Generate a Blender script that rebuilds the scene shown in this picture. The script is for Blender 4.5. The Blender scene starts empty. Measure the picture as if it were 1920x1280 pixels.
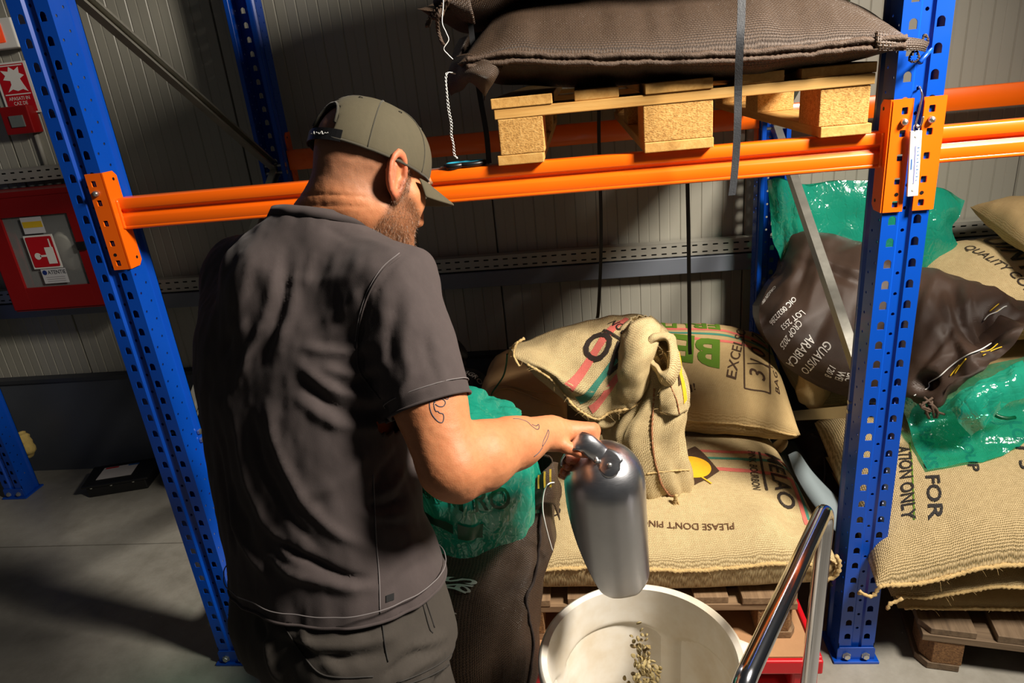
import bpy, bmesh, math, random
import numpy as np
from mathutils import Vector, Matrix, Euler

scene = bpy.context.scene
COL = scene.collection
PI = math.pi

# ------------------------------------------------------------------ camera
FPX = 1279.435                      # focal length in pixels of a 1920 px wide frame
CAMP = np.array([-.7089, -1.5777, 1.67])
_yaw, _pit, _rol = [math.radians(a) for a in (-7.00516, 21.1941, -5.83948)]
FW = np.array([math.sin(_yaw)*math.cos(_pit), math.cos(_yaw)*math.cos(_pit), -math.sin(_pit)])
_r0 = np.array([math.cos(_yaw), -math.sin(_yaw), 0.]); _u0 = np.cross(_r0, FW)
RT = math.cos(_rol)*_r0+math.sin(_rol)*_u0
UP = -math.sin(_rol)*_r0+math.cos(_rol)*_u0
cam_d = bpy.data.cameras.new('camera'); cam = bpy.data.objects.new('camera', cam_d); COL.objects.link(cam)
cam_d.sensor_width = 36; cam_d.lens = FPX*36/1920; cam_d.clip_start = .02; cam_d.clip_end = 60
cam.matrix_world = Matrix(((RT[0], UP[0], -FW[0], CAMP[0]), (RT[1], UP[1], -FW[1], CAMP[1]), (RT[2], UP[2], -FW[2], CAMP[2]), (0, 0, 0, 1)))
scene.camera = cam

# ------------------------------------------------------------------ light
scene.view_settings.view_transform = 'Standard'
scene.view_settings.look = 'None'
scene.view_settings.gamma = 1
scene.view_settings.use_curve_mapping = False
scene.view_settings.exposure = 0.0
world = bpy.data.worlds.new('world'); scene.world = world; world.use_nodes = True
world.node_tree.nodes['Background'].inputs[0].default_value = (.95, .97, 1, 1)
world.node_tree.nodes['Background'].inputs[1].default_value = .026

def area_light(name, loc, target, size, power, color):
    d = bpy.data.lights.new(name, 'AREA'); d.energy = power; d.color = color; d.shape = 'DISK'; d.size = size
    o = bpy.data.objects.new(name, d); COL.objects.link(o); o.location = loc
    o.rotation_euler = (Vector(target)-Vector(loc)).to_track_quat('-Z', 'Y').to_euler()
    return o
key = area_light('key_lamp', (.88, -.88, 2.78), (-.72, .04, .95), .52, 69, (1, .915, .80)); key.data.spread = math.radians(110)

# ------------------------------------------------------------------ pixel helpers (layout only; results are world points)
def ray(x, y): return FW+RT*(x-960)/FPX-UP*(y-640)/FPX
def atz(x, y, z=0.): d = ray(x, y); return CAMP+d*(z-CAMP[2])/d[2]
def aty(x, y, yy=0.): d = ray(x, y); return CAMP+d*(yy-CAMP[1])/d[1]
def atx(x, y, xx=0.): d = ray(x, y); return CAMP+d*(xx-CAMP[0])/d[0]
def att(x, y, t): return CAMP+ray(x, y)*t
def A(*p): return np.array(p, float)
def nrm(v): v = np.asarray(v, float); return v/(np.linalg.norm(v)+1e-12)

# ------------------------------------------------------------------ noise
def _hash(ix, iy, iz, s):
    h = (ix.astype(np.int64)*374761393+iy.astype(np.int64)*668265263+iz.astype(np.int64)*2147483647+s*974634777) & 0xffffffff
    h = ((h ^ (h >> 13))*1274126177) & 0xffffffff
    h = ((h ^ (h >> 16))*2246822519) & 0xffffffff
    return ((h ^ (h >> 15)) & 0xffff)/32767.5-1.
def vnoise(P, s=0):
    P = np.asarray(P, float); i = np.floor(P); f = P-i; f = f*f*f*(f*(f*6-15)+10); i = i.astype(np.int64)
    r = 0
    for dx in (0, 1):
        for dy in (0, 1):
            for dz in (0, 1):
                w = (f[..., 0] if dx else 1-f[..., 0])*(f[..., 1] if dy else 1-f[..., 1])*(f[..., 2] if dz else 1-f[..., 2])
                r = r+w*_hash(i[..., 0]+dx, i[..., 1]+dy, i[..., 2]+dz, s)
    return r
def fbm(P, o=3, s=0):
    r = 0; a = 1.
    for k in range(o): r = r+a*vnoise(np.asarray(P)*2**k+k*7.3, s+k); a *= .5
    return r
def ridge(P, s=0): return 1-np.abs(vnoise(P, s))*2

# ------------------------------------------------------------------ materials
MATS = {}
class NT:
    def __init__(self, name):
        self.m = bpy.data.materials.new(name); self.m.use_nodes = True
        self.t = self.m.node_tree; self.n = self.t.nodes; self.b = self.n['Principled BSDF']; self.out = self.n['Material Output']
    def node(self, typ, ins=None, **kw):
        nd = self.n.new(typ)
        for k, v in kw.items(): setattr(nd, k, v)
        for k, v in (ins or {}).items(): self.set(nd.inputs[k], v)
        return nd
    def set(self, sock, v):
        if isinstance(v, bpy.types.NodeSocket): self.t.links.new(v, sock)
        elif isinstance(v, bpy.types.Node): self.t.links.new(v.outputs[0], sock)
        elif isinstance(v, (tuple, list)) and len(v) == 3 and sock.type == 'RGBA': sock.default_value = (*v, 1)
        else: sock.default_value = v
    def math(self, op, a, b=0., c=0.):
        return self.node('ShaderNodeMath', {0: a, 1: b, 2: c}, operation=op).outputs[0]
    def mix(self, f, a, b, bt='MIX'):
        nd = self.node('ShaderNodeMix', None, data_type='RGBA', blend_type=bt)
        self.set(nd.inputs[0], f); self.set(nd.inputs[6], a); self.set(nd.inputs[7], b); return nd.outputs[2]
    def ramp(self, f, stops):
        nd = self.n.new('ShaderNodeValToRGB'); self.set(nd.inputs[0], f); e = nd.color_ramp.elements
        while len(e) < len(stops): e.new(.5)
        for q, (p, c) in zip(e, stops): q.position = p; q.color = (*c, 1) if len(c) == 3 else c
        return nd.outputs[0]
    def noise(self, co, sc, det=3, rough=.55, dist=0):
        nd = self.node('ShaderNodeTexNoise', {'Scale': sc, 'Detail': det, 'Roughness': rough, 'Distortion': dist})
        if co is not None: self.set(nd.inputs['Vector'], co)
        return nd.outputs[0]
    def obj(self, scale=None):
        o = self.node('ShaderNodeTexCoord').outputs['Object']
        if scale is None: return o
        return self.node('ShaderNodeMapping', {0: o, 3: scale}).outputs[0]
    def uv(self): return self.node('ShaderNodeTexCoord').outputs['UV']
    def bump(self, h, dist, strength=1., normal=None):
        nd = self.node('ShaderNodeBump', {'Height': h, 'Distance': dist, 'Strength': strength})
        if normal is not None: self.set(nd.inputs['Normal'], normal)
        return nd.outputs[0]
    def done(self, **kw):
        for k, v in kw.items(): self.set(self.b.inputs[k.replace('_', ' ')], v)
        return self.m
def srgb(r, g, b):
    f = lambda c: (c/255/12.92) if c <= 10 else ((c/255+.055)/1.055)**2.4
    return (f(r), f(g), f(b))
def mat(name, col, rough=.5, metal=0., var=.12, vs=9., bump=0., bs=60., spec=.5, coat=0., emit=None, es=0., stretch=None):
    """plain painted or moulded surface: colour drifting a little with noise, optional fine relief"""
    if name in MATS: return MATS[name]
    t = NT(name); o = t.obj(stretch)
    n = t.noise(o, vs, 4)
    c = t.mix(n, tuple(x*(1-var) for x in col), tuple(min(1, x*(1+var)) for x in col))
    r = t.math('MULTIPLY_ADD', n, .2, rough-.1)
    kw = dict(Base_Color=c, Roughness=r, Metallic=metal, Specular_IOR_Level=spec, Coat_Weight=coat)
    if bump: kw['Normal'] = t.bump(t.noise(o, bs, 4), bump)
    if emit: kw['Emission_Color'] = emit; kw['Emission_Strength'] = es
    MATS[name] = t.done(**kw); return MATS[name]

# ------------------------------------------------------------------ mesh building
class MB:
    def __init__(self): self.v = []; self.f = []; self.uv = {}; self.mi = {}
    def add(self, verts, faces, uvs=None, m=0):
        b = len(self.v); self.v += [tuple(map(float, p)) for p in verts]
        for i, f in enumerate(faces):
            if m: self.mi[len(self.f)] = m
            if uvs is not None: self.uv[len(self.f)] = [uvs[k] for k in f]
            self.f.append(tuple(k+b for k in f))
        return self
    def box(self, c, s, R=None, m=0):
        c = A(*c); h = A(*s)/2
        P = [A(x, y, z)*h for z in (-1, 1) for y in (-1, 1) for x in (-1, 1)]
        if R is not None: P = [np.array(R @ Vector(p)) for p in P]
        return self.add([c+p for p in P], [(0, 2, 3, 1), (4, 5, 7, 6), (0, 1, 5, 4), (2, 6, 7, 3), (0, 4, 6, 2), (1, 3, 7, 5)], m=m)
    def prism(self, poly, vec, m=0):
        n = len(poly); poly = [A(*p) for p in poly]; vec = A(*vec)
        return self.add(poly+[p+vec for p in poly], [tuple(range(n))[::-1], tuple(range(n, 2*n))]+[(i, (i+1) % n, n+(i+1) % n, n+i) for i in range(n)], m=m)
    def tube(self, path, rad, n=10, closed=False, cap=True, flat=None, m=0, up=None):
        P = [A(*p) for p in path]; k = len(P)
        if np.isscalar(rad): rad = [rad]*k
        T = [nrm(P[(i+1) % k]-P[i-1]) if closed else nrm(P[min(i+1, k-1)]-P[max(i-1, 0)]) for i in range(k)]
        u = up if up is not None else (A(0, 0, 1) if abs(T[0][2]) < .9 else A(1, 0, 0))
        V = []
        for i in range(k):
            u = nrm(u-T[i]*np.dot(u, T[i])); w = np.cross(T[i], u)
            fl = flat if flat else 1.
            for j in range(n):
                a = 2*PI*j/n; V.append(P[i]+rad[i]*(math.cos(a)*u+math.sin(a)*w*fl))
        F = []
        for i in range(k if closed else k-1):
            q = (i+1) % k
            for j in range(n): F.append((i*n+j, i*n+(j+1) % n, q*n+(j+1) % n, q*n+j))
        if cap and not closed: F += [tuple(range(n))[::-1], tuple(range((k-1)*n, k*n))]
        return self.add(V, F, m=m)
    def ribbon(self, path, width_vec, th, m=0):
        """flat webbing: rectangle swept along path; width_vec = one vector or one per point (half width)"""
        P = [A(*p) for p in path]; k = len(P); V = []
        for i in range(k):
            w = A(*(width_vec[i] if np.ndim(width_vec) == 2 else width_vec)); t = nrm(P[min(i+1, k-1)]-P[max(i-1, 0)]); q = nrm(np.cross(t, w))*th/2
            V += [P[i]-w-q, P[i]+w-q, P[i]+w+q, P[i]-w+q]
        F = [(i*4+j, i*4+(j+1) % 4, i*4+4+(j+1) % 4, i*4+4+j) for i in range(k-1) for j in range(4)]+[(3, 2, 1, 0), tuple(range(4*k-4, 4*k))]
        return self.add(V, F, m=m)
    def lathe(self, prof, c=(0, 0, 0), n=32, m=0, axis=None, sx=1., sy=1., cap=True):
        c = A(*c); V = []; k = len(prof)
        X, Yv, Zv = A(1, 0, 0), A(0, 1, 0), A(0, 0, 1)
        if axis is not None:
            Zv = nrm(axis); X = nrm(np.cross(A(0, 1, 0) if abs(Zv[1]) < .9 else A(1, 0, 0), Zv)); Yv = np.cross(Zv, X)
        for r, z in prof:
            for j in range(n):
                a = 2*PI*j/n; V.append(c+X*math.cos(a)*r*sx+Yv*math.sin(a)*r*sy+Zv*z)
        F = [(i*n+j, i*n+(j+1) % n, (i+1)*n+(j+1) % n, (i+1)*n+j) for i in range(k-1) for j in range(n)]
        if cap and prof[0][0] > 1e-6: F.append(tuple(range(n))[::-1])
        if cap and prof[-1][0] > 1e-6: F.append(tuple(range((k-1)*n, k*n)))
        return self.add(V, F, m=m)
    def grid(self, G, UV=None, wrap_u=False, flip=False, m=0):
        """G: (nu,nv,3) points"""
        nu, nv = G.shape[:2]; F = []
        for i in range(nu if wrap_u else nu-1):
            q = (i+1) % nu
            for j in range(nv-1):
                f = (i*nv+j, q*nv+j, q*nv+j+1, i*nv+j+1); F.append(f[::-1] if flip else f)
        return self.add(G.reshape(-1, 3), F, None if UV is None else [tuple(x) for x in np.asarray(UV).reshape(-1, 2)], m=m)
    def holecell(self, o, ux, uz, w, h, hole, th=.002, m=0):
        """rectangle w x h (corner o, axes ux, uz) with a star-shaped hole [(x,z)...] given about the cell centre; sheet of thickness th"""
        o, ux, uz = A(*o), A(*ux), A(*uz); un = np.cross(ux, uz)
        if not hole:
            return self.add([o, o+ux*w, o+ux*w+uz*h, o+uz*h, o-un*th, o+ux*w-un*th, o+ux*w+uz*h-un*th, o+uz*h-un*th], [(0, 1, 2, 3), (7, 6, 5, 4), (0, 4, 5, 1), (2, 6, 7, 3), (1, 5, 6, 2), (3, 7, 4, 0)], m=m)
        hc = A(*np.mean(hole, 0)); C = A(w/2, h/2)+hc; hp = [A(*p)-hc for p in hole]
        cor = [A(x, z)-C for x, z in ((0, 0), (w, 0), (w, h), (0, h))]
        ang = sorted(set(round(math.atan2(p[1], p[0]), 6) for p in hp+cor))
        hang = [math.atan2(p[1], p[0]) for p in hp]; order = sorted(range(len(hp)), key=lambda i: hang[i])
        hs = [hp[i] for i in order]; ha = [hang[i] for i in order]
        inner, outer = [], []
        for a in ang:
            d = A(math.cos(a), math.sin(a))
            k = next((i for i in range(len(ha)) if ha[i] > a+1e-5), 0); p, q = hs[k-1], hs[k]
            if abs(ha[k-1]-a) < 2e-5: inner.append(p)
            else:
                e = q-p; den = d[0]*e[1]-d[1]*e[0]; t = (p[0]*e[1]-p[1]*e[0])/den; inner.append(d*t)
            t = min([(w-C[0] if d[0] > 0 else -C[0])/d[0] if abs(d[0]) > 1e-9 else 9, (h-C[1] if d[1] > 0 else -C[1])/d[1] if abs(d[1]) > 1e-9 else 9]); outer.append(d*t)
        n = len(ang); T = lambda p, dz: o+ux*(C[0]+p[0])+uz*(C[1]+p[1])-un*dz
        V = [T(p, 0) for p in inner]+[T(p, 0) for p in outer]+[T(p, th) for p in inner]+[T(p, th) for p in outer]; F = []
        for i in range(n):
            j = (i+1) % n
            F += [(i, n+i, n+j, j), (2*n+j, 3*n+j, 3*n+i, 2*n+i), (i, j, 2*n+j, 2*n+i)]
        return self.add(V, F, m=m)
    def build(self, name, mats, parent=None, smooth=False, bevel=0., auto=None, world_to=None, loc=None, **props):
        me = bpy.data.meshes.new(name); v = self.v
        if loc is not None: v = [tuple(np.array(p)-np.array(loc)) for p in v]
        me.from_pydata(v, [], self.f); me.update()
        if self.uv:
            lay = me.uv_layers.new(name='UVMap'); k = 0; buf = np.zeros((len(me.loops), 2))
            for i, f in enumerate(self.f):
                u = self.uv.get(i)
                if u is not None: buf[k:k+len(f)] = u
                k += len(f)
            lay.data.foreach_set('uv', buf.ravel())
        for mm in (mats if isinstance(mats, (list, tuple)) else [mats]): me.materials.append(mm)
        if self.mi:
            ids = np.zeros(len(me.polygons), int)
            for i, q in self.mi.items(): ids[i] = q
            me.polygons.foreach_set('material_index', ids)
        if smooth: me.polygons.foreach_set('use_smooth', [True]*len(me.polygons))
        if auto is not None: me.polygons.foreach_set('use_smooth', [True]*len(me.polygons)); me.set_sharp_from_angle(angle=math.radians(auto))
        o = bpy.data.objects.new(name, me); COL.objects.link(o)
        if loc is not None: o.location = loc
        if bevel:
            b = o.modifiers.new('bevel', 'BEVEL'); b.width = bevel; b.segments = 2; b.limit_method = 'ANGLE'; b.angle_limit = math.radians(40)
        if parent is not None: o.parent = parent
        for k, x in props.items(): o[k] = x
        return o
def root(name, loc, label, cat, rz=0., group=None, **kw):
    o = bpy.data.objects.new(name, None); o.empty_display_size = .05; COL.objects.link(o); o.location = loc; o.rotation_euler = (0, 0, rz)
    o['label'] = label; o['category'] = cat
    if group: o['group'] = group
    return o
def under(o, parent):
    """parent o keeping its world place (parents are unrotated or o is given in world coordinates)"""
    o.parent = parent; o.matrix_parent_inverse = parent.matrix_basis.inverted(); return o
def tag(o, label, cat, group=None, kind=None):
    o['label'] = label; o['category'] = cat
    if group: o['group'] = group
    if kind: o['kind'] = kind
    return o
def struct(o): o['kind'] = 'structure'; return o
def polyarc(c, r, a0, a1, n): return [(c[0]+r*math.cos(a0+(a1-a0)*i/n), c[1]+r*math.sin(a0+(a1-a0)*i/n)) for i in range(n+1)]
def circ(r, n=8): return [(r*math.cos(2*PI*i/n+.2), r*math.sin(2*PI*i/n+.2)) for i in range(n)]
def rrect(w, h, r, n=3):
    P = []
    for cx, cy, a in ((w/2-r, h/2-r, 0), (-w/2+r, h/2-r, PI/2), (-w/2+r, -h/2+r, PI), (w/2-r, -h/2+r, 1.5*PI)): P += polyarc((cx, cy), r, a, a+PI/2, n)
    return P
def cr(P, n):
    """Catmull-Rom through points (any dimension), n samples per span"""
    P = np.asarray(P, float); Q = np.concatenate([[2*P[0]-P[1]], P, [2*P[-1]-P[-2]]]); out = []
    for i in range(1, len(Q)-2):
        for k in range(n):
            t = k/n; out.append(.5*(2*Q[i]+(Q[i+1]-Q[i-1])*t+(2*Q[i-1]-5*Q[i]+4*Q[i+1]-Q[i+2])*t*t+(3*Q[i]-Q[i-1]-3*Q[i+1]+Q[i+2])*t**3))
    out.append(P[-1]); return np.array(out)
# ================================================================== setting
def m_floor():
    t = NT('concrete_floor'); o = t.obj()
    n1 = t.noise(o, 1.3, 5, .6); n2 = t.noise(o, 14, 6, .7); n3 = t.noise(o, 90, 3)
    f = t.math('ADD', t.math('MULTIPLY', n1, .6), t.math('MULTIPLY', n2, .4))
    c = t.ramp(f, [(.3, srgb(118, 114, 104)), (.5, srgb(146, 142, 132)), (.72, srgb(164, 161, 152))])
    v = t.node('ShaderNodeTexVoronoi', {'Vector': o, 'Scale': 11.}, feature='F1').outputs[0]
    c = t.mix(t.math('LESS_THAN', v, .028), c, srgb(205, 200, 190))
    return t.done(Base_Color=c, Roughness=t.math('MULTIPLY_ADD', n2, .3, .3), Normal=t.bump(n3, .0006))
m_conc = m_floor()
FX0, FX1, FY0 = -5.2, 3.2, -3.2
WY = 1.245
# floor: slabs between sawn joints, each a piece
flo = struct(MB().box((-1, -1, -.06), (8.4, 4.6, .08)).build('floor', mat('joint_filler', srgb(70, 68, 64), .8)))
joints_x = [FX0, -3.95, -.9 + 1.42, FX1]   # joint lines running in depth
ys = [FY0, .62, WY+.06]
for i in range(3):
    for j in range(2):
        g = .003
        x0, x1, y0, y1 = joints_x[i]+g, joints_x[i+1]-g, ys[j]+g, ys[j+1]-g
        MB().box(((x0+x1)/2, (y0+y1)/2, -.02), (x1-x0, y1-y0, .04)).build('floor_slab', m_conc, flo)
# wall: sandwich panels with micro-ribs
m_panel = mat('panel_paint', srgb(160, 157, 144), .42, var=.05, vs=2, bump=.0004, bs=25)
wall = struct(MB().box((-1, WY+.075, 1.6), (8.4, .04, 3.2)).build('wall_back', mat('wall_core', srgb(90, 88, 80), .8)))
def panel(x0, w):
    b = MB(); n = 12; p = w/n; prof = []
    for i in range(n):
        a = x0+i*p; d = .0035 if i == 0 else .0022; hw = .0035 if i == 0 else .0022
        prof += [(a+.002 if i == 0 else a, WY+.015+d*1.6), (a+hw*2, WY+.015), (a+p*.46, WY+.0155), (a+p*.5, WY+.0168), (a+p*.54, WY+.0155), (a+p-hw*1.5, WY+.015)]
    prof.append((x0+w-.002, WY+.022))
    prof += [(x0+w-.002, WY+.055), (x0+.002, WY+.055)]
    b.prism([(x, y, .50) for x, y in prof], (0, 0, 2.7)); return b.build('wall_panel', m_panel, wall)
for i in range(8): panel(-5.16+i*1.02, 1.02)
m_kick = mat('plinth_paint', srgb(74, 78, 86), .5, var=.2, vs=5, bump=.001, bs=6)
kick = struct(MB().box((-1, WY+.03, .25), (8.4, .06, .5)).build('baseboard_back', m_kick))
cap = MB().prism([(-5.2, WY-.012, .497), (-5.2, WY-.012, .515), (-5.2, WY+.03, .53), (-5.2, WY+.03, .497)], (8.4, 0, 0)).build('trim_1', mat('trim_dark', srgb(52, 54, 58), .4)); struct(cap)
# cable tray along the wall: perforated upper strip, plain lower flange
m_galv_d = mat('tray_zinc', srgb(168, 166, 156), .45, .35, var=.12, vs=8)
m_traygrey = mat('tray_grey', srgb(112, 118, 128), .45, .1, var=.08)
def tray(n0, x0, x1, z, flange=True):
    pit = .041; r = root('cable_tray', ((x0+x1)/2, WY-.02, z), *n0)
    b = MB(); k = int((x1-x0)/pit); sl = rrect(.022, .006, .0028, 2)
    for i in range(k):
        x = x0+i*pit
        b.holecell((x, 1.2, z+.005), (1, 0, 0), (0, 0, 1), pit, .026, sl, .002); b.holecell((x, 1.2, z+.031), (1, 0, 0), (0, 0, 1), pit, .030, [(a, c) for a, c in sl], .002)
    b.box(((x0+x1)/2, 1.222, z+.062), (x1-x0, .046, .002))
    under(b.build('perforated_side', m_galv_d), r)
    b = MB().box(((x0+x1)/2, 1.235, z+.03), (x1-x0, .006, .06)); under(b.build('back_plate', mat('tray_dark', srgb(30, 30, 32), .7)), r)
    if flange:
        b = MB().box(((x0+x1)/2, 1.2175, z-.036), (x1-x0, .045, .068)); under(b.build('lower_flange', m_traygrey, bevel=.003), r)
    return r
tray(('long perforated zinc cable tray with grey flange running along the back wall', 'cable tray'), -5.0, 2.6, .912)
tray(('short perforated zinc cable tray above the red hose cabinet', 'cable tray'), -4.2, -2.80, 1.44, False)
# left side: fire point on the wall
m_red = mat('fire_red', srgb(140, 10, 12), .38, var=.06)
m_white = mat('white_plastic', srgb(232, 230, 224), .4, var=.04)
m_black = mat('black_plastic', srgb(20, 20, 21), .4, var=.2)
hc = root('hose_cabinet', (-2.93, 1.15, .93), 'red fire hose cabinet with glazed door and hydrant sticker on back wall', 'cabinet')
cy0, cx0, cx1, cz0, cz1 = 1.045, -3.185, -2.67, .925, 1.40
wx0, wx1, wz0, wz1 = -3.10, -2.80, 1.02, 1.322
b = MB()
for (x0, x1, z0, z1) in ((cx0, wx0, cz0, cz1), (wx1, cx1, cz0, cz1), (wx0, wx1, cz0, wz0), (wx0, wx1, wz1, cz1)): b.box(((x0+x1)/2, cy0, (z0+z1)/2), (x1-x0, .014, z1-z0))
d = under(b.build('door', m_red, bevel=.001), hc)
for q, s in (((cx0-.004, 1.12, 1.1625), (.008, .15, .479)), ((cx1+.004, 1.12, 1.1625), (.008, .15, .479)), (((cx0+cx1)/2, 1.12, cz0-.004), (.515, .15, .008)), (((cx0+cx1)/2, 1.12, cz1+.012), (.53, .15, .022))):
    under(MB().box(q, s).build('side_panel', m_red), hc)
under(MB().box(((cx0+cx1)/2, 1.19, 1.16), (.51, .008, .47)).build('back_panel', mat('cabinet_inside', srgb(60, 50, 46), .6)), hc)
g = NT('cabinet_glass'); g.done(Base_Color=(.9, .92, .9), Roughness=.05, Alpha=.12); under(MB().box(((wx0+wx1)/2, cy0+.004, (wz0+wz1)/2), (wx1-wx0, .003, wz1-wz0)).build('window_pane', g.m), hc)
b = MB()
for i in range(8): b.lathe([(.088-.004*abs(i-4), -.006), (.102-.004*abs(i-4), 0), (.088-.004*abs(i-4), .006)], (-2.9, 1.09+i*.011, 1.15), 28, axis=(.3, 1, .1))
under(b.build('hose_reel', mat('hose_white', srgb(190, 188, 176), .6), smooth=True), hc)
b = MB(); yy = cy0-.009
b.box((-2.958, yy, 1.172), (.131, .002, .142)); sg = under(b.build('hydrant_sticker', m_white), hc)
m_signred = mat('sign_red', srgb(190, 18, 30), .35, var=.03)
yy -= .0018; s = lambda poly, nm, mm: under(MB().prism([(x, yy, z) for x, z in poly], (0, -.0006, 0)).build(nm, mm, None), hc)
s([(-2.958+x, 1.172+z) for x, z in rrect(.118, .129, .006)], 'sticker_field', m_signred); yy -= .0008
s([(-2.945, 1.12), (-2.907, 1.12), (-2.907, 1.19), (-2.945, 1.19)], 'sticker_picture', m_white)
s([(-2.918, 1.19), (-2.911, 1.19), (-2.912, 1.225), (-2.917, 1.225)], 'sticker_picture', m_white)
s([(-2.985+x, 1.155+z) for x, z in circ(.0145, 14)], 'sticker_picture', m_white)
s([(-2.975, 1.151), (-2.945, 1.151), (-2.945, 1.159), (-2.975, 1.159)], 'sticker_picture', m_white)
yy = cy0-.0085
s([(-2.998, 1.035), (-2.885, 1.035), (-2.885, 1.098), (-2.998, 1.098)], 'notice_sticker', mat('notice_grey', srgb(206, 205, 208), .4))
s([(-3.01, 1.25), (-2.915, 1.25), (-2.915, 1.318), (-3.01, 1.318)], 'notice_sticker', mat('notice_grey', srgb(206, 205, 208), .4)); yy -= .0008
s([(-3.006, 1.275), (-2.919, 1.275), (-2.919, 1.300), (-3.006, 1.300)], 'notice_band', mat('notice_yellow', srgb(222, 184, 40), .4))
s([(-2.983+x, 1.083+z) for x, z in circ(.0105, 14)], 'notice_mark', mat('notice_blue', srgb(30, 50, 120), .4))
under(MB().box((-2.795+.02, cy0-.012, 1.185), (.04, .014, .034)).build('door_latch', m_black, bevel=.002), hc)
al = root('alarm_lamp', (-2.96, WY, 2.0), 'white wall lamp box with glowing red alarm screen, top left', 'alarm lamp')
under(MB().box((-2.98, 1.225, 2.015), (.17, .05, .11)).build('housing', m_white, bevel=.005), al)
under(MB().box((-3.0, 1.198, 2.018), (.115, .006, .07)).build('screen', mat('alarm_screen', srgb(170, 30, 8), .3, emit=(1, .10, .02), es=.35)), al)
b = MB()
for x in (-3.0, -2.983, -2.966): b.lathe([(0, -.003), (.006, -.002), (.0065, 0)], (x, 1.1935, 2.018), 10, axis=(0, 1, 0))
under(b.build('led', mat('alarm_led', (1, .8, .6), .3, emit=(1, .7, .4), es=9)), al)
fs = root('fire_alarm_sign', (-3.0, WY, 1.8), 'red and white fire alarm sign above the call point', 'sign')
under(MB().box((-3.005, 1.252, 1.815), (.15, .004, .2)).build('sign_plate', m_white), fs)
yy = 1.2492; s = lambda poly, nm, mm: under(MB().prism([(x, yy, z) for x, z in poly], (0, -.0008, 0)).build(nm, mm), fs)
s([(-3.068, 1.722), (-2.942, 1.722), (-2.942, 1.908), (-3.068, 1.908)], 'sign_field', m_signred); yy -= .001
for q in ([(-3.062, 1.79), (-2.948, 1.79), (-2.948, 1.794), (-3.062, 1.794)], [(-3.062, 1.9), (-2.948, 1.9), (-2.948, 1.904), (-3.062, 1.904)]): s(q, 'sign_border', m_white)
s([(-3.045, 1.802), (-3.02, 1.812), (-3.0, 1.804), (-2.975, 1.81), (-2.955, 1.80), (-2.968, 1.83), (-2.975, 1.85), (-2.952, 1.862), (-2.972, 1.872), (-2.968, 1.895), (-2.99, 1.883), (-3.01, 1.898), (-3.018, 1.88), (-3.05, 1.886), (-3.035, 1.865), (-3.05, 1.85), (-3.02, 1.845), (-3.02, 1.83)], 'sign_picture', m_white)
cp = root('call_point', (-2.99, WY, 1.68), 'small red fire call point with grey window under its sign', 'call point')
under(MB().box((-3.015, 1.23, 1.692), (.125, .055, .11)).build('housing', m_red, bevel=.004), cp)
under(MB().box((-3.01, 1.2, 1.688), (.06, .006, .045)).build('call_window', mat('call_grey', srgb(110, 118, 116), .3)), cp)
for k, (x, z0, z1, lab) in enumerate(((-2.99, 1.50, 1.635, 'thin grey conduit running down from the red call point'), (-2.905, 1.50, 2.6, 'tall grey conduit on the wall beside the fire alarm sign'))):
    tag(MB().tube([(x, 1.253, z0), (x, 1.253, z1)], .010, 8).build('conduit', mat('conduit_grey', srgb(150, 147, 138), .5), smooth=True), lab, 'conduit')

def flat_text(s_, c, size, mt, par, w=None, bold=0.):
    # writing on a plate that faces the camera side (-y), centred at c
    V, F = text_geo(s_, size, bold); V = V-(V.max(0)+V.min(0))/2
    if w: V = V*A(w/(V[:, 0].max()-V[:, 0].min()), 1)
    return under(MB().add([(c[0]+p[0], c[1], c[2]+p[1]) for p in V], F).build('lettering', mt), par)
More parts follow.
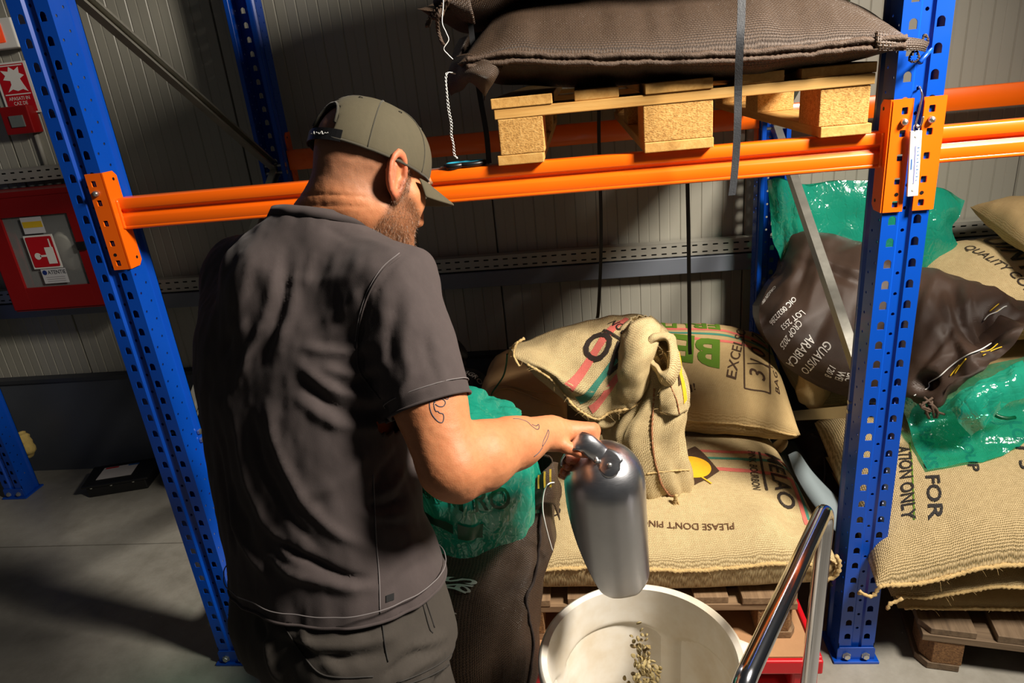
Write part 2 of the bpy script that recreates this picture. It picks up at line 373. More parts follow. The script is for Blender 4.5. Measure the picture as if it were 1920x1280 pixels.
# ================================================================== pallet rack
m_blue = mat('rack_blue', srgb(6, 72, 178), .30, var=.05, vs=5, coat=.15)
m_orange = mat('rack_orange', srgb(255, 106, 10), .30, var=.05, vs=4, coat=.25)
m_zinc = mat('zinc_steel', srgb(170, 168, 158), .38, .75, var=.2, vs=22, bump=.0003, bs=40)
m_bolt = mat('bolt_steel', srgb(200, 200, 196), .3, .9, var=.08)
SLOT = [(-.008, -.0105), (.008, -.0105), (.008, .002)]+polyarc((0, .002), .008, .35, PI-.35, 5)+[(-.008, .002)]
def post_mesh(cx, y0, fc, H=2.75):
    """perforated upright, front face at y0 looking towards -fc; fc=1 faces the camera side"""
    b = MB(); Y = lambda d: y0+fc*d
    n = int((H-.065)/.05)
    def strip(xa, xb, da, db, holes, zoff):
        # strip between (xa,depth da) and (xb,depth db)
        p, q = A(cx+xa, Y(da), 0), A(cx+xb, Y(db), 0); w = np.linalg.norm(q-p); ux = (q-p)/w
        z0 = .065+zoff
        b.holecell(p, ux, (0, 0, 1), w, z0, None)
        for k in range(n):
            b.holecell(p+A(0, 0, z0+k*.05), ux, (0, 0, 1), w, .05, holes)
    c8 = circ(.0042, 8)
    strip(-.049, -.0145, 0, 0, [(x+.0052, z) for x, z in SLOT], 0)
    strip(-.0145, -.0095, 0, .006, None, 0); strip(-.0095, .0095, .006, .006, c8, .025); strip(.0095, .0145, .006, 0, None, 0)
    strip(.0145, .049, 0, 0, [(x-.0052, z) for x, z in SLOT], 0)
    for s in (-1, 1):
        x = s*.049
        for (da, db, hz, zo) in ((0, .03, [(a-.001 if s > 0 else a+.001, c) for a, c in circ(.0036, 8)], 0), (.03, .06, circ(.0036, 8), .02)):
            if s > 0: strip(x, x, da, db, hz, zo)
            else: strip(x, x, db, da, hz, zo)
        pts = [(x, .06), (x-s*.008, .066), (x-s*.008, .078), (x, .084), (x, .095), (x-s*.014, .095)]
        for (xa, da), (xb, db) in zip(pts[:-1], pts[1:]): strip(xa, xb, da, db, None, 0) if s > 0 else strip(xb, xa, db, da, None, 0)
    return b
def foot(cx, y0, fc, r):
    b = MB(); Y = lambda d: y0+fc*d
    pl = [(cx-.052, .002), (cx+.052, .002), (cx+.052, .045)]+[(cx+.047, .052), (cx-.047, .052), (cx-.052, .045)]
    b.prism([(x, Y(-.005), z) for x, z in pl], (0, fc*.004, 0))
    b.box((cx, Y(.045), .004), (.125, .12, .008))
    f = under(b.build('foot_plate', m_blue, bevel=.0012), r)
    for s in (-1, 1):
        q = MB().lathe([(0, .0095), (.0085, .0095), (.0095, .0075), (.0095, .003), (.012, .003), (.012, 0)], (cx+s*.026, Y(-.005), .024), 6, axis=(0, -fc, 0))
        under(q.build('bolt', m_bolt), f)
def brace(r, x, ya, za, yb, zb):
    p, q = A(x, ya, za), A(x, yb, zb); d = nrm(q-p); n = np.cross(A(1, 0, 0), d)
    b = MB(); w, dp, th = .017, .026, .002
    prof = [(-dp/2, -w), (dp/2, -w), (dp/2, w), (-dp/2, w), (-dp/2, w-.007), (-dp/2+th, w-.007), (-dp/2+th, w-th), (dp/2-th, w-th), (dp/2-th, -w+th), (-dp/2+th, -w+th), (-dp/2+th, -w+.007), (-dp/2, -w+.007)]
    b.prism([p+A(-1, 0, 0)*u+n*v for u, v in prof], q-p)
    o = under(b.build('brace', m_zinc), r)
    for e in (p+d*.012, q-d*.012):
        q2 = MB().lathe([(0, .0), (.006, 0), (.006, .095), (.009, .0955), (.009, .102), (.0, .103)], (e[0]-.051, e[1], e[2]), 6, axis=(1, 0, 0))
        under(q2.build('bolt', m_bolt), o)
def upright(cx, label, rear=True, y0=0., name='rack_upright'):
    r = root(name, (cx, y0, 0), label, 'rack upright')
    under(post_mesh(cx, y0, 1).build('post', m_blue, auto=25), r); foot(cx, y0, 1, r)
    if rear:
        yr = y0+1.15
        under(post_mesh(cx, yr, -1).build('post', m_blue, auto=25), r); foot(cx, yr, -1, r)
        for (ya, za, yb, zb) in ((.075, .20, 1.075, .20), (1.075, .22, .075, .775), (.075, .79, 1.075, 1.41), (1.075, 1.425, .075, 2.02), (.075, 2.04, 1.075, 2.64)): brace(r, cx, ya, za, yb, zb)
    return r
BW = 1.898
up_l = upright(-BW, 'blue perforated rack upright frame left of the man with zinc braces')
up_r = upright(0., 'blue perforated rack upright frame carrying the hanging thermometer')
up_f = upright(-3.51, 'blue rack post at the far left edge near the back wall', rear=False, y0=1.0)
# orange beams
def beam(x0, x1, yf, fc, label, z=1.405, plates=(1, 1)):
    """x0..x1 = clear span between post side faces; yf = front face; fc=+1 front beam"""
    r = root('rack_beam', ((x0+x1)/2, yf, z), label, 'rack beam')
    Y = lambda d: yf+fc*d
    prof = [(.0, .0025), (.0025, .0), (.042, .0), (.044, .002), (.044, .074), (.042, .076), (.003, .076), (.0005, .0735), (.0, .0525), (.0012, .050), (.0085, .046), (.010, .044), (.0105, .041), (.009, .038), (.002, .033), (.0, .029), (.0, .010), (.001, .008), (.0, .0065)]
    b = MB().prism([(x0+.004, Y(d), z+h) for d, h in prof], (x1-x0-.008, 0, 0))
    under(b.build('beam_profile', m_orange, auto=50), r)
    for s, on in zip((-1, 1), plates):
        if not on: continue
        xs = x0 if s < 0 else x1          # side face of the post
        b = MB(); yp = yf-fc*.017
        # side flange (with the beam welded on) and front flange over the post face
        xi = xs-s*.002
        zl, zt = 1.31, 1.547; dy = .046
        def YZ(c): return [A(xi, yp+fc*(y), zz) for y, zz in c]
        sf = [(-.004, zl), (dy-.012, zl), (dy, zl+.012), (dy, zt-.012), (dy-.012, zt), (-.004, zt)]
        b.prism(YZ(sf), (-s*.004, 0, 0))
        # front flange cells
        fw = .041; xa = xi if s > 0 else xi-fw
        sq = rrect(.0125, .0145, .002, 2); oo = .004 if s > 0 else -.004
        sq = [(x+oo, q) for x, q in sq]
        zc = [1.327+.0, 1.377, 1.427, 1.477, 1.523]
        bounds = [zl, 1.352, 1.402, 1.452, 1.500, zt]
        for k in range(5):
            h = bounds[k+1]-bounds[k]; cz = zc[k]-(bounds[k]+h/2)
            cells = [(x, q+cz) for x, q in sq]
            if fc > 0: b.holecell((xa, yp-.006, bounds[k]), (1, 0, 0), (0, 0, 1), fw, h, cells, .004)
            else: b.holecell((xa+fw, yp+.006, bounds[k]), (-1, 0, 0), (0, 0, 1), fw, h, [(-x, q) for x, q in cells], .004)
        under(b.build('connector_plate', m_orange, auto=40), r)
        # weld bead and safety pin
        wb = MB(); zz = np.linspace(z+.002, z+.074, 14)
        wb.tube([(xs-s*.0065, Y(-.001+.0012*(i % 2)), q) for i, q in enumerate(zz)], [.0042+.0008*(i % 2) for i in range(14)], 8)
        under(wb.build('weld', m_orange, smooth=True), r)
        px = xa+fw/2+oo
        under(MB().lathe([(.0075, 0), (.0072, .006), (.005, .0095), (0, .0108)], (px, yp-fc*.006, 1.5005), 12, axis=(0, -fc, 0)).build('safety_pin', m_bolt, smooth=True), r)
        under(MB().lathe([(.0042, 0), (.0042, .0006), (0, .0006)], (px+oo*.2, yp-fc*.006, 1.3485), 10, axis=(0, -fc, 0)).build('pin_hole', m_black), r)
        for zz in (1.332, 1.528):
            under(MB().lathe([(.004, 0), (.004, .0006), (0, .0006)], (xi-s*.004, yp+fc*.03, zz), 10, axis=(-s, 0, 0)).build('pin_hole', m_black), r)
    return r
hw = .0495
beam(-BW+hw, -hw, .017, 1, 'orange rack beam crossing behind the man under the pallet')
beam(hw, 1.85, .017, 1, 'orange rack beam leaving the frame at right edge, front one', plates=(1, 0))
beam(-BW+hw, -hw, 1.133, -1, 'rear orange rack beam in shade behind the cap and pallet')
beam(hw, 1.85, 1.133, -1, 'rear orange rack beam at right edge above the front beam', plates=(1, 0))

# ================================================================== timber
def m_wood(name, c0, c1, c2, axis, rough=.75):
    if name in MATS: return MATS[name]
    t = NT(name); rnd = t.node('ShaderNodeObjectInfo').outputs['Random']
    sc = {'x': (1.2, 22, 22), 'y': (22, 1.2, 22)}[axis]
    o = t.node('ShaderNodeVectorMath', {0: t.obj(sc), 1: t.node('ShaderNodeCombineXYZ', {0: t.math('MULTIPLY', rnd, 37), 1: t.math('MULTIPLY', rnd, 11), 2: t.math('MULTIPLY', rnd, 5)})}, operation='ADD').outputs[0]
    n = t.noise(o, 1.6, 5, .6, .6); n2 = t.noise(o, 6., 5, .7)
    f = t.math('ADD', t.math('MULTIPLY', n, .6), t.math('MULTIPLY', n2, .4))
    c = t.ramp(f, [(.28, c0), (.5, c1), (.7, c2)])
    c = t.mix(t.math('MULTIPLY', rnd, .35), c, tuple(x*.72 for x in c1))
    MATS[name] = t.done(Base_Color=c, Roughness=rough, Normal=t.bump(f, .0012)); return t.m
def m_chip(name, c0, c1, c2):
    if name in MATS: return MATS[name]
    t = NT(name); o = t.obj((1, 1, 1))
    v = t.node('ShaderNodeTexVoronoi', {'Vector': t.obj((120, 120, 260)), 'Scale': 1.6}); n = t.noise(o, 120, 4, .7)
    f = t.math('ADD', t.math('MULTIPLY', v.outputs[0], .35), t.math('MULTIPLY', n, .68))
    c = t.ramp(f, [(.30, c0), (.52, c1), (.75, c2)]); c = t.mix(t.math("MULTIPLY", v.outputs[0], .25), c, c0)
    MATS[name] = t.done(Base_Color=c, Roughness=.85, Normal=t.bump(f, .0015)); return t.m
NEW = (srgb(168, 116, 50), srgb(206, 156, 82), srgb(224, 180, 108)); OLD = (srgb(74, 54, 36), srgb(136, 108, 78), srgb(168, 140, 106)); DRK = (srgb(52, 40, 30), srgb(112, 92, 70), srgb(140, 118, 94))
CH = {'n': (srgb(140, 96, 40), srgb(202, 152, 80), srgb(224, 182, 112)), 'o': (srgb(60, 40, 22), srgb(128, 92, 54), srgb(170, 130, 82)), 'd': (srgb(66, 44, 26), srgb(130, 92, 56), srgb(160, 120, 76))}
def pallet(loc, rz, kind, label, seed, cut=.0):
    pal = {'n': NEW, 'o': OLD, 'd': DRK}[kind]; rng = random.Random(seed)
    mx, my, mc = m_wood('wood_x_'+{'n': 'pale', 'o': 'aged', 'd': 'grey'}[kind], *pal, 'x'), m_wood('wood_y_'+{'n': 'pale', 'o': 'aged', 'd': 'grey'}[kind], *pal, 'y'), m_chip('chipwood_'+{'n': 'pale', 'o': 'aged', 'd': 'grey'}[kind], *CH[kind])
    r = root('pallet', loc, label, 'pallet', rz); W, L = .8, 1.2
    j = lambda a: rng.uniform(-a, a)
    def brd(nm, m, x0, x1, y0, y1, z0, z1, c=0., sx=0):
        p = [(x0, y0), (x1, y0), (x1, y1), (x0, y1)]
        if c and sx < 0: p = [(x0, y0+c), (x0+c*.7, y0), (x1, y0), (x1, y1), (x0+c*.7, y1), (x0, y1-c)]
        if c and sx > 0: p = [(x0, y0), (x1-c*.7, y0), (x1, y0+c), (x1, y1-c), (x1-c*.7, y1), (x0, y1)]
        o = MB().prism([(x, y, z0) for x, y in p], (0, 0, z1-z0)).build(nm, m, r, bevel=.0018)
        o.rotation_euler = (0, 0, j(.003)); return o
    for i, (c, w) in enumerate(((-.3375, .135), (-.174, .096), (0, .142), (.172, .092), (.328, .150))):
        brd('top_board', my, c-w/2, c+w/2, .0+j(.004)+(.004 if i % 2 else 0), L, .1225, .144+j(.0012), cut, -1 if i == 0 else (1 if i == 4 else 0))
    for y in (0, .5275, 1.055): brd('stringer_board', mx, -W/2, W/2, y, y+.145, .1, .122, cut, 0)
    for i, (c, w) in enumerate(((-.35, .1), (0, .145), (.35, .1))):
        for y in (0, .5275, 1.055): brd('block', mc, c-w/2+j(.003)+.006*(i-1)*-1, c+w/2+.006*(1-i), y+.002, y+.143, .0225, .0995, cut if y != .5275 else 0, i-1)
        brd('bottom_board', my, c-w/2-.002, c+w/2+.002, .001, L, 0, .022, cut, i-1)
    return r
pallet((-.491, -.002, 1.482), 0, 'n', 'pale new wooden pallet on the orange beams under brown mesh sacks', 3)
# ================================================================== woven cloth, sacks, printing
def m_weave(name, light, mid, gap, pitch=.0036, rough=.85, gap_rough=None, spec=.3, mott=.25, bumpd=.0012, gapw=.42, fine=True, sheen=0., dist=.9):
    t = NT(name); uv = t.uv(); o = t.obj()
    nz = t.node('ShaderNodeTexNoise', {'Vector': uv, 'Scale': 45., 'Detail': 2.})
    off = t.node('ShaderNodeVectorMath', {0: nz.outputs[1], 1: (.5, .5, .5)}, operation='SUBTRACT').outputs[0]
    off = t.node('ShaderNodeVectorMath', {0: off, 3: pitch*2.2*dist}, operation='SCALE').outputs[0]
    w = t.node('ShaderNodeVectorMath', {0: uv, 1: off}, operation='ADD').outputs[0]
    s = t.node('ShaderNodeSeparateXYZ', {0: w})
    sx = t.math('SINE', t.math('MULTIPLY', s.outputs[0], PI/pitch)); sy = t.math('SINE', t.math('MULTIPLY', s.outputs[1], PI/pitch))
    ax, ay = t.math('ABSOLUTE', sx), t.math('ABSOLUTE', sy)
    sg = t.math('SIGN', t.math('MULTIPLY', sx, sy))
    h = t.math('MAXIMUM', t.math('MULTIPLY', ax, t.math('MULTIPLY_ADD', sg, .17, .83)), t.math('MULTIPLY', ay, t.math('MULTIPLY_ADD', sg, -.17, .83)))
    fib = t.noise(t.node('ShaderNodeMapping', {0: uv, 3: (900, 240, 1)}).outputs[0], 1., 2)
    big = t.noise(o, 5., 4, .6); med = t.noise(uv, 60., 3, .7)
    f = t.math('ADD', h, t.math('MULTIPLY_ADD', med, .5, -.25))
    c = t.ramp(f, [(gapw*.55, gap), (gapw, mid), (.95, light)])
    c = t.mix(t.math('MULTIPLY', big, mott*1.6), c, tuple(x*.55 for x in mid))
    c = t.mix(t.math('MULTIPLY', fib, .35), c, tuple(x*.7 for x in mid))
    kw = dict(Base_Color=c, Specular_IOR_Level=spec, Normal=t.bump(h, bumpd, 1.), Sheen_Weight=sheen)
    if gap_rough is not None:
        g = t.node('ShaderNodeMapRange', {0: f, 1: gapw*.6, 2: gapw*1.1, 3: gap_rough, 4: rough}).outputs[0]; kw['Roughness'] = g
    else: kw['Roughness'] = rough
    return t.done(**kw)
m_jute = m_weave('jute_weave', srgb(232, 212, 164), srgb(188, 160, 110), srgb(96, 72, 42), .0037, gapw=.5, bumpd=.0012)
m_jute_open = m_weave('jute_open_weave', srgb(224, 202, 156), srgb(182, 154, 106), srgb(54, 60, 30), .0046, gapw=.62, bumpd=.002, dist=.6)
m_jute_dull = m_weave('jute_fine_weave', srgb(206, 180, 130), srgb(180, 150, 100), srgb(126, 98, 58), .0024, mott=.2, bumpd=.0006)
m_mesh = m_weave('brown_mesh_weave', srgb(84, 64, 46), srgb(54, 39, 28), srgb(24, 17, 12), .0035, rough=.55, gap_rough=.14, spec=.5, mott=.15, bumpd=.0016, dist=.35)
m_mesh_s = m_weave('brown_tight_weave', srgb(74, 55, 43), srgb(58, 42, 33), srgb(36, 26, 20), .0024, rough=.42, gap_rough=.3, spec=.55, mott=.2, bumpd=.0005, dist=.4)
m_cord = mat('jute_cord', srgb(196, 166, 112), .9, var=.3, vs=160, bump=.002, bs=350)
m_cord_b = mat('brown_cord', srgb(78, 60, 46), .7, var=.35, vs=200, bump=.002, bs=350)
m_thread_w = mat('white_thread', srgb(226, 226, 222), .6, var=.05)
m_thread_k = mat('dark_thread', srgb(40, 30, 26), .8)
m_thread_g = mat('green_thread', srgb(28, 96, 60), .6)
def m_ink(name, col, cover=.75, pitch=.0037, rough=.8):
    """printing ink that sits on the threads and misses the gaps"""
    t = NT(name); uv = t.uv(); s = t.node('ShaderNodeSeparateXYZ', {0: uv})
    ax = t.math('ABSOLUTE', t.math('SINE', t.math('MULTIPLY', s.outputs[0], PI/pitch))); ay = t.math('ABSOLUTE', t.math('SINE', t.math('MULTIPLY', s.outputs[1], PI/pitch)))
    h = t.math('ADD', t.math('MAXIMUM', ax, ay), t.math('MULTIPLY_ADD', t.noise(uv, 160., 3, .7), .9, -.45))
    al = t.node('ShaderNodeMapRange', {0: h, 1: .98-cover, 2: 1.12-cover*.75}).outputs[0]
    c = t.mix(t.noise(uv, 50., 3), tuple(x*.8 for x in col), col)
    return t.done(Base_Color=c, Roughness=rough, Alpha=al)
ink_k = m_ink('ink_black', srgb(38, 26, 18)); ink_br = m_ink('ink_brown', srgb(92, 58, 28), .7); ink_g = m_ink('ink_green', srgb(82, 118, 12), .9, .003); ink_w = m_ink('ink_white', srgb(236, 232, 226), 1.2, .0024, .5)
ink_y = m_ink('ink_yellow', srgb(244, 186, 28), .92); ink_r = m_ink('ink_red', srgb(222, 112, 100), .6); ink_t = m_ink('ink_teal', srgb(62, 136, 116), .6); ink_kb = m_ink('ink_black_fine', srgb(70, 46, 26), .85, .003)
ink_kk = m_ink('ink_black_bold', srgb(26, 20, 16), .8, .0056)

def normals(G):
    du = np.gradient(G, axis=0); dv = np.gradient(G, axis=1); n = np.cross(du, dv); return n/(np.linalg.norm(n, axis=-1, keepdims=True)+1e-12)
class Surf:
    """smooth surface through a net of points; sample(u,v) in 0..1 gives the point"""
    def __init__(self, G, W=None, H=None):
        self.G = G; self.nu, self.nv = G.shape[:2]; self.N = normals(G)
        self.W = W or np.linalg.norm(np.diff(G, axis=0), axis=-1).sum(0).mean(); self.H = H or np.linalg.norm(np.diff(G, axis=1), axis=-1).sum(1).mean()
    def sample(self, u, v, off=0.):
        u = np.clip(np.asarray(u), 0, 1)*(self.nu-1); v = np.clip(np.asarray(v), 0, 1)*(self.nv-1)
        i = np.minimum(u.astype(int), self.nu-2); j = np.minimum(v.astype(int), self.nv-2); a = (u-i)[..., None]; b = (v-j)[..., None]
        L = lambda Q: (Q[i, j]*(1-a)+Q[i+1, j]*a)*(1-b)+(Q[i, j+1]*(1-a)+Q[i+1, j+1]*a)*b
        return L(self.G)+L(self.N)*off
    def uvgrid(self):
        u, v = np.meshgrid(np.linspace(0, self.W, self.nu), np.linspace(0, self.H, self.nv), indexing='ij'); return np.stack([u, v], -1)
    def mesh(self, mb, flip=False): return mb.grid(self.G, self.uvgrid(), flip=flip)
    def inv(self, p, it=None):
        """(u,v) of the grid point seen nearest the pixel p"""
        d = self.G-CAMP; t = d@FW; x = 960+FPX*(d@RT)/t; y = 640-FPX*(d@UP)/t
        q = (x-p[0])**2+(y-p[1])**2; nb = q < max(200., q.min()*1.5)
        q = q+np.where(t > t[nb].min()+.05, 1e6, 0); k = np.unravel_index(np.argmin(q), q.shape)
        i, j = int(np.clip(k[0], 1, self.nu-2)), int(np.clip(k[1], 1, self.nv-2))
        J = np.array([[(x[i+1, j]-x[i-1, j])/2, (x[i, j+1]-x[i, j-1])/2], [(y[i+1, j]-y[i-1, j])/2, (y[i, j+1]-y[i, j-1])/2]])
        if abs(np.linalg.det(J)) > 1e-6:
            e = np.clip(np.linalg.solve(J, A(p[0]-x[i, j], p[1]-y[i, j])), -1.5, 1.5)
        else: e = A(k[0]-i, k[1]-j)
        return float(np.clip((i+e[0])/(self.nu-1), 0, 1)), float(np.clip((j+e[1])/(self.nv-1), 0, 1))
def subgrid(net, n=8):
    """net: rows of control points (m x k x 3) -> dense Catmull-Rom grid"""
    net = np.asarray(net, float); R = np.array([cr(r, n) for r in net]); return np.stack([cr(R[:, j], n) for j in range(R.shape[1])], 1)
def pnet(rows):
    """rows of (px,py,depth y) -> world points"""
    return np.array([[aty(*q) for q in r] for r in rows])

def pillow(cor, tu, tb, nu=110, nv=80, pull=(.03, .03), up=(0, 0, 1), seed=1, wr=.012, pu=3.2, pb=2.6, ex=.55, lump=.012, sag=0., fun=None, exb=None, pb2=None):
    """filled sack lying flat: returns top Surf, bottom Surf, border loop"""
    c = [A(*p) for p in cor]; up = nrm(up)
    u, v = np.meshgrid(np.linspace(0, 1, nu), np.linspace(0, 1, nv), indexing='ij')
    # denser near the borders
    u = .5-.5*np.cos(PI*u)*(.35)-.65*(.5-u)*1.0 if False else u
    a, b = 2*u-1, 2*v-1
    W = np.linalg.norm(c[1]-c[0]); H = np.linalg.norm(c[3]-c[0])
    a2 = a*(1-pull[0]*(1-b**4)); b2 = b*(1-pull[1]*(1-a**4))
    U, V = (a2+1)/2, (b2+1)/2
    M = ((c[0][None, None]*(1-U[..., None])+c[1]*U[..., None])*(1-V[..., None])+(c[3]*(1-U[..., None])+c[2]*U[..., None])*V[..., None])
    def prof(e, pb): return np.clip((1-np.abs(a)**pu), 0, 1)**e*np.clip((1-np.abs(b)**pb), 0, 1)**e
    h = prof(ex, pb); hb = prof(exb or ex, pb2 or pb)
    edge = np.clip(1-np.minimum(1-np.abs(a), (1-np.abs(b))*H/W)*3.2, 0, 1)
    q = np.stack([u*W, v*H, np.full_like(u, seed*3.1)], -1)
    # puckers run in from the border: stretch noise across the border direction
    near_u = (1-np.abs(a))*W < (1-np.abs(b))*H
    qu = np.stack([u*W*3, v*H*16, np.full_like(u, seed*5.)], -1); qv = np.stack([u*W*16, v*H*3, np.full_like(u, seed*7.)], -1)
    wu = fbm(qu, 2, seed); wv = fbm(qv, 2, seed+9); bl = 1/(1+np.exp(-(((1-np.abs(b))*H-(1-np.abs(a))*W)*14)))
    puck = wu*bl+wv*(1-bl)
    lum = fbm(q*4.5, 3, seed+3)*lump
    rim = np.clip(np.minimum(1-np.abs(a), 1-np.abs(b))*7, 0, 1)
    T = M+up*((tu*h+lum*h+puck*wr*edge*rim)[..., None]); B = M-up*((tb*hb+lum*.6*hb+puck*wr*.7*edge*rim)[..., None])
    if sag: s = up*(-sag*(1-a**2)*(1-b**2))[..., None]; T = T+s; B = B+s
    if fun: T, B = fun(T, u, v, 1), fun(B, u, v, -1)
    st = Surf(T, W*1.08, H*1.08); sb = Surf(B[::-1], W, H)
    loop = np.concatenate([M[:, 0] if False else T[:, 0], T[-1, 1:], T[-2::-1, -1], T[0, -2:0:-1]])
    return st, sb, loop
def sack_body(name, st, sb, m, **kw):
    b = MB(); st.mesh(b); sb.mesh(b); return b.build(name, m, smooth=True, **kw)
def bead(path, r, seed=0, closed=False, n=7, amp=.35, step=.006):
    """stitched rope-like seam along a path"""
    P = np.asarray(path, float); L = np.concatenate([[0], np.cumsum(np.linalg.norm(np.diff(P, axis=0), axis=1))]); k = max(4, int(L[-1]/step)); s = np.linspace(0, L[-1], k)
    Q = np.stack([np.interp(s, L, P[:, i]) for i in range(3)], -1); rr = r*(1+amp*np.sin(np.arange(k)*PI*.9)+amp*.6*vnoise(np.stack([s*60, s*0, s*0], -1), seed))
    Q = Q+np.stack([vnoise(np.stack([s*40, s*0+i, s*0], -1), seed+i) for i in range(3)], -1)*r*.35
    return MB().tube(Q, list(np.abs(rr)), n, closed=closed)
def frays(pts, seed, n=20, ln=.03, r=.0004, spread=.6, m=None, name='loose_fibres', parent=None):
    """loose fibres sticking out along a line"""
    rng = random.Random(seed); b = MB(); pts = np.asarray(pts)
    for i in range(n):
        p = pts[rng.randrange(len(pts))]+A(*[rng.uniform(-.003, .003) for _ in range(3)]); d = nrm([rng.uniform(-1, 1), rng.uniform(-1, .2), rng.uniform(-.6, .8)]); e = nrm([rng.uniform(-1, 1) for _ in range(3)])
        l = ln*rng.uniform(.3, 1.2); b.tube([p, p+d*l*.5+e*l*.15*spread, p+d*l+e*l*.4*spread-A(0, 0, l*.2)], [r, r, r*.5], 4, cap=False)
    return b.build(name, m or m_cord, parent, kind='stuff')

_txt = {}
def text_geo(s, size, bold=0., space=1.):
    k = (s, bold, space)
    if k not in _txt:
        cu = bpy.data.curves.new('t', 'FONT'); cu.body = s; cu.size = 1; cu.offset = bold; cu.space_character = space; cu.resolution_u = 3
        ob = bpy.data.objects.new('t', cu); COL.objects.link(ob); dg = bpy.context.evaluated_depsgraph_get()
        me = bpy.data.meshes.new_from_object(ob.evaluated_get(dg)); bpy.data.objects.remove(ob); bpy.data.curves.remove(cu)
        V = np.array([v.co[:2] for v in me.vertices]) if len(me.vertices) else np.zeros((0, 2)); F = [tuple(p.vertices) for p in me.polygons]; bpy.data.meshes.remove(me)
        _txt[k] = (V, F)
    V, F = _txt[k]; return V*size, F
def on_surf(name, geos, st, uv0, e1, mt, parent, off=.0022, cut=.014, e2=None, **kw):
    """lay flat 2D geometry [(V,F)] on a Surf: uv0=(u,v) of the origin, e1 = text direction in (u,v) metres, e2 = its up direction"""
    e1 = A(*e1); l1 = np.linalg.norm(e1); e1n = e1/l1
    e2 = A(-e1n[1], e1n[0]) if e2 is None else A(*e2)
    bm = bmesh.new(); 
    for V, F in geos:
        vs = [bm.verts.new((p[0], p[1], 0)) for p in V]
        for f in F:
            try: bm.faces.new([vs[i] for i in f])
            except ValueError: pass
    if cut:
        X = [v.co.x for v in bm.verts]; Yc = [v.co.y for v in bm.verts]
        for ax, lo, hi in ((0, min(X), max(X)), (1, min(Yc), max(Yc))):
            for k in range(1, int((hi-lo)/cut)+1):
                co = [0, 0, 0]; no = [0, 0, 0]; co[ax] = lo+k*cut; no[ax] = 1
                bmesh.ops.bisect_plane(bm, geom=bm.verts[:]+bm.edges[:]+bm.faces[:], plane_co=co, plane_no=no)
    bm.verts.index_update(); P = np.array([v.co[:2] for v in bm.verts]); F = [[v.index for v in f.verts] for f in bm.faces]; bm.free()
    uvm = A(uv0[0]*st.W, uv0[1]*st.H)+P[:, :1]*e1+P[:, 1:]*e2*(1 if l1 == 1 else 1)
    Q = st.sample(uvm[:, 0]/st.W, uvm[:, 1]/st.H, off)
    b = MB().add(Q, F, [tuple(x) for x in uvm]); return b.build(name, mt, parent, smooth=True, **kw)
def centre(g): 
    V, F = g; return (V-(V.max(0)+V.min(0))/2, F)
def rect2(w, h, x=0, y=0): return (np.array([(x-w/2, y-h/2), (x+w/2, y-h/2), (x+w/2, y+h/2), (x-w/2, y+h/2)]), [(0, 1, 2, 3)])
def poly2(p): return (np.array(p, float), [tuple(range(len(p)))])
def print_px(st, px0, px1, s, size_fit, mt, parent, bold=.012, name='lettering', up=1, space=1., off=.0022, hscale=None):
    """print text s on Surf so that its baseline runs between the surface points seen at two pixels"""
    u0, u1 = st.inv(px0), st.inv(px1); a = A(u0[0]*st.W, u0[1]*st.H); c = A(u1[0]*st.W, u1[1]*st.H); d = c-a; L = np.linalg.norm(d)
    V, F = text_geo(s, 1., bold, space); V = V-A(V[:, 0].min(), 0); k = L/V[:, 0].max(); d = d/L; ky = hscale if hscale else k
    e2 = A(-d[1], d[0])*up
    return on_surf(name, [(V*A(k, ky), F)], st, u0, d, mt, parent, e2=e2, off=off)

flat_text('ATENTIE', (-2.928, cy0-.0096, 1.083), .024, mat('notice_ink', srgb(40, 40, 50), .5), hc, .082, .01)
for k_ in range(3): under(MB().box((-2.94, cy0-.0094, 1.062-.009*k_), (.085, .0006, .0022)).build('notice_line', mat('notice_rule', srgb(150, 146, 150), .5)), hc)
for k_, (s_, w_) in enumerate((('APASATI IN', .094), ('CAZ DE', .062), ('INCENDIU', .09))): flat_text(s_, (-3.006, 1.2478, 1.776-.019*k_), .019, m_white, fs, w_, .008)
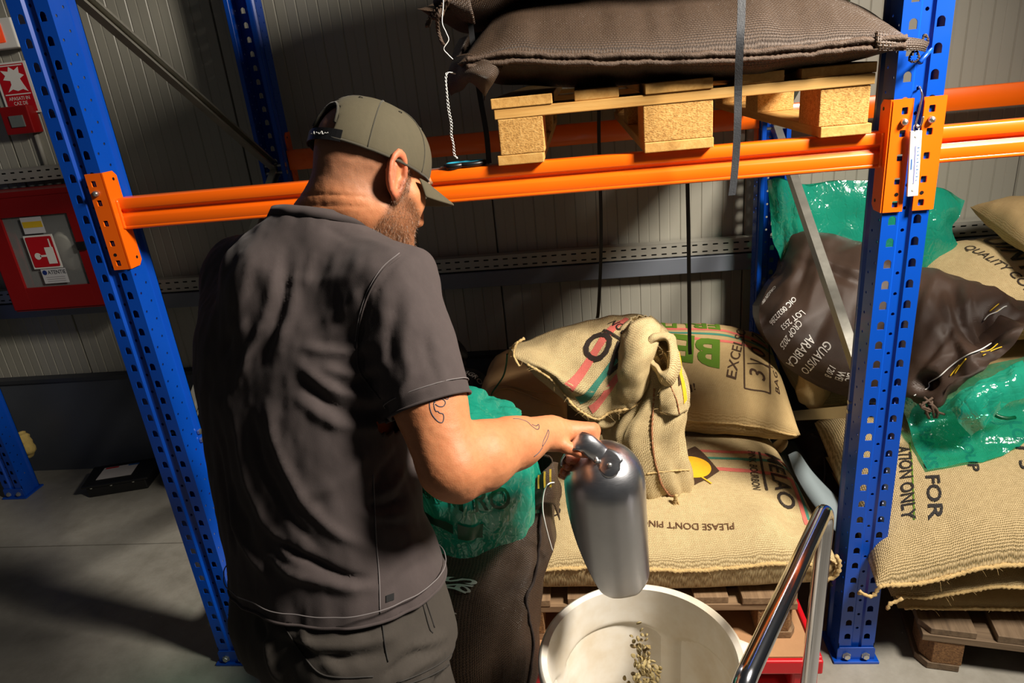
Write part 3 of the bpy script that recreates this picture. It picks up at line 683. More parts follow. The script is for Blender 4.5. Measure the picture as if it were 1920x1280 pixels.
# ------------------------------------------------------------------ mesh sacks on the shelf
def mesh_sack_low():
    cor = [(-.955, -.035, 1.700), (-.035, -.04, 1.660), (-.06, .60, 1.69), (-.95, .60, 1.69)]
    def f(P, u, v, s):
        P = P.copy()
        # front seam sags in the middle and lifts to the left; front belly leans out
        P[..., 2] += -.012*np.exp(-((u-.62)/.25)**2)*(1-v)+.012*np.exp(-((u-.12)/.1)**2)*(1-v)
        return P
    st, sb, lp = pillow(cor, .152, .062, 130, 90, (.008, .02), seed=4, wr=.012, pu=4.2, pb=2.2, ex=.62, exb=.42, lump=.010, fun=f)
    o = tag(sack_body('mesh_sack', st, sb, m_mesh), 'large brown mesh sack lying on the pale pallet, double seam along its front', 'sack')
    fr = st.G[:, 0]; fr = fr[3:-3]
    bead(fr+A(0, -.006, .006), .0062, 3, amp=.18).build('seam', m_cord_b, o, smooth=True); bead(fr+A(0, -.007, -.009), .0056, 5, amp=.18).build('seam', m_cord_b, o, smooth=True)
    # right ear and its tassel over the post
    ear = subgrid(pnet([[(1640, 62, -.035), (1640, 80, -.045), (1640, 94, -.04)], [(1690, 72, -.032), (1690, 84, -.042), (1688, 94, -.04)], [(1722, 76, -.034), (1722, 86, -.04), (1718, 95, -.04)], [(1738, 82, -.036), (1736, 88, -.04), (1732, 96, -.038)]]), 6)
    s = Surf(ear); b = MB(); s.mesh(b); e = b.build('corner_ear', m_mesh, o, smooth=True); e.modifiers.new('s', 'SOLIDIFY').thickness = .006
    t = MB()
    def knit(P, r): 
        for q in range(2): 
            Q = cr(np.array(P), 5); k = len(Q); ph = q*PI; t.tube([p+A(math.cos(i*1.3+ph), 0, math.sin(i*1.3+ph))*r for i, p in enumerate(Q)], r*.62, 6)
    px = lambda L, y: [aty(a, c, y) for a, c in L]
    knit(px([(1730, 92), (1738, 84), (1739, 74), (1735, 66), (1731, 74), (1732, 88)], -.03), .0022); knit(px([(1716, 92), (1708, 104), (1706, 112), (1714, 115), (1722, 110), (1720, 100), (1714, 92)], -.03), .0024)
    t.build('tassel', m_cord_b, o, smooth=True)
    # folded end flap at the left with a striped label
    fl = subgrid(pnet([[(858, 108, .06), (845, 130, .05), (842, 160, .05), (848, 178, .06)], [(880, 104, .0), (866, 128, -.02), (862, 150, -.02), (866, 166, .0)], [(905, 112, -.035), (890, 130, -.05), (885, 140, -.05), (882, 152, -.03)], [(930, 118, -.035), (918, 140, -.055), (908, 150, -.05), (905, 172, -.02)], [(940, 124, -.02), (925, 150, -.03), (912, 170, -.02), (906, 186, .0)]]), 6)
    fl = fl+(fbm(fl*22, 2, 3)*.006)[..., None]*A(0, -1, .3)
    b = MB(); s = Surf(fl); s.mesh(b); e = b.build('end_flap', m_mesh, o, smooth=True); e.modifiers.new('s', 'SOLIDIFY').thickness = .004
    for k in range(3): MB().ribbon([s.sample(.06+.10*i, .42+.10*k, .004) for i in range(4)], (0, 0, .003), .001).build('label_stripe', mat('label_yellow', srgb(150, 124, 30), .5), e)
    # end of the sack bulging behind the seam, left
    bl = subgrid(pnet([[(905, 60, .2), (900, 80, .2), (890, 110, .2)], [(880, 66, .12), (868, 90, .1), (858, 116, .08)], [(862, 72, .22), (850, 95, .22), (848, 118, .22)], [(870, 70, .34), (858, 96, .34), (850, 120, .34)]]), 6)
    b = MB(); Surf(bl).mesh(b); b.build('end_fold', m_mesh, o, smooth=True).modifiers.new('s', 'SOLIDIFY').thickness = .004
    return o, st
ms_low, st_low = mesh_sack_low()
def mesh_sack_top():
    cor = [(-1.03, -.01, 1.895), (-.03, -.02, 1.875), (-.05, .60, 1.875), (-1.02, .60, 1.895)]
    def f(P, u, v, s):
        P = P.copy(); P[..., 2] += -.085*np.exp(-((u-.05)/.15)**2)
        return P
    st, sb, lp = pillow(cor, .10, .045, 110, 70, (.01, .02), seed=9, wr=.018, pu=4., pb=2.4, ex=.6, exb=.5, lump=.012, fun=f)
    o = tag(sack_body('mesh_sack', st, sb, m_mesh), 'upper brown mesh sack stacked on the large one, frayed corner hanging left', 'sack')
    t = MB(); rng = random.Random(5)
    for path, r in (([(838, -8), (828, 10), (816, 22), (806, 36), (801, 50)], .006), ([(832, 6), (822, 24), (820, 40), (822, 60), (828, 78), (832, 84)], .0045), ([(842, 0), (830, 20), (826, 30), (812, 34)], .006)):
        P = cr(np.array([aty(a, c, -.02+rng.uniform(-.02, .02)) for a, c in path]), 6); k = len(P)
        for ph in (0, 2.1, 4.2): t.tube([p+A(math.cos(i*.9+ph), math.sin(i*.9+ph), .3*math.cos(i+ph))*r*.55 for i, p in enumerate(P)], r*.5, 6)
    t.build('frayed_corner', m_cord_b, o, smooth=True)
    w = subgrid(pnet([[(880, -10, -.015), (885, 18, -.02), (890, 46, .0)], [(850, -14, -.01), (852, 8, -.02), (862, 36, .0)], [(828, -16, .0), (826, 0, -.01), (838, 16, .0)], [(815, -14, .02), (812, 6, .01), (820, 18, .02)]]), 6)
    b = MB(); Surf(w).mesh(b); b.build('corner_fold', m_mesh, o, smooth=True).modifiers.new('s', 'SOLIDIFY').thickness = .005
    return o
mesh_sack_top()
# webbing straps
m_strap = mat('strap_black', srgb(58, 60, 64), .55, var=.1, vs=30, bump=.0006, bs=300); m_strap_d = mat('strap_dark', srgb(24, 24, 26), .6, var=.1)
def strap(px, ys, hw, label, m=None, tw=None):
    P = cr(np.array([aty(a, c, y) for (a, c), y in zip(px, ys)]), 6); W = [A(hw, 0, 0)]*len(P)
    if tw: W = [A(hw*math.cos(q), hw*math.sin(q), 0) for q in np.interp(np.linspace(0, 1, len(P)), *tw)]
    return tag(MB().ribbon(P, np.array(W), .0018).build('webbing_strap', m or m_strap), label, 'strap')
strap([(1391, -20), (1390, 30), (1388, 70), (1386, 110), (1384, 170), (1383, 230), (1380, 290), (1375, 345), (1372, 366)], [-.11, -.12, -.125, -.115, -.09, -.085, -.075, -.07, -.068], .0075, 'grey webbing strap hanging down over the large mesh sack and orange beam')
strap([(1123, 195), (1123, 260), (1125, 330), (1127, 420), (1126, 500), (1122, 580), (1120, 596)], [.50, .50, .50, .50, .51, .53, .55], .0052, 'left one of two dark straps hanging behind the burlap sacks', m_strap_d)
strap([(1287, 260), (1289, 345), (1291, 440), (1292, 540), (1293, 640), (1294, 664)], [.42, .42, .42, .42, .42, .42], .0056, 'right one of two dark straps hanging, its end over the green lettering', m_strap_d)
strap([(882, 40), (890, 110), (900, 180), (912, 250), (917, 306)], [.09, .075, .06, .045, .035], .006, 'dark strap running down behind the left end of the pale pallet', m_strap_d)
# white twine and scissors
def twine(px, ys, r, label, m, chain=True, seed=2):
    P = cr(np.array([aty(a, c, y) for (a, c), y in zip(px, ys)]), 8); L = np.concatenate([[0], np.cumsum(np.linalg.norm(np.diff(P, axis=0), axis=1))]); b = MB()
    if not chain: b.tube(P, r, 6)
    else:
        k = int(L[-1]/.0025); s = np.linspace(0, L[-1], k); Q = np.stack([np.interp(s, L, P[:, i]) for i in range(3)], -1)
        lo = .0022+.0012*vnoise(np.stack([s*45, s*0, s*0], -1), seed)
        for ph in (0, PI): b.tube([q+A(math.cos(x*420+ph)*l, .6*math.sin(x*420+ph)*l, 0) for q, x, l in zip(Q, s, lo)], r, 5)
    return tag(b.build('white_twine', m, smooth=True), label, 'twine')
twine([(831, -15), (831, 10), (829, 42), (836, 60), (841, 75), (832, 91), (840, 102), (849, 111)], [-.05, -.05, -.05, -.045, -.04, -.04, -.03, -.02], .0011, 'kinked white thread hanging from the upper mesh sack', m_thread_w, False)
twine([(855, 139), (846, 136), (838, 137), (836, 150), (838, 175), (841, 205), (846, 232), (846, 252), (850, 270), (852, 290), (858, 297)], [-.0, -.03, -.04, -.045, -.045, -.04, -.03, -.02, -.012, -.004, .0], .0009, 'looped white chain-stitch thread hanging above the scissors', m_thread_w)
sc = root('scissors', tuple(aty(850, 303, .03)), 'scissors with black and blue handles lying on the orange beam', 'scissors')
m_teal = mat('handle_blue', srgb(40, 150, 178), .4)
def ring_handle(c, rx, ry, tilt):
    c = A(*c); n = 28; b = MB(); d = MB()
    P = [c+A(math.cos(a)*rx*math.cos(tilt)-math.sin(a)*ry*math.sin(tilt), math.cos(a)*rx*math.sin(tilt)+math.sin(a)*ry*math.cos(tilt), 0) for a in np.linspace(0, 2*PI, n, endpoint=False)]
    b.tube(P, .0062, 8, closed=True); Q = [c+(p-c)*.84+A(0, 0, .0022) for p in P]; d.tube(Q, .0046, 8, closed=True)
    h = under(b.build('handle', m_black, smooth=True), sc); w = d.build('handle_insert', m_teal, smooth=True); w.parent = h
ring_handle((-.998, .034, 1.4885), .021, .016, .3); ring_handle((-.958, .042, 1.4885), .030, .018, .25)
under(MB().prism([(-1.02, .040, 1.4825), (-1.02, .05, 1.4825), (-1.14, .034, 1.4825), (-1.145, .032, 1.4825)], (0, 0, .002)).build('blade', m_bolt), sc)
under(MB().lathe([(0, .003), (.005, .002), (.005, 0)], (-1.03, .043, 1.4845), 12).build('pivot_screw', m_bolt), sc)
for k, (z, dx, lab) in enumerate(((2.06, .0, 'third brown mesh sack of the shelf stack, just above the frayed one'), (2.22, .02, 'topmost brown mesh sack, high on the shelf stack'))):
    g = pillow([(-.97+dx, .0, z), (-.03+dx, -.01, z), (-.05+dx, .62, z), (-.96+dx, .62, z)], .085, .075, 60, 44, (.01, .02), seed=90+k, pu=4, pb=2.4, exb=.45)
    tag(sack_body('mesh_sack', g[0], g[1], m_mesh), lab, 'sack')
# ================================================================== centre bay: red platform, old pallet, burlap sacks
m_redp = mat('platform_red', srgb(196, 16, 28), .4, var=.08, vs=12)
rp = root('platform', (-.53, .4, 0), 'red platform with worn tan board on top, under the old pallet', 'platform')
PX0, PX1, PY0, PY1, PZ = -.925, -.155, -.135, 1.06, .15
b = MB().box(((PX0+PX1)/2, (PY0+PY1)/2, PZ-.006), (PX1-PX0-.012, PY1-PY0-.012, .012)); under(b.build('deck_board', mat('deck_tan', srgb(176, 132, 92), .75, var=.16, vs=16, bump=.0008, bs=90)), rp)
b = MB()
for (c, s) in ((((PX0+PX1)/2, PY0-.006, PZ-.02), (PX1-PX0+.024, .016, .046)), (((PX0+PX1)/2, PY1+.006, PZ-.02), (PX1-PX0+.024, .016, .046)), ((PX0-.006, (PY0+PY1)/2, PZ-.02), (.016, PY1-PY0, .046)), ((PX1+.006, (PY0+PY1)/2, PZ-.02), (.016, PY1-PY0, .046))): under(MB().box(c, s).build('rim', m_redp, bevel=.005), rp)
for x in (PX0+.03, PX1-.03):
    for y in (PY0+.04, PY1-.04): under(MB().box((x, y, .053), (.07, .09, .106)).build('leg', m_redp, bevel=.008), rp)
under(MB().box(((PX0+PX1)/2, PY0+.05, .02), (PX1-PX0-.1, .06, .03)).build('crossbar', m_redp, bevel=.005), rp)
pallet((-.592, -.066, PZ+.001), 0, 'o', 'old wooden pallet on the red platform under the burlap sacks', 8, .02)
ZP = PZ+.001+.1455

def sackobj(name, geo, m, label, border=None, seed=1, cordm=None, r=.0045, sides=(0,), cat='sack', fr=0):
    st, sb, lp = geo; o = tag(sack_body(name, st, sb, m), label, cat)
    for q in sides:
        P = {0: st.G[:, 0], 1: st.G[-1], 2: st.G[:, -1], 3: st.G[0]}[q][2:-2]
        bead(P, r, seed+q).build('seam', cordm or m_cord, o, smooth=True)
        if fr: frays(P, seed+20, fr, .022, .00035, parent=o)
    return o
# --- bottom layer sack at the back, almost hidden
g = pillow([(-.86, .67, ZP+.075), (-.09, .63, ZP+.08), (-.06, 1.06, ZP+.08), (-.86, 1.08, ZP+.08)], .085, .073, 60, 50, (.02, .02), seed=12, exb=.3)
o = sackobj('burlap_sack', g, m_jute_dull, 'burlap sack under the green-lettered sack, only a knotted corner showing')
K = [aty(1452, 838, .60), aty(1462, 830, .585), aty(1470, 826, .575), aty(1468, 835, .58), aty(1460, 843, .59)]
MB().tube(cr(K, 4), [.013]*17, 8).build('corner_knot', m_jute_dull, o, smooth=True)
# --- front bottom sack
def fm(P, u, v, s):
    P = P.copy(); a, b = 2*u-1, 2*v-1
    if s > 0: P[..., 2] += -.030*np.exp(-((u-.90)/.06)**2-((v-.16)/.10)**2)+.012*np.exp(-((u-.80)/.06)**2-((v-.12)/.08)**2)
    P[..., 2] += (.008*np.sin(u*9)*(1-v)**3)
    return P
g = pillow([(-.92, -.068, ZP+.099), (-.095, -.067, ZP+.101), (-.105, .60, ZP+.10), (-.92, .62, ZP+.10)], .105, .101, 150, 110, (.012, .012), seed=21, wr=.006, pu=7.0, pb=3.4, ex=.5, exb=.2, pb2=7, lump=.010, fun=fm)
s_mel = g[0]
mel = sackobj('burlap_sack', g, m_jute, 'large burlap sack at front with diamond emblem and black lettering on top', seed=3, r=.0055, fr=30)
K = [aty(1498, 1066, -.055), aty(1520, 1062, -.058), aty(1545, 1060, -.06), aty(1564, 1060, -.058)]
MB().tube(cr(K, 5), [.016, .017, .018, .019, .02, .021, .022, .023, .024, .024, .024, .024, .022, .02, .018, .012], 12, flat=.75).build('corner_ear', m_jute, mel, smooth=True)
bead(cr(np.array([aty(1568, 1040, -.075), aty(1574, 1056, -.08), aty(1571, 1072, -.08), aty(1560, 1082, -.078), aty(1545, 1086, -.075), aty(1520, 1086, -.07)]), 6), .006, 4).build('corner_cord', m_cord, mel, smooth=True)
# printing on the front sack
pp = lambda st, px, py: st.inv((px, py))
def stripe(st, pa, pb, w, mt, parent, name='stripe', off=.0012, bend=0):
    u0, u1 = st.inv(pa), st.inv(pb); a = A(u0[0]*st.W, u0[1]*st.H); c = A(u1[0]*st.W, u1[1]*st.H); L = np.linalg.norm(c-a)
    return on_surf(name, [rect2(L, w, L/2, 0)], st, u0, (c-a)/L, mt, parent, off=off)
stripe(s_mel, (1200, 846), (1488, 872), .017, ink_r, mel); stripe(s_mel, (1200, 862), (1488, 888), .013, ink_t, mel); stripe(s_mel, (1200, 876), (1488, 903), .017, ink_r, mel)
stripe(s_mel, (1484, 900), (1513, 984), .012, ink_r, mel); stripe(s_mel, (1490, 896), (1516, 975), .010, ink_t, mel)
print_px(s_mel, (1434, 850), (1462, 950), 'MELAO', .1, ink_k, mel, bold=.014, hscale=.072, off=.003)
print_px(s_mel, (1402, 846), (1412, 918), 'PINK BOURBON', .1, ink_k, mel, bold=.010, hscale=.034, off=.003)
stripe(s_mel, (1423, 848), (1438, 920), .008, ink_k, mel, 'printed_line', .003)
print_px(s_mel, (1376, 980), (1160, 970), "PLEASE DON'T PINCH ME", .05, ink_br, mel, bold=.008, hscale=.03, off=.0025)
print_px(s_mel, (1052, 965), (1046, 890), 'COLOMBIA', .05, ink_k, mel, bold=.006, hscale=.05)
def emblem(st, c0, ex, parent, off=.002):
    u0 = st.inv(c0); u1 = st.inv(ex); a = A(u0[0]*st.W, u0[1]*st.H); c = A(u1[0]*st.W, u1[1]*st.H); d = c-a; R = np.linalg.norm(d); d = d/R
    on_surf('emblem_field', [poly2([(-R, 0), (0, -1.45*R), (R, 0), (0, 1.45*R)])], st, u0, d, ink_kb, parent, off=off)
    s = R
    fr = []
    for k in range(4):
        p = [A(math.cos(k*PI/2), math.sin(k*PI/2))*s*1.06, A(math.cos((k+1)*PI/2), math.sin((k+1)*PI/2))*s*1.06]; q = [x*.93 for x in p]
    on_surf('emblem_cross', [rect2(s*.07, s*1.1, 0, s*.62), rect2(s*.07, s*1.1, 0, -s*.62)], st, u0, A(d[0]*math.cos(.75)-d[1]*math.sin(.75), d[0]*math.sin(.75)+d[1]*math.cos(.75)), ink_y, parent, off=off+.0012)
    cres = [(.72*s*math.cos(t), .62*s*math.sin(t)) for t in np.linspace(-2.2, 2.2, 26)]+[(-.75*s, .5*s), (-.75*s, -.5*s)]
    on_surf('emblem_shape', [poly2(cres)], st, u0, d, ink_y, parent, off=off+.0018)
emblem(s_mel, (1295, 878), (1349, 884), mel, .0028)
# --- upper back sack with green lettering
def fb(P, u, v, s):
    P = P.copy()
    P[..., 2] += -.02*np.exp(-((u-.97)/.12)**2)*(1-v)
    return P
g = pillow([(-.76, .52, .575), (-.066, .385, .548), (-.045, .88, .66), (-.74, 1.02, .67)], .115, .105, 120, 90, (.012, .015), seed=33, wr=.007, pu=5., pb=2.8, ex=.5, exb=.42, lump=.010, fun=fb)
s_be = g[0]
be = sackobj('burlap_sack', g, m_jute_dull, 'burlap sack with bold green letters lying in the second layer at back', seed=6, r=.004)
print_px(s_be, (1350, 640), (1264, 628), 'BE', .2, ink_g, be, bold=.035, hscale=.25)
print_px(s_be, (1352, 600), (1190, 590), 'FRUTA', .2, ink_g, be, bold=.03, hscale=.10)
stripe(s_be, (1230, 616), (1440, 652), .016, ink_r, be); stripe(s_be, (1230, 622), (1446, 662), .012, ink_t, be); stripe(s_be, (1230, 630), (1430, 662), .016, ink_r, be); stripe(s_be, (1180, 604), (1440, 630), .016, ink_r, be)
print_px(s_be, (1380, 712), (1398, 620), 'EXCELSO', .05, ink_kb, be, bold=.006, hscale=.048)
print_px(s_be, (1434, 716), (1446, 604), '3 | 0170', .05, ink_kb, be, bold=.004, hscale=.075)
for a, c in (((1396, 728), (1402, 604)), ((1444, 738), (1456, 610)), ((1396, 728), (1444, 738)), ((1401, 682), (1449, 690))): stripe(s_be, a, c, .005, ink_kb, be, 'printed_frame', .002)
print_px(s_be, (1303, 722), (1262, 722), '¡Por', .05, ink_kb, be, bold=.006, hscale=.034)
print_px(s_be, (1462, 740), (1456, 700), 'BAG', .05, ink_kb, be, bold=.0, hscale=.02)
# --- half-empty open burlap sack standing crumpled on the front sack
osk = root('open_burlap_sack', tuple(aty(1235, 940, .20)), 'crumpled half-empty open burlap sack with its top folded over to the left', 'sack')
def crumple(G, amp, sc, seed, an=(1, 1, 1)):
    N = normals(G); return G+N*(fbm(G*sc*A(*an), 3, seed)*amp)[..., None]
def shell(mb_surf, name, m, parent, th=.003, **kw):
    b = MB()
    for s in (mb_surf if isinstance(mb_surf, list) else [mb_surf]): s.mesh(b)
    o = under(b.build(name, m, smooth=True, **kw), parent)
    if th: q = o.modifiers.new('thick', 'SOLIDIFY'); q.thickness = th; q.offset = 0
    return o
# body: rings from the base to the shoulder, given by left and right outline pixels
def px_loft(rows, n=40, m=8, sq=2.4, twist=0.):
    """rows: (left px, right px, row y left, row y right, depth y, half depth) -> closed rings"""
    rings = []
    for xl, xr, yl, yr, yd, hd in rows:
        a, c = aty(xl, yl, yd), aty(xr, yr, yd); ce = (a+c)/2; ax = (c-a)/2; vw = nrm(A(0, 1, .0)); ring = []
        for k in range(n):
            t = 2*PI*k/n; cs, sn = math.cos(t), math.sin(t); ring.append(ce+ax*np.sign(cs)*abs(cs)**(2/sq)+vw*hd*np.sign(sn)*abs(sn)**(2/sq))
        rings.append(ring)
    R = np.array(rings); return np.stack([cr(R[:, k], m) for k in range(n)], 0)
rows = [(1216, 1268, 952, 948, .17, .012), (1190, 1293, 940, 930, .18, .05), (1172, 1293, 900, 885, .19, .085), (1154, 1287, 850, 845, .19, .095), (1138, 1283, 812, 800, .19, .095), (1146, 1288, 780, 762, .20, .095), (1172, 1286, 745, 730, .21, .09), (1186, 1278, 705, 690, .22, .08), (1176, 1266, 660, 650, .23, .075), (1170, 1245, 622, 622, .25, .065), (1185, 1222, 598, 602, .27, .03)]
G = px_loft(rows); G = np.concatenate([G, G[:1]], 0)
Nn = normals(G); u = np.linspace(0, 1, G.shape[0])[:, None]; v = np.linspace(0, 1, G.shape[1])[None, :]
w = np.sin(2*PI*u); q = np.stack([np.cos(2*PI*u)*1.5+v*0, np.sin(2*PI*u)*1.5+v*0, v*2.2+u*0], -1)
G = G+Nn*((fbm(q*1.7, 3, 4)*.016+fbm(q*A(4, 4, 1.), 2, 8)*.014-(ridge(q*A(2.6, 2.6, .8), 12) > .86)*.0)*np.sin(PI*np.clip(v*.94+.04, 0, 1))**.4)[..., None]
G[-1] = G[0]
s_body = Surf(G, .62, .62); body = shell(s_body, 'sack_body', m_jute, osk, .003)
# side seam down the front, red stitching, tied tail
sm = [(1226, 728), (1224, 770), (1222, 810), (1226, 850), (1232, 880), (1240, 905), (1256, 925), (1268, 928)]
P = np.array([s_body.sample(*[np.array(z) for z in s_body.inv(p)], .004) for p in sm]); bead(cr(P, 6), .0026, 3, amp=.6).build('seam', mat('stitch_rose', srgb(150, 100, 66), .9, var=.5, vs=120), None, smooth=True).parent = None
o = bpy.data.objects[-1] if False else None
seam = [x for x in COL.objects if x.name.startswith('seam')][-1]; under(seam, osk)
sm2 = [(1292, 880), (1262, 882), (1236, 884), (1212, 888)]
P = np.array([s_body.sample(*[np.array(z) for z in s_body.inv(p)], .002) for p in sm2]); under(bead(cr(P, 6), .0022, 6).build('fold_line', m_cord, smooth=True), osk)
for k, L in enumerate(([(1268, 928), (1264, 945), (1256, 956), (1252, 968)], [(1268, 928), (1268, 946), (1268, 960), (1280, 970)], [(1266, 930), (1272, 944), (1276, 955), (1283, 958)])):
    under(bead(cr(np.array([aty(a, c, .09) for a, c in L]), 6), .005-.001*k, 12+k, step=.004).build('tied_tail', m_cord, smooth=True), osk)
# flap draped to the left, its hem towards us
net = pnet([
 [(953, 650, .30), (956, 656, .26), (960, 662, .24), (966, 668, .235)],
 [(1008, 634, .33), (1012, 656, .26), (1022, 684, .21), (1034, 712, .185)],
 [(1066, 607, .35), (1062, 648, .25), (1068, 706, .18), (1076, 760, .145)],
 [(1126, 595, .37), (1116, 640, .24), (1114, 716, .155), (1116, 786, .125)],
 [(1176, 590, .37), (1166, 636, .22), (1156, 704, .14), (1146, 770, .14)],
 [(1206, 596, .36), (1196, 640, .20), (1190, 700, .125), (1178, 760, .135)],
 [(1226, 612, .34), (1216, 646, .19), (1212, 690, .15), (1200, 742, .165)]])
F = subgrid(net, 9); F = crumple(F, .011, 8, 5)
uu = np.linspace(0, 1, F.shape[0])[:, None]; vv = np.linspace(0, 1, F.shape[1])[None, :]
F = F+normals(F)*(.014*np.exp(-((vv-(.80-.1*uu))/.05)**2)*np.clip((uu-.05)*6, 0, 1)*np.clip((.75-uu)*6, 0, 1)*-1)[..., None]
s_fl = Surf(F); fl = shell(s_fl, 'folded_flap', m_jute, osk, .003)
if np.einsum('ijk,ijk->ij', s_fl.N, CAMP-F).mean() < 0: s_fl.N = -s_fl.N
def ink_on(st, fn): return under(fn, osk)
def sprint(*a, **k): under(print_px(*a, **k), osk)
for pa, pb, w_, mt in (((1066, 728), (1178, 598), .024, ink_r), ((1084, 750), (1168, 660), .020, ink_t), ((1108, 768), (1160, 705), .022, ink_r), ((1196, 600), (1226, 628), .016, ink_r)):
    under(stripe(s_fl, pa, pb, w_, mt, None, off=.003), osk)
sprint(s_fl, (1152, 700), (1106, 664), 'LAO', .1, ink_k, None, bold=.014, hscale=.105, off=.0045, up=-1) if False else None
def word(st, s, c, ex, size, mt, bold=.012, off=.004):
    """word centred at the surface point under pixel c; its reading direction runs towards pixel ex"""
    u0, u1 = st.inv(c), st.inv(ex); a = A(u0[0]*st.W, u0[1]*st.H); d = A(u1[0]*st.W, u1[1]*st.H)-a; d = d/np.linalg.norm(d)
    # choose the text-up axis so that letters are not mirrored as seen from outside
    V, F_ = centre(text_geo(s, size, bold)); p0 = st.sample(*map(np.array, u0)); p1 = st.sample(np.array((a[0]+d[0]*.01)/st.W), np.array((a[1]+d[1]*.01)/st.H)); e = A(-d[1], d[0])
    p2 = st.sample(np.array((a[0]+e[0]*.01)/st.W), np.array((a[1]+e[1]*.01)/st.H))
    if np.dot(np.cross(p1-p0, p2-p0), CAMP-p0) < 0: e = -e
    return on_surf('lettering', [(V, F_)], st, u0, d, mt, None, e2=e, off=off)
under(word(s_fl, 'AO', (1140, 662), (1120, 649), .105, ink_k, .018), osk)
under(word(s_fl, 'RBON', (1166, 616), (1150, 606), .036, ink_k, .012), osk)
under(stripe(s_fl, (1132, 620), (1172, 646), .007, ink_k, None, 'printed_line', .004), osk)
net = pnet([[(1160, 636, .22), (1153, 690, .155), (1150, 740, .15), (1162, 778, .165)], [(1180, 608, .21), (1172, 668, .115), (1168, 728, .105), (1178, 768, .13)], [(1212, 597, .23), (1206, 648, .105), (1200, 700, .092), (1198, 746, .115)], [(1238, 610, .25), (1234, 642, .15), (1222, 682, .13), (1214, 720, .145)]])
Q_ = crumple(subgrid(net, 9), .007, 13, 31); s_q2 = Surf(Q_); under(shell(s_q2, 'front_fold', m_jute, osk, .004), osk)
# hem of the flap and the tie at its corner
P = F[:, -1]; under(bead(P[3:], .0042, 8).build('hem', m_cord, smooth=True), osk); under(frays(P, 5, 60, .022, .00035), osk)
under(bead(cr(np.array([aty(*q) for q in [(952, 664, .27), (962, 650, .25), (972, 640, .24), (982, 634, .25)]]), 6), .004, 4).build('tie', m_cord, smooth=True), osk)
under(bead(cr(np.array([aty(*q) for q in [(972, 640, .23), (964, 652, .225), (963, 664, .22), (968, 676, .215), (974, 686, .21)]]), 6), .0034, 5).build('tie', m_cord, smooth=True), osk)
# inner lining of the flap (second layer of cloth showing under the hem)
net = pnet([[(962, 664, .26), (966, 668, .27), (972, 674, .3)], [(1030, 708, .20), (1030, 716, .21), (1036, 730, .26)], [(1074, 756, .165), (1080, 768, .17), (1090, 776, .24)], [(1116, 784, .145), (1126, 800, .15), (1136, 800, .22)], [(1148, 770, .16), (1160, 794, .16), (1170, 790, .22)], [(1180, 756, .15), (1190, 770, .17), (1200, 780, .24)]])
under(shell(Surf(crumple(subgrid(net, 8), .006, 14, 9)), 'inner_hem', m_jute, osk, .003), osk)
# rolled mouth with a dark hollow, upper right
c = aty(1238, 664, .115); ax = nrm(A(-.25, -.8, .45)); X = nrm(np.cross(ax, A(0, 0, 1))); Yv = np.cross(X, ax)
prof = [(.066, -.075), (.066, -.045), (.060, -.02), (.053, -.004), (.047, .002), (.042, -.002), (.039, -.016), (.037, -.05), (.022, -.085), (.006, -.10)]
n = 40; G2 = []
for k in range(n+1):
    t = 2*PI*k/n; row = []
    for r_, z in prof:
        e = 1+.16*math.sin(2*t+.6)+.10*math.sin(3*t+1.5)
        row.append(c+X*math.cos(t)*r_*.62*e+Yv*math.sin(t)*r_*1.15*e+ax*(z+.012*math.sin(2*t)))
    G2.append(cr(np.array(row), 4))
G2 = np.array(G2); G2[:-1] = crumple(G2, .006, 16, 14)[:-1]; G2[-1] = G2[0]
under(shell(Surf(G2), 'rolled_mouth', m_jute, osk, .003), osk)
# right hood of cloth running from the mouth down the right side, with the yellow print
net = pnet([[(1206, 596, .33), (1212, 606, .28), (1214, 622, .22), (1210, 640, .17)], [(1236, 606, .33), (1246, 626, .26), (1246, 640, .20), (1236, 652, .15)], [(1256, 632, .30), (1266, 650, .22), (1264, 664, .16), (1252, 676, .125)], [(1272, 668, .28), (1276, 690, .19), (1266, 708, .13), (1246, 712, .115)], [(1284, 712, .26), (1284, 726, .17), (1268, 738, .115), (1236, 736, .11)], [(1292, 752, .25), (1288, 768, .16), (1268, 778, .105), (1238, 776, .115)]])
H_ = crumple(subgrid(net, 8), .006, 12, 21); s_h = Surf(H_)
if np.einsum('ijk,ijk->ij', s_h.N, CAMP-H_).mean() < 0: s_h.N = -s_h.N
under(shell(s_h, 'hood_fold', m_jute, osk, .004), osk)
under(stripe(s_h, (1270, 664), (1284, 752), .032, ink_y, None, 'yellow_print', .004), osk); under(stripe(s_h, (1268, 680), (1272, 722), .012, ink_kb, None, 'printed_mark', .0055), osk)
under(frays(np.concatenate([G2[:, 14], H_[:, -1]]), 15, 50, .022, .00035), osk)
under(bead(cr(np.array([s_h.sample(*[np.array(z) for z in s_h.inv(p)], .003) for p in [(1254, 700), (1258, 725), (1268, 750), (1272, 775)]]), 5), .0018, 3).build('stitch_line', MATS['stitch_rose'], smooth=True), osk)
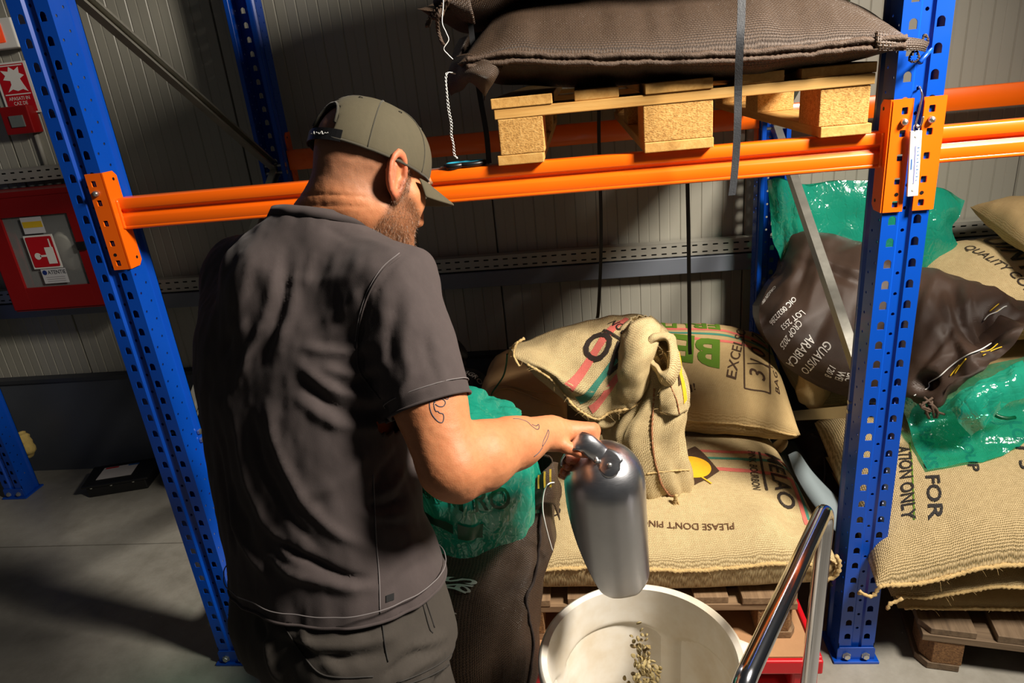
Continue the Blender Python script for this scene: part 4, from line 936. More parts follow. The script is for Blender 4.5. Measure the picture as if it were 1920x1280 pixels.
# --- smooth tan sack behind, left
m_tan = m_weave('tan_sheet', srgb(206, 166, 116), srgb(196, 154, 104), srgb(176, 134, 86), .0022, mott=.12, bumpd=.0003)
g = pillow([(-1.13, .46, .575), (-.80, .44, .58), (-.79, .95, .62), (-1.10, .95, .61)], .125, .08, 80, 70, (.02, .02), up=(.0, -.1, 1), seed=41, wr=.02, pu=2.6, pb=2.4, ex=.55, lump=.018)
ts = tag(sack_body('tan_sack', g[0], g[1], m_tan), 'smooth tan sack behind the forearm, tied with green cord', 'sack')
for L in ([(905, 738), (930, 722), (960, 724), (1000, 734), (1040, 738), (1062, 744)], [(920, 742), (945, 728), (980, 736), (1020, 752), (1052, 762)]):
    P = [g[0].sample(*[np.array(z) for z in g[0].inv(p)], .001) for p in L]; MB().tube(cr(np.array(P), 6), .0035, 6).build('fold', m_tan, ts, smooth=True)
twine([(951, 664), (949, 684), (944, 704), (934, 720), (924, 734), (921, 740)], [.26, .36, .46, .50, .50, .49], .0028, 'dark green cord tied to the tan sack', m_thread_g, False)
# --- black sack further back, left
g = pillow([(-1.47, .70, .36), (-1.17, .66, .34), (-1.15, 1.08, .36), (-1.47, 1.10, .40)], .26, .36, 60, 50, (.02, .02), up=(.45, -.2, 1), seed=51, wr=.02, pu=2.6, pb=2.6)
s_bk = g[0]; bk = tag(sack_body('black_sack', g[0], g[1], m_weave('black_sheet', srgb(44, 38, 36), srgb(30, 26, 25), srgb(18, 15, 15), .0024, rough=.4, spec=.5)), 'black sack with white letters at the back, behind the man’s sleeve'.replace('’s', ''), 'sack')
print_px(s_bk, (866, 700), (898, 722), 'AGRO', .05, ink_w, bk, bold=.01, hscale=.05)
nk = [aty(848, 690, .80), aty(846, 672, .80), aty(850, 658, .80), aty(858, 650, .80)]
MB().tube(cr(np.array(nk), 5), [.05+.008*math.sin(i) for i in range(16)], 12).build('gathered_neck', m_weave('black_sheet_neck', srgb(44, 36, 34), srgb(30, 24, 23), srgb(18, 14, 14), .0024, rough=.45), bk, smooth=True)
# ================================================================== tub, beans, scoop, trolley hoop
TUB = A(-.646, -.552)
m_tub = mat('tub_plastic', srgb(238, 235, 226), .38, var=.03, vs=6)
t = NT('tub_plastic_stained'); o_ = t.obj(); n_ = t.noise(o_, 9, 4, .6)
MATS['tub_plastic'] = m_tub = t.done(Base_Color=t.mix(t.math('MULTIPLY', t.math('SUBTRACT', n_, .38), 1.8), srgb(226, 221, 210), srgb(192, 170, 130)), Roughness=.36)
tub = root('tub', (TUB[0], TUB[1], 0), 'large round off-white plastic tub catching the green coffee beans', 'tub')
def tubR(z): return .158+(.186-.158)*z/.6
n = 96; zs = np.concatenate([np.linspace(.598, .40, 34), np.linspace(.38, .03, 12)]); G = []
for k in range(n+1):
    a = 2*PI*k/n; row = [(.199, .572), (.2015, .578), (.2015, .592), (.199, .599), (.194, .602), (.189, .600)]
    for z in zs:
        # recessed wall panels, four round the tub
        d = (math.degrees(a)-110+45) % 90-45; ea = min(1, max(0, (41.5-abs(d))/4.5)); zt = .512-.035*(abs(d)/42)**3; ez = min(1, max(0, (zt-z)/.012))
        rr = .008*(3*ea*ea-2*ea**3)*(3*ez*ez-2*ez**3)
        row.append((tubR(z)+rr-.003, z))
    row += [(.155, .022), (.13, .016), (.0001, .016)]
    G.append([(TUB[0]+r*math.cos(a), TUB[1]+r*math.sin(a), z) for r, z in row])
under(MB().grid(np.array(G), flip=True).build('inner_wall', m_tub, auto=50), tub)
b = MB().lathe([(.150, 0), (.160, .006), (.163, .03), (.187, .56), (.192, .575), (.199, .573)], (TUB[0], TUB[1], 0), 64, cap=False); under(b.build('outer_wall', m_tub, auto=50), tub)
b = MB()
for a in (-35, 150, 60): 
    q = math.radians(a); b.box((TUB[0]+.208*math.cos(q), TUB[1]+.208*math.sin(q), .585), (.028, .05, .022), Matrix.Rotation(q, 3, 'Z'))
under(b.build('grip_tab', m_tub, bevel=.006), tub) if False else None
h = MB().prism([(TUB[0]+r*math.cos(math.radians(a)), TUB[1]+r*math.sin(math.radians(a)), .575) for r, a in ((.198, 14), (.222, 8), (.226, 0), (.222, -8), (.198, -14))], (0, 0, .02)); under(h.build('grip_tab', m_tub, bevel=.005), tub)
# falling green coffee beans, each its own object
t = NT('green_bean'); rnd = t.node('ShaderNodeObjectInfo').outputs['Random']
c_ = t.ramp(rnd, [(0, srgb(126, 104, 62)), (.35, srgb(160, 142, 92)), (.7, srgb(182, 166, 118)), (1, srgb(138, 124, 76))])
m_bean = t.done(Base_Color=t.mix(t.noise(t.obj(), 260, 3), c_, tuple(x*.7 for x in srgb(150, 130, 84))), Roughness=.5)
def bean_mesh(k):
    V, F = [], []; nu, nv = 10, 8
    for i in range(nu):
        ph = PI*i/(nu-1)
        for j in range(nv):
            a = 2*PI*j/nv; x = math.cos(ph)*.0054; y = math.sin(ph)*math.cos(a)*.0038; z = math.sin(ph)*math.sin(a)*.0030
            if z < 0: z *= .35
            if z < 0 and abs(y) < .0008: z = .0006*math.sin(ph)
            V.append((x, y+.0006*math.sin(x*300+k), z))
    for i in range(nu-1):
        for j in range(nv): F.append((i*nv+j, i*nv+(j+1) % nv, (i+1)*nv+(j+1) % nv, (i+1)*nv+j))
    me = bpy.data.meshes.new('coffee_bean'); me.from_pydata(V, [], F); me.materials.append(m_bean); me.polygons.foreach_set('use_smooth', [True]*len(me.polygons)); return me
bms = [bean_mesh(k) for k in range(3)]; rng = random.Random(11)
first = [(1198, 1168), (1203, 1181), (1184, 1193), (1204, 1190), (1212, 1191), (1189, 1202), (1196, 1197), (1187, 1211), (1203, 1200), (1211, 1198)]
BL = []
for p in first: BL.append(aty(p[0], p[1], -.5+rng.uniform(-.01, .01)))
for i in range(190):
    s = rng.random()**.62; y = 1203+s*125; cx = 1205+(y-1203)*.09; hw_ = 12+(y-1203)*.33; x = cx+rng.gauss(0, .48)*hw_
    BL.append(aty(x, y, -.5+rng.gauss(0, .02)))
for i, p in enumerate(BL):
    o = bpy.data.objects.new('coffee_bean', bms[i % 3]); COL.objects.link(o); o.location = p; o.rotation_euler = (rng.uniform(0, 6.3), rng.uniform(0, 6.3), rng.uniform(0, 6.3)); s = rng.uniform(1.0, 1.35); o.scale = (s, s, s)
    tag(o, 'pale green coffee bean falling in the stream into the white tub', 'coffee bean', 'coffee beans pouring into the tub')
# scoop
t = NT('brushed_aluminium'); o_ = t.obj((1, 1, 1)); n_ = t.noise(t.obj((30, 30, 300)), 3, 3); n2_ = t.noise(o_, 18, 4)
m_alu = t.done(Base_Color=t.mix(n2_, srgb(196, 198, 204), srgb(220, 221, 226)), Metallic=1., Roughness=t.math('ADD', t.math('MULTIPLY_ADD', n_, .10, .22), t.math('MULTIPLY', n2_, .08)), Normal=t.bump(n_, .00008))
D0, D1 = att(1130, 862, 1.235), att(1147, 1068, 1.325); sz = nrm(D1-D0); sL = np.linalg.norm(D1-D0)+.012
tc = nrm(CAMP-D0); tc = nrm(tc-sz*np.dot(tc, sz)); sxv = np.cross(tc, sz)
rot = math.radians(38); ty = tc*math.cos(rot)+sxv*math.sin(rot); tx = np.cross(ty, sz)
scoop = root('scoop', tuple((D0+D1)/2), 'polished aluminium scoop held over the tub, riveted strap handle', 'scoop')
RS = .0735; ns, nt = 60, 61; G = np.zeros((ns, nt, 3))
s0 = -.030
for i in range(ns):
    s = s0+(sL-s0)*(i/(ns-1))
    dm = s-s0; r = RS*min(1, math.sqrt(max(0, 1-(1-min(1, dm/.085))**2.3))) if dm < .085 else RS*(1-.03*(dm-.085)/.2)
    r = max(r, .0005); f = (s-.030)/(sL-.030)
    th = PI if f <= 0 else math.acos(max(-1, min(1, -1+(1+math.cos(.92))*min(1, f*1.04)**.85)))
    if f > .90: th *= math.sqrt(max(.0, 1-((f-.90)/.10)**2.4))*.97+.03
    for j in range(nt):
        a = th*(2*j/(nt-1)-1); G[i, j] = D0+sz*(s+ (0.0))+tx*math.sin(a)*r+ty*math.cos(a)*r-ty*.0
o = under(MB().grid(G).build('bowl', m_alu, smooth=True), scoop); q = o.modifiers.new('t', 'SOLIDIFY'); q.thickness = .0016; q.offset = 0; q = o.modifiers.new('s', 'SUBSURF'); q.levels = q.render_levels = 1
SCOOP_N = tc
out_ = nrm(CAMP-D0)
def dome(px): 
    """point of the scoop's outside under a pixel"""
    d = G-CAMP; t_ = d@FW; x = 960+FPX*(d@RT)/t_; y = 640-FPX*(d@UP)/t_; qn = (x-px[0])**2+(y-px[1])**2; nb_ = qn < max(60., qn.min()*1.5); qn = qn+np.where(t_ > t_[nb_].min()+.025, 1e6, 0); k = np.unravel_index(np.argmin(qn), qn.shape); return G[k]
q0 = dome((1127, 848)); cm = lambda x, y, z: q0+RT*x+UP*y+nrm(CAMP-q0)*z
hp = [dome((1158, 885))+out_*.0005, dome((1150, 874))+out_*.002, dome((1139, 860))+out_*.0035, q0+out_*.006, cm(-.013, .011, .012), cm(-.0255, .0215, .014), cm(-.039, .024, .008), cm(-.050, .015, -.004), cm(-.056, .000, -.016), cm(-.058, -.016, -.022)]
HP = cr(np.array(hp), 6); wv = nrm(att(1120, 880, 1.2)-att(1150, 840, 1.2)); out = nrm(CAMP-HP[0])
V, F, m_ = [], [], 9; nn_ = nrm(CAMP-HP[0])
for i, p in enumerate(HP):
    tt = nrm(HP[min(i+1, len(HP)-1)]-HP[max(0, i-1)]); w_ = nrm(wv-tt*np.dot(wv, tt)); nn = np.cross(tt, w_); nn = -nn if np.dot(nn, nn_) < 0 else nn; nn_ = nn
    f = i/(len(HP)-1); hw_ = .0165*(1+.42*math.exp(-((f-.17)/.09)**2))*(math.sqrt(min(1, (i+.6)/6)) if i < 6 else 1)
    for j in range(m_):
        e = 2*j/(m_-1)-1; V.append(p+w_*hw_*e+nn*(.0035+.0022*(1-e*e)+(-.0035*(abs(e)**3) if f > .3 else 0)))
for i in range(len(HP)-1):
    for j in range(m_-1): F.append((i*m_+j, (i+1)*m_+j, (i+1)*m_+j+1, i*m_+j+1))
hd = under(MB().add(V, F).build('strap_handle', m_alu, smooth=True), scoop); q = hd.modifiers.new('t', 'SOLIDIFY'); q.thickness = .003; q.offset = 0
for px in ((1121, 860), (1139, 852), (1144, 869)):
    p = dome(px)+out*.0105; w = MB().lathe([(.0042, -.004), (.0042, .0006), (.003, .0018), (0, .0022)], p, 12, axis=out); w = w.build('rivet', m_bolt, smooth=True); under(w, scoop)
# trolley hoop of bright tube
m_chr = NT('chrome'); m_chr = m_chr.done(Base_Color=srgb(206, 208, 214), Metallic=1., Roughness=.13)
hoop = root('trolley_hoop', (-.40, -.60, 0), 'bright chrome tube hoop at lower right beside the tub', 'trolley')
Bp = A(-.25, -.36, .80); Np = A(-.527, -.822, .80)
dv = nrm(Np-Bp)
path = [Bp+A(-.02, -.02, -.80), Bp+A(-.012, -.014, -.40)+dv*.0, Bp+A(0, 0, -.06)]+[Bp+A(0, 0, -.045)+dv*.045*(1-math.cos(q))+A(0, 0, .045*math.sin(q)) for q in np.linspace(0.1, PI/2, 7)]+[Np-dv*.05]+[Np-dv*.05+dv*.05*math.sin(q)+A(0, 0, -.05*(1-math.cos(q))) for q in np.linspace(.2, PI/2, 6)]+[Np+A(0, 0, -.4), Np+A(0, 0, -.80)]
P = np.concatenate([np.linspace(path[0], path[2], 8)[:-1], np.array(path[2:])])
under(MB().tube(P, .0165, 20).build('tube', m_chr, smooth=True), hoop)
for p in (P[0], P[-1]): under(MB().lathe([(.022, 0), (.022, .02), (.017, .026)], (p[0], p[1], 0), 16).build('rubber_foot', m_black), hoop)
# ================================================================== brown sack with green liner in front of the man
def film_mat(name, thin):
    t = NT(name); uvn = t.obj(); uvn = t.node('ShaderNodeVectorMath', {0: uvn, 1: t.node('ShaderNodeVectorMath', {0: t.node('ShaderNodeTexNoise', {'Vector': uvn, 'Scale': 13., 'Detail': 3.}).outputs[1], 3: .075}, operation='SCALE').outputs[0]}, operation='ADD').outputs[0]; v_ = t.node('ShaderNodeTexVoronoi', {'Vector': t.node('ShaderNodeMapping', {0: uvn, 3: (1, 1, .35)}).outputs[0], 'Scale': 17.}, feature='DISTANCE_TO_EDGE').outputs[0]; n1 = t.noise(uvn, 22, 3, .5, 1.); n2 = t.noise(uvn, 9, 3, .6)
    v2_ = t.node('ShaderNodeTexVoronoi', {'Vector': t.node('ShaderNodeMapping', {0: uvn, 3: (1, 1, .4)}).outputs[0], 'Scale': 47.}, feature='DISTANCE_TO_EDGE').outputs[0]
    hgt = t.math('ADD', t.math('ADD', t.math('MULTIPLY', t.math('MINIMUM', v_, .09), 7.), t.math('MULTIPLY', t.math('MINIMUM', v2_, .1), 2.5)), t.math('MULTIPLY', n1, .8))
    film_col = t.mix(n2, srgb(10, 158, 130), srgb(60, 206, 176))
    bn = t.bump(hgt, .0026, .6)
    dif = t.node('ShaderNodeBsdfDiffuse', {'Color': film_col, 'Normal': bn}); trl = t.node('ShaderNodeBsdfTranslucent', {'Color': film_col, 'Normal': bn}); trp = t.node('ShaderNodeBsdfTransparent', {'Color': srgb(120, 222, 196)}); gls = t.node('ShaderNodeBsdfGlossy', {'Color': (1, 1, 1), 'Roughness': .13, 'Normal': bn})
    def mixs(f, a, b):
        nd = t.node('ShaderNodeMixShader', {0: f}); t.set(nd.inputs[1], a); t.set(nd.inputs[2], b); return nd
    sc_ = mixs(.32, dif, trl); sc_ = mixs(t.math('MULTIPLY_ADD', n2, .45, thin), sc_, trp)
    lw = t.node('ShaderNodeLayerWeight', {'Blend': .3, 'Normal': bn}).outputs['Facing']
    sc_ = mixs(t.math('MULTIPLY_ADD', t.math('POWER', lw, 2.), .22, .07), sc_, gls); t.t.links.new(sc_.outputs[0], t.out.inputs['Surface'])
    return t.m
m_film, m_film_thin = film_mat('green_film', .16), film_mat('green_film_thin', .36)
bs = root('brown_sack', (-1.0, -.2, 0), 'tall open brown mesh sack on the floor with the green liner', 'sack')
rows = [(742, 985, 1352, 1350, -.2, .10), (728, 1000, 1290, 1280, -.2, .13), (716, 1012, 1200, 1200, -.2, .145), (716, 1012, 1100, 1120, -.2, .15), (722, 1020, 1040, 1046, -.2, .145), (740, 1040, 985, 1000, -.2, .13), (756, 1040, 925, 935, -.2, .12), (768, 1036, 880, 886, -.2, .115)]
G = px_loft(rows, 48, 8, 2.8); G = np.concatenate([G, G[:1]], 0)
u = np.linspace(0, 1, G.shape[0])[:, None]; v = np.linspace(0, 1, G.shape[1])[None, :]
q = np.stack([np.cos(2*PI*u)+v*0, np.sin(2*PI*u)+v*0, v*1.6+u*0], -1)
G = G+normals(G)*((fbm(q*2.2, 3, 14)*.014+fbm(q*A(6, 6, 1.5)+v[..., None]*2, 2, 18)*.006)*np.ones_like(v))[..., None]; G[-1] = G[0]
s_bs = Surf(G, 1.0, .85); bsk = shell(s_bs, 'sack_body', m_mesh, bs, .003)
base_c = G[:, 0].mean(0); under(MB().add(list(G[:-1, 0])+[base_c], [(k, (k+1) % (len(G)-1), len(G)-1) for k in range(len(G)-1)]).build('sack_base', m_mesh), bs)
P = np.array([s_bs.sample(*[np.array(z) for z in s_bs.inv(p)], .004) for p in [(1018, 905), (1012, 960), (1008, 1030), (1000, 1080), (988, 1120), (990, 1160), (997, 1200), (994, 1240), (988, 1280)]])
under(bead(cr(P, 6), .0038, 7, amp=.15).build('seam', m_thread_k, smooth=True), bs)
fl = subgrid(pnet([[(998, 900, -.28), (1000, 925, -.30), (1004, 950, -.31)], [(1018, 884, -.29), (1022, 912, -.31), (1022, 944, -.31)], [(1036, 866, -.26), (1042, 900, -.28), (1044, 950, -.27)], [(1044, 868, -.20), (1048, 920, -.21), (1050, 975, -.21)]]), 7)
fl = crumple(fl, .006, 20, 3); s_f = Surf(fl); under(shell(s_f, 'corner_flap', m_mesh, bs, .003), bs)
if np.einsum('ijk,ijk->ij', s_f.N, CAMP-fl).mean() < 0: s_f.N = -s_f.N
for k, x in enumerate((1012, 1022, 1031)): under(MB().ribbon([s_f.sample(*[np.array(z) for z in s_f.inv((x, y))], .003) for y in (884+4-k*4, 900-k*3, 916-k*2)], (.0022, 0, 0), .0008).build('label_stripe', mat('label_yellow', srgb(150, 124, 30), .5)), bs)
def sword(st, s, c, ex, size, mt, bold=.012, off=.004, par=None): return under(word(st, s, c, ex, size, mt, bold, off), par)
sword(s_bs, 'AS', (856, 1092), (874, 1076), .05, ink_w, .012, .003, bs); sword(s_bs, '0', (870, 1101), (880, 1101), .032, ink_w, .01, .003, bs); sword(s_bs, 'E', (840, 1142), (850, 1142), .03, ink_w, .01, .003, bs)
# liner
lin = root('green_liner', (-1.0, -.2, .6), 'green plastic liner folded over the rim of the brown sack', 'bag')
def film(net, m, amp, sc, seed, n=9, name='film_fold', fold=.0, par=None, mt=None, an=(1, 1, .38)):
    F = subgrid(net, n); N = normals(F); L = F*sc
    L = L*A(*an)
    d = (ridge(L*.8+fbm(L*.5, 2, seed)[..., None]*.5, seed)-.4)*.75+(ridge(L*2.1, seed+2)-.4)*.22+vnoise(L*.4, seed+4)*.5
    e = np.ones(F.shape[:2]); F = F+N*(d*amp*e)[..., None]; s = Surf(F)
    if np.einsum('ijk,ijk->ij', s.N, CAMP-F).mean() < 0: s.N = -s.N
    b = MB(); s.mesh(b); o = under(b.build(name, mt or m_film, smooth=True), par); return s, o
net = pnet([[(728, 800, -.40), (742, 870, -.43), (772, 940, -.44), (796, 1020, -.43)], [(780, 790, -.40), (800, 870, -.44), (824, 950, -.455), (840, 1044, -.43)], [(850, 785, -.38), (865, 880, -.43), (880, 965, -.445), (886, 1048, -.42)], [(912, 792, -.36), (925, 880, -.41), (935, 950, -.42), (942, 1026, -.405)], [(958, 800, -.33), (975, 880, -.375), (985, 940, -.38), (988, 1000, -.365)], [(985, 815, -.27), (1003, 880, -.30), (1011, 930, -.305), (1011, 965, -.30)], [(985, 825, -.2), (1000, 872, -.2), (1010, 920, -.2), (1008, 955, -.2)]])
s_lf, o_lf = film(net, 7, .014, 24, 3, 10, 'front_cuff', par=lin)
m_greenprint = mat('green_print', srgb(0, 74, 44), .35)
sword(s_lf, 'GRAINPRO', (824, 912), (850, 922), .072, m_greenprint, .016, .007, lin)
sword(s_lf, 'ECO BAG', (796, 922), (815, 930), .022, m_greenprint, .0, .004, lin)
under(stripe(s_lf, (858, 994), (905, 990), .030, m_greenprint, None, 'printed_bar', .004), lin); under(stripe(s_lf, (800, 965), (850, 990), .016, m_greenprint, None, 'printed_bar', .004), lin)
net = pnet([[(866, 718, -.02), (860, 745, -.10), (862, 790, -.22), (866, 830, -.3)], [(892, 728, -.02), (890, 752, -.10), (892, 790, -.2), (896, 840, -.3)], [(925, 744, .0), (922, 765, -.08), (925, 795, -.18), (930, 840, -.28)], [(955, 752, .0), (955, 772, -.07), (956, 800, -.15), (958, 840, -.26)], [(975, 768, -.02), (977, 784, -.07), (978, 806, -.14), (980, 840, -.22)]])
film(net, 7, .010, 26, 13, 8, 'back_rim', par=lin)
net = pnet([[(735, 790, -.38), (745, 820, -.30), (760, 850, -.20)], [(800, 780, -.36), (810, 820, -.26), (820, 850, -.16)], [(870, 740, -.05), (880, 780, -.14), (890, 820, -.2)]])
film(net, 7, .010, 26, 23, 8, 'inner_fold', par=lin)
b = MB(); rr = [A(-1.0+.14*math.cos(a), -.2+.08*math.sin(a), .60) for a in np.linspace(0, 2*PI, 24, endpoint=False)]
b.add(rr+[A(-1.0, -.2, .63)], [(k, (k+1) % 24, 24) for k in range(24)]); o = b.build('coffee_heap', m_bean, smooth=True); tag(o, 'pale green coffee filling the liner below the forearm', 'coffee', kind='stuff')
twine([(1041, 904), (1030, 906), (1022, 916), (1018, 936), (1018, 958), (1022, 980), (1029, 1008), (1036, 1032)], [-.285, -.325, -.325, -.325, -.325, -.32, -.30, -.28], .0014, 'white thread hanging loose at the rim of the tall brown sack', m_thread_w, False)
# ================================================================== right bay
pallet((.554, -.103, .001), math.radians(-11), 'd', 'grey weathered pallet on the floor in the right bay', 15, .035)
def fr(P, u, v, s):
    P = P.copy(); P[..., 2] += .02*np.exp(-((u-.35)/.12)**2)*(1-v)**2-.01*np.exp(-((u-.12)/.08)**2)*(1-v)**2
    return P
g3 = pillow([(.10, .00, .19), (.88, -.06, .215), (.95, .60, .22), (.14, .66, .21)], .045, .045, 90, 60, (.01, .012), seed=62, exb=.4, ex=.45, pu=6)
sackobj('burlap_sack', g3, m_jute_dull, 'lowest burlap sack on the grey pallet in the right bay', seed=4, fr=25)
g2 = pillow([(.055, -.045, .275), (.86, -.085, .315), (.92, .58, .32), (.10, .62, .30)], .045, .04, 110, 70, (.01, .012), seed=64, exb=.4, ex=.45, pu=6, fun=fr)
sackobj('burlap_sack', g2, m_jute, 'middle burlap sack of the right bay stack, thin edge showing', seed=5, r=.005, fr=40)
g1 = pillow([(-.004, -.085, .345), (.84, -.075, .43), (.90, .62, .46), (.06, .64, .43)], .155, .03, 150, 110, (.010, .015), seed=66, wr=.008, pu=6.5, pb=3.0, ex=.52, exb=.4, lump=.010, fun=fr)
s_r1 = g1[0]; r1 = sackobj('burlap_sack', g1, m_jute_open, 'open-weave burlap sack with black stencil letters, top of the right stack', seed=8, r=.006, fr=60)
for L, y in (([(1652, 1096), (1646, 1104), (1640, 1114), (1630, 1118), (1618, 1112), (1611, 1106), (1613, 1112)], -.1), ([(1692, 1120), (1680, 1128), (1668, 1132), (1662, 1142)], -.08)): bead(cr(np.array([aty(a, c, y) for a, c in L]), 6), .0046, 6).build('tied_tail', m_cord, r1, smooth=True)
print_px(s_r1, (1722, 800), (1742, 976), 'BEANS FOR', .05, ink_kk, r1, bold=.02, hscale=.052, off=.003)
print_px(s_r1, (1684, 838), (1692, 976), 'ATION ONLY', .05, ink_kk, r1, bold=.02, hscale=.05, off=.003)
print_px(s_r1, (1800, 820), (1818, 884), 'ROUP', .05, ink_kk, r1, bold=.02, hscale=.04, off=.003)
print_px(s_r1, (1892, 790), (1914, 880), 'LOT 3', .05, ink_kk, r1, bold=.02, hscale=.05, off=.003)
stripe(s_r1, (1706, 830), (1714, 975), .004, ink_g, r1, 'printed_line', .002)
# sacks behind: dark wrapped ones low, tan burlap above
m_drk = m_weave('dark_wrap', srgb(66, 46, 34), srgb(52, 36, 27), srgb(34, 24, 18), .0024, rough=.5, spec=.4, mott=.3, bumpd=.0004)
g = pillow([(.06, .66, .24), (.95, .66, .24), (.95, 1.04, .24), (.06, 1.04, .24)], .12, .095, 70, 60, (.02, .02), seed=71, exb=.35, wr=.03, lump=.02)
# lies on the back part of the pallet
dw = tag(sack_body('wrapped_sack', g[0], g[1], m_drk), 'dark brown wrapped sack low behind the thermometer post, creased end', 'sack')
P = [aty(1520, 812, .64), aty(1548, 822, .63), aty(1578, 812, .63), aty(1594, 800, .63)]; MB().tube(cr(np.array(P), 6), .006, 6).build('fold', m_drk, dw, smooth=True)
P = [aty(1546, 850, .64), aty(1548, 890, .64), aty(1540, 930, .645)]; MB().tube(cr(np.array(P), 6), .006, 6).build('fold', m_drk, dw, smooth=True)
g = pillow([(.03, .64, .50), (1.0, .64, .50), (1.0, 1.06, .52), (.03, 1.04, .52)], .14, .13, 80, 60, (.015, .02), seed=73, exb=.4, wr=.015, lump=.016)
tb = sackobj('burlap_sack', g, m_jute_dull, 'shaded burlap sack under the brown lettered sack, beside the brace', seed=9)
nb = subgrid(pnet([[(1498, 690, 0.63), (1494, 720, 0.62), (1500, 752, 0.63)], [(1512, 684, 0.60), (1512, 724, 0.58), (1518, 760, 0.60)], [(1534, 690, 0.60), (1538, 726, 0.58), (1536, 758, 0.60)], [(1552, 700, 0.63), (1556, 726, 0.62), (1548, 748, 0.63)]]), 6)
b = MB(); Surf(crumple(nb, .006, 18, 3)).mesh(b); b.build('corner_ear', m_jute_dull, tb, smooth=True).modifiers.new('s', 'SOLIDIFY').thickness = .004
# white sheet curled between the sacks
net = pnet([[(1478, 852, .30), (1492, 846, .32), (1500, 850, .35)], [(1492, 890, .26), (1512, 885, .29), (1524, 884, .33)], [(1515, 930, .22), (1542, 922, .26), (1558, 920, .31)], [(1545, 970, .19), (1572, 952, .24), (1584, 945, .30)], [(1575, 1005, .18), (1590, 985, .22), (1600, 970, .28)]])
b = MB(); Surf(subgrid(net, 7)).mesh(b); o = b.build('plastic_sheet', mat('sheet_white', srgb(132, 144, 148), .45, var=.04), smooth=True); o.modifiers.new('s', 'SOLIDIFY').thickness = .002
tag(o, 'white curled plastic sheet between the front sack and the post', 'sheet')
# brown lettered sack lying on top, seen left and right of the post
net = [[(1424, 574, .46), (1434, 552, .56), (1450, 522, .62), (1470, 480, .66), (1484, 432, .68), (1500, 430, .75)],
 [(1424, 600, .40), (1448, 575, .44), (1480, 525, .50), (1505, 480, .56), (1520, 436, .62), (1530, 434, .72)],
 [(1440, 640, .36), (1476, 600, .35), (1522, 560, .40), (1548, 505, .47), (1570, 452, .56), (1578, 446, .68)],
 [(1478, 688, .36), (1520, 652, .31), (1572, 606, .33), (1604, 540, .40), (1625, 470, .50), (1632, 462, .64)],
 [(1530, 722, .36), (1570, 700, .30), (1622, 650, .30), (1660, 580, .36), (1682, 505, .48), (1688, 494, .62)],
 [(1600, 748, .34), (1640, 728, .28), (1684, 672, .28), (1716, 590, .34), (1736, 512, .48), (1740, 506, .62)],
 [(1672, 768, .30), (1700, 742, .25), (1738, 668, .26), (1768, 590, .33), (1790, 524, .48), (1794, 516, .60)],
 [(1722, 776, .26), (1745, 730, .23), (1792, 672, .24), (1815, 600, .32), (1836, 545, .45), (1842, 536, .56)],
 [(1745, 772, .24), (1790, 720, .21), (1840, 676, .23), (1866, 622, .28), (1884, 580, .38), (1888, 566, .50)],
 [(1758, 758, .26), (1826, 700, .23), (1884, 664, .24), (1910, 630, .27), (1922, 600, .34), (1926, 580, .46)]]
net = [[(x, y_, d+sh) for x, y_, d in r] for r, sh in zip(net, (.26, .26, .26, .24, .20, .15, .10, .06, .03, .02))]
F = subgrid(pnet(net), 10)
uu = np.linspace(0, 1, F.shape[0])[:, None]; vv = np.linspace(0, 1, F.shape[1])[None, :]
Nn = normals(F); sgn = 1 if np.einsum('ijk,ijk->ij', Nn, CAMP-F).mean() > 0 else -1; Nn = Nn*sgn
rough_r = np.clip((uu-.52)*3, .25, 1)
F = F+Nn*(rough_r*(fbm(F*A(8, 8, 12), 3, 33)*.024+(ridge(F*11, 4)-.5)*.020)+.010*fbm(F*4, 2, 6))[..., None]
# gaping mouth fold on the right
def dent(px, rad, dep):
    d = F-CAMP; t_ = d@FW; x = 960+FPX*(d@RT)/t_; y = 640-FPX*(d@UP)/t_
    return -dep*np.exp(-(((x-px[0])*rad[2]+(y-px[1])*rad[3])/rad[0])**2-(((x-px[0])*-rad[3]+(y-px[1])*rad[2])/rad[1])**2)
c45, s45 = math.cos(.45), math.sin(.45)
F = F+Nn*(dent((1846, 626), (36, 17, c45, s45), .13)+dent((1733, 716), (18, 13, c45, -s45), .08)+dent((1800, 596), (26, 8, .5, .86), .02)+dent((1858, 650), (60, 8, .88, -.47), -.018)+sum(dent((x, y), (l, w_, math.cos(a), math.sin(a)), dp) for x, y, l, w_, a, dp in ((1500, 520, 60, 10, 1.9, .014), (1530, 530, 70, 10, 1.85, -.012), (1570, 500, 60, 9, .3, -.012), (1590, 520, 60, 9, .35, .012), (1610, 600, 70, 10, 1.7, .014), (1740, 560, 60, 12, 1.9, -.014), (1770, 600, 50, 10, 1.2, .018), (1800, 640, 50, 9, .9, -.014), (1760, 640, 60, 10, 2.2, .014), (1790, 560, 26, 12, 1.4, .02), (1815, 570, 20, 9, 1.5, -.016), (1745, 690, 50, 9, 2.6, -.014), (1860, 590, 40, 8, 2.5, -.014), (1890, 610, 40, 9, 2.6, .02), (1450, 600, 60, 10, 2.2, -.01), (1540, 610, 80, 12, 2.0, .010))))[..., None]
lb = tag(MB().build('brown_sack', m_mesh_s) if False else (lambda b: (Surf(F).mesh(b), b.build('brown_sack', m_mesh_s, smooth=True))[1])(MB()), 'brown coated sack with white lettering lying behind the thermometer post', 'sack')
s_lb = Surf(F); s_lb.N = s_lb.N*sgn
bk_ = F.copy(); c_ = np.array([.15, .78, .92]); bk_ = bk_*.0+np.stack([F[..., 0], np.maximum(F[..., 1]+.10, .62+.1*np.sin(PI*uu*vv)), np.clip(F[..., 2]-.03, .72, 9)], -1)
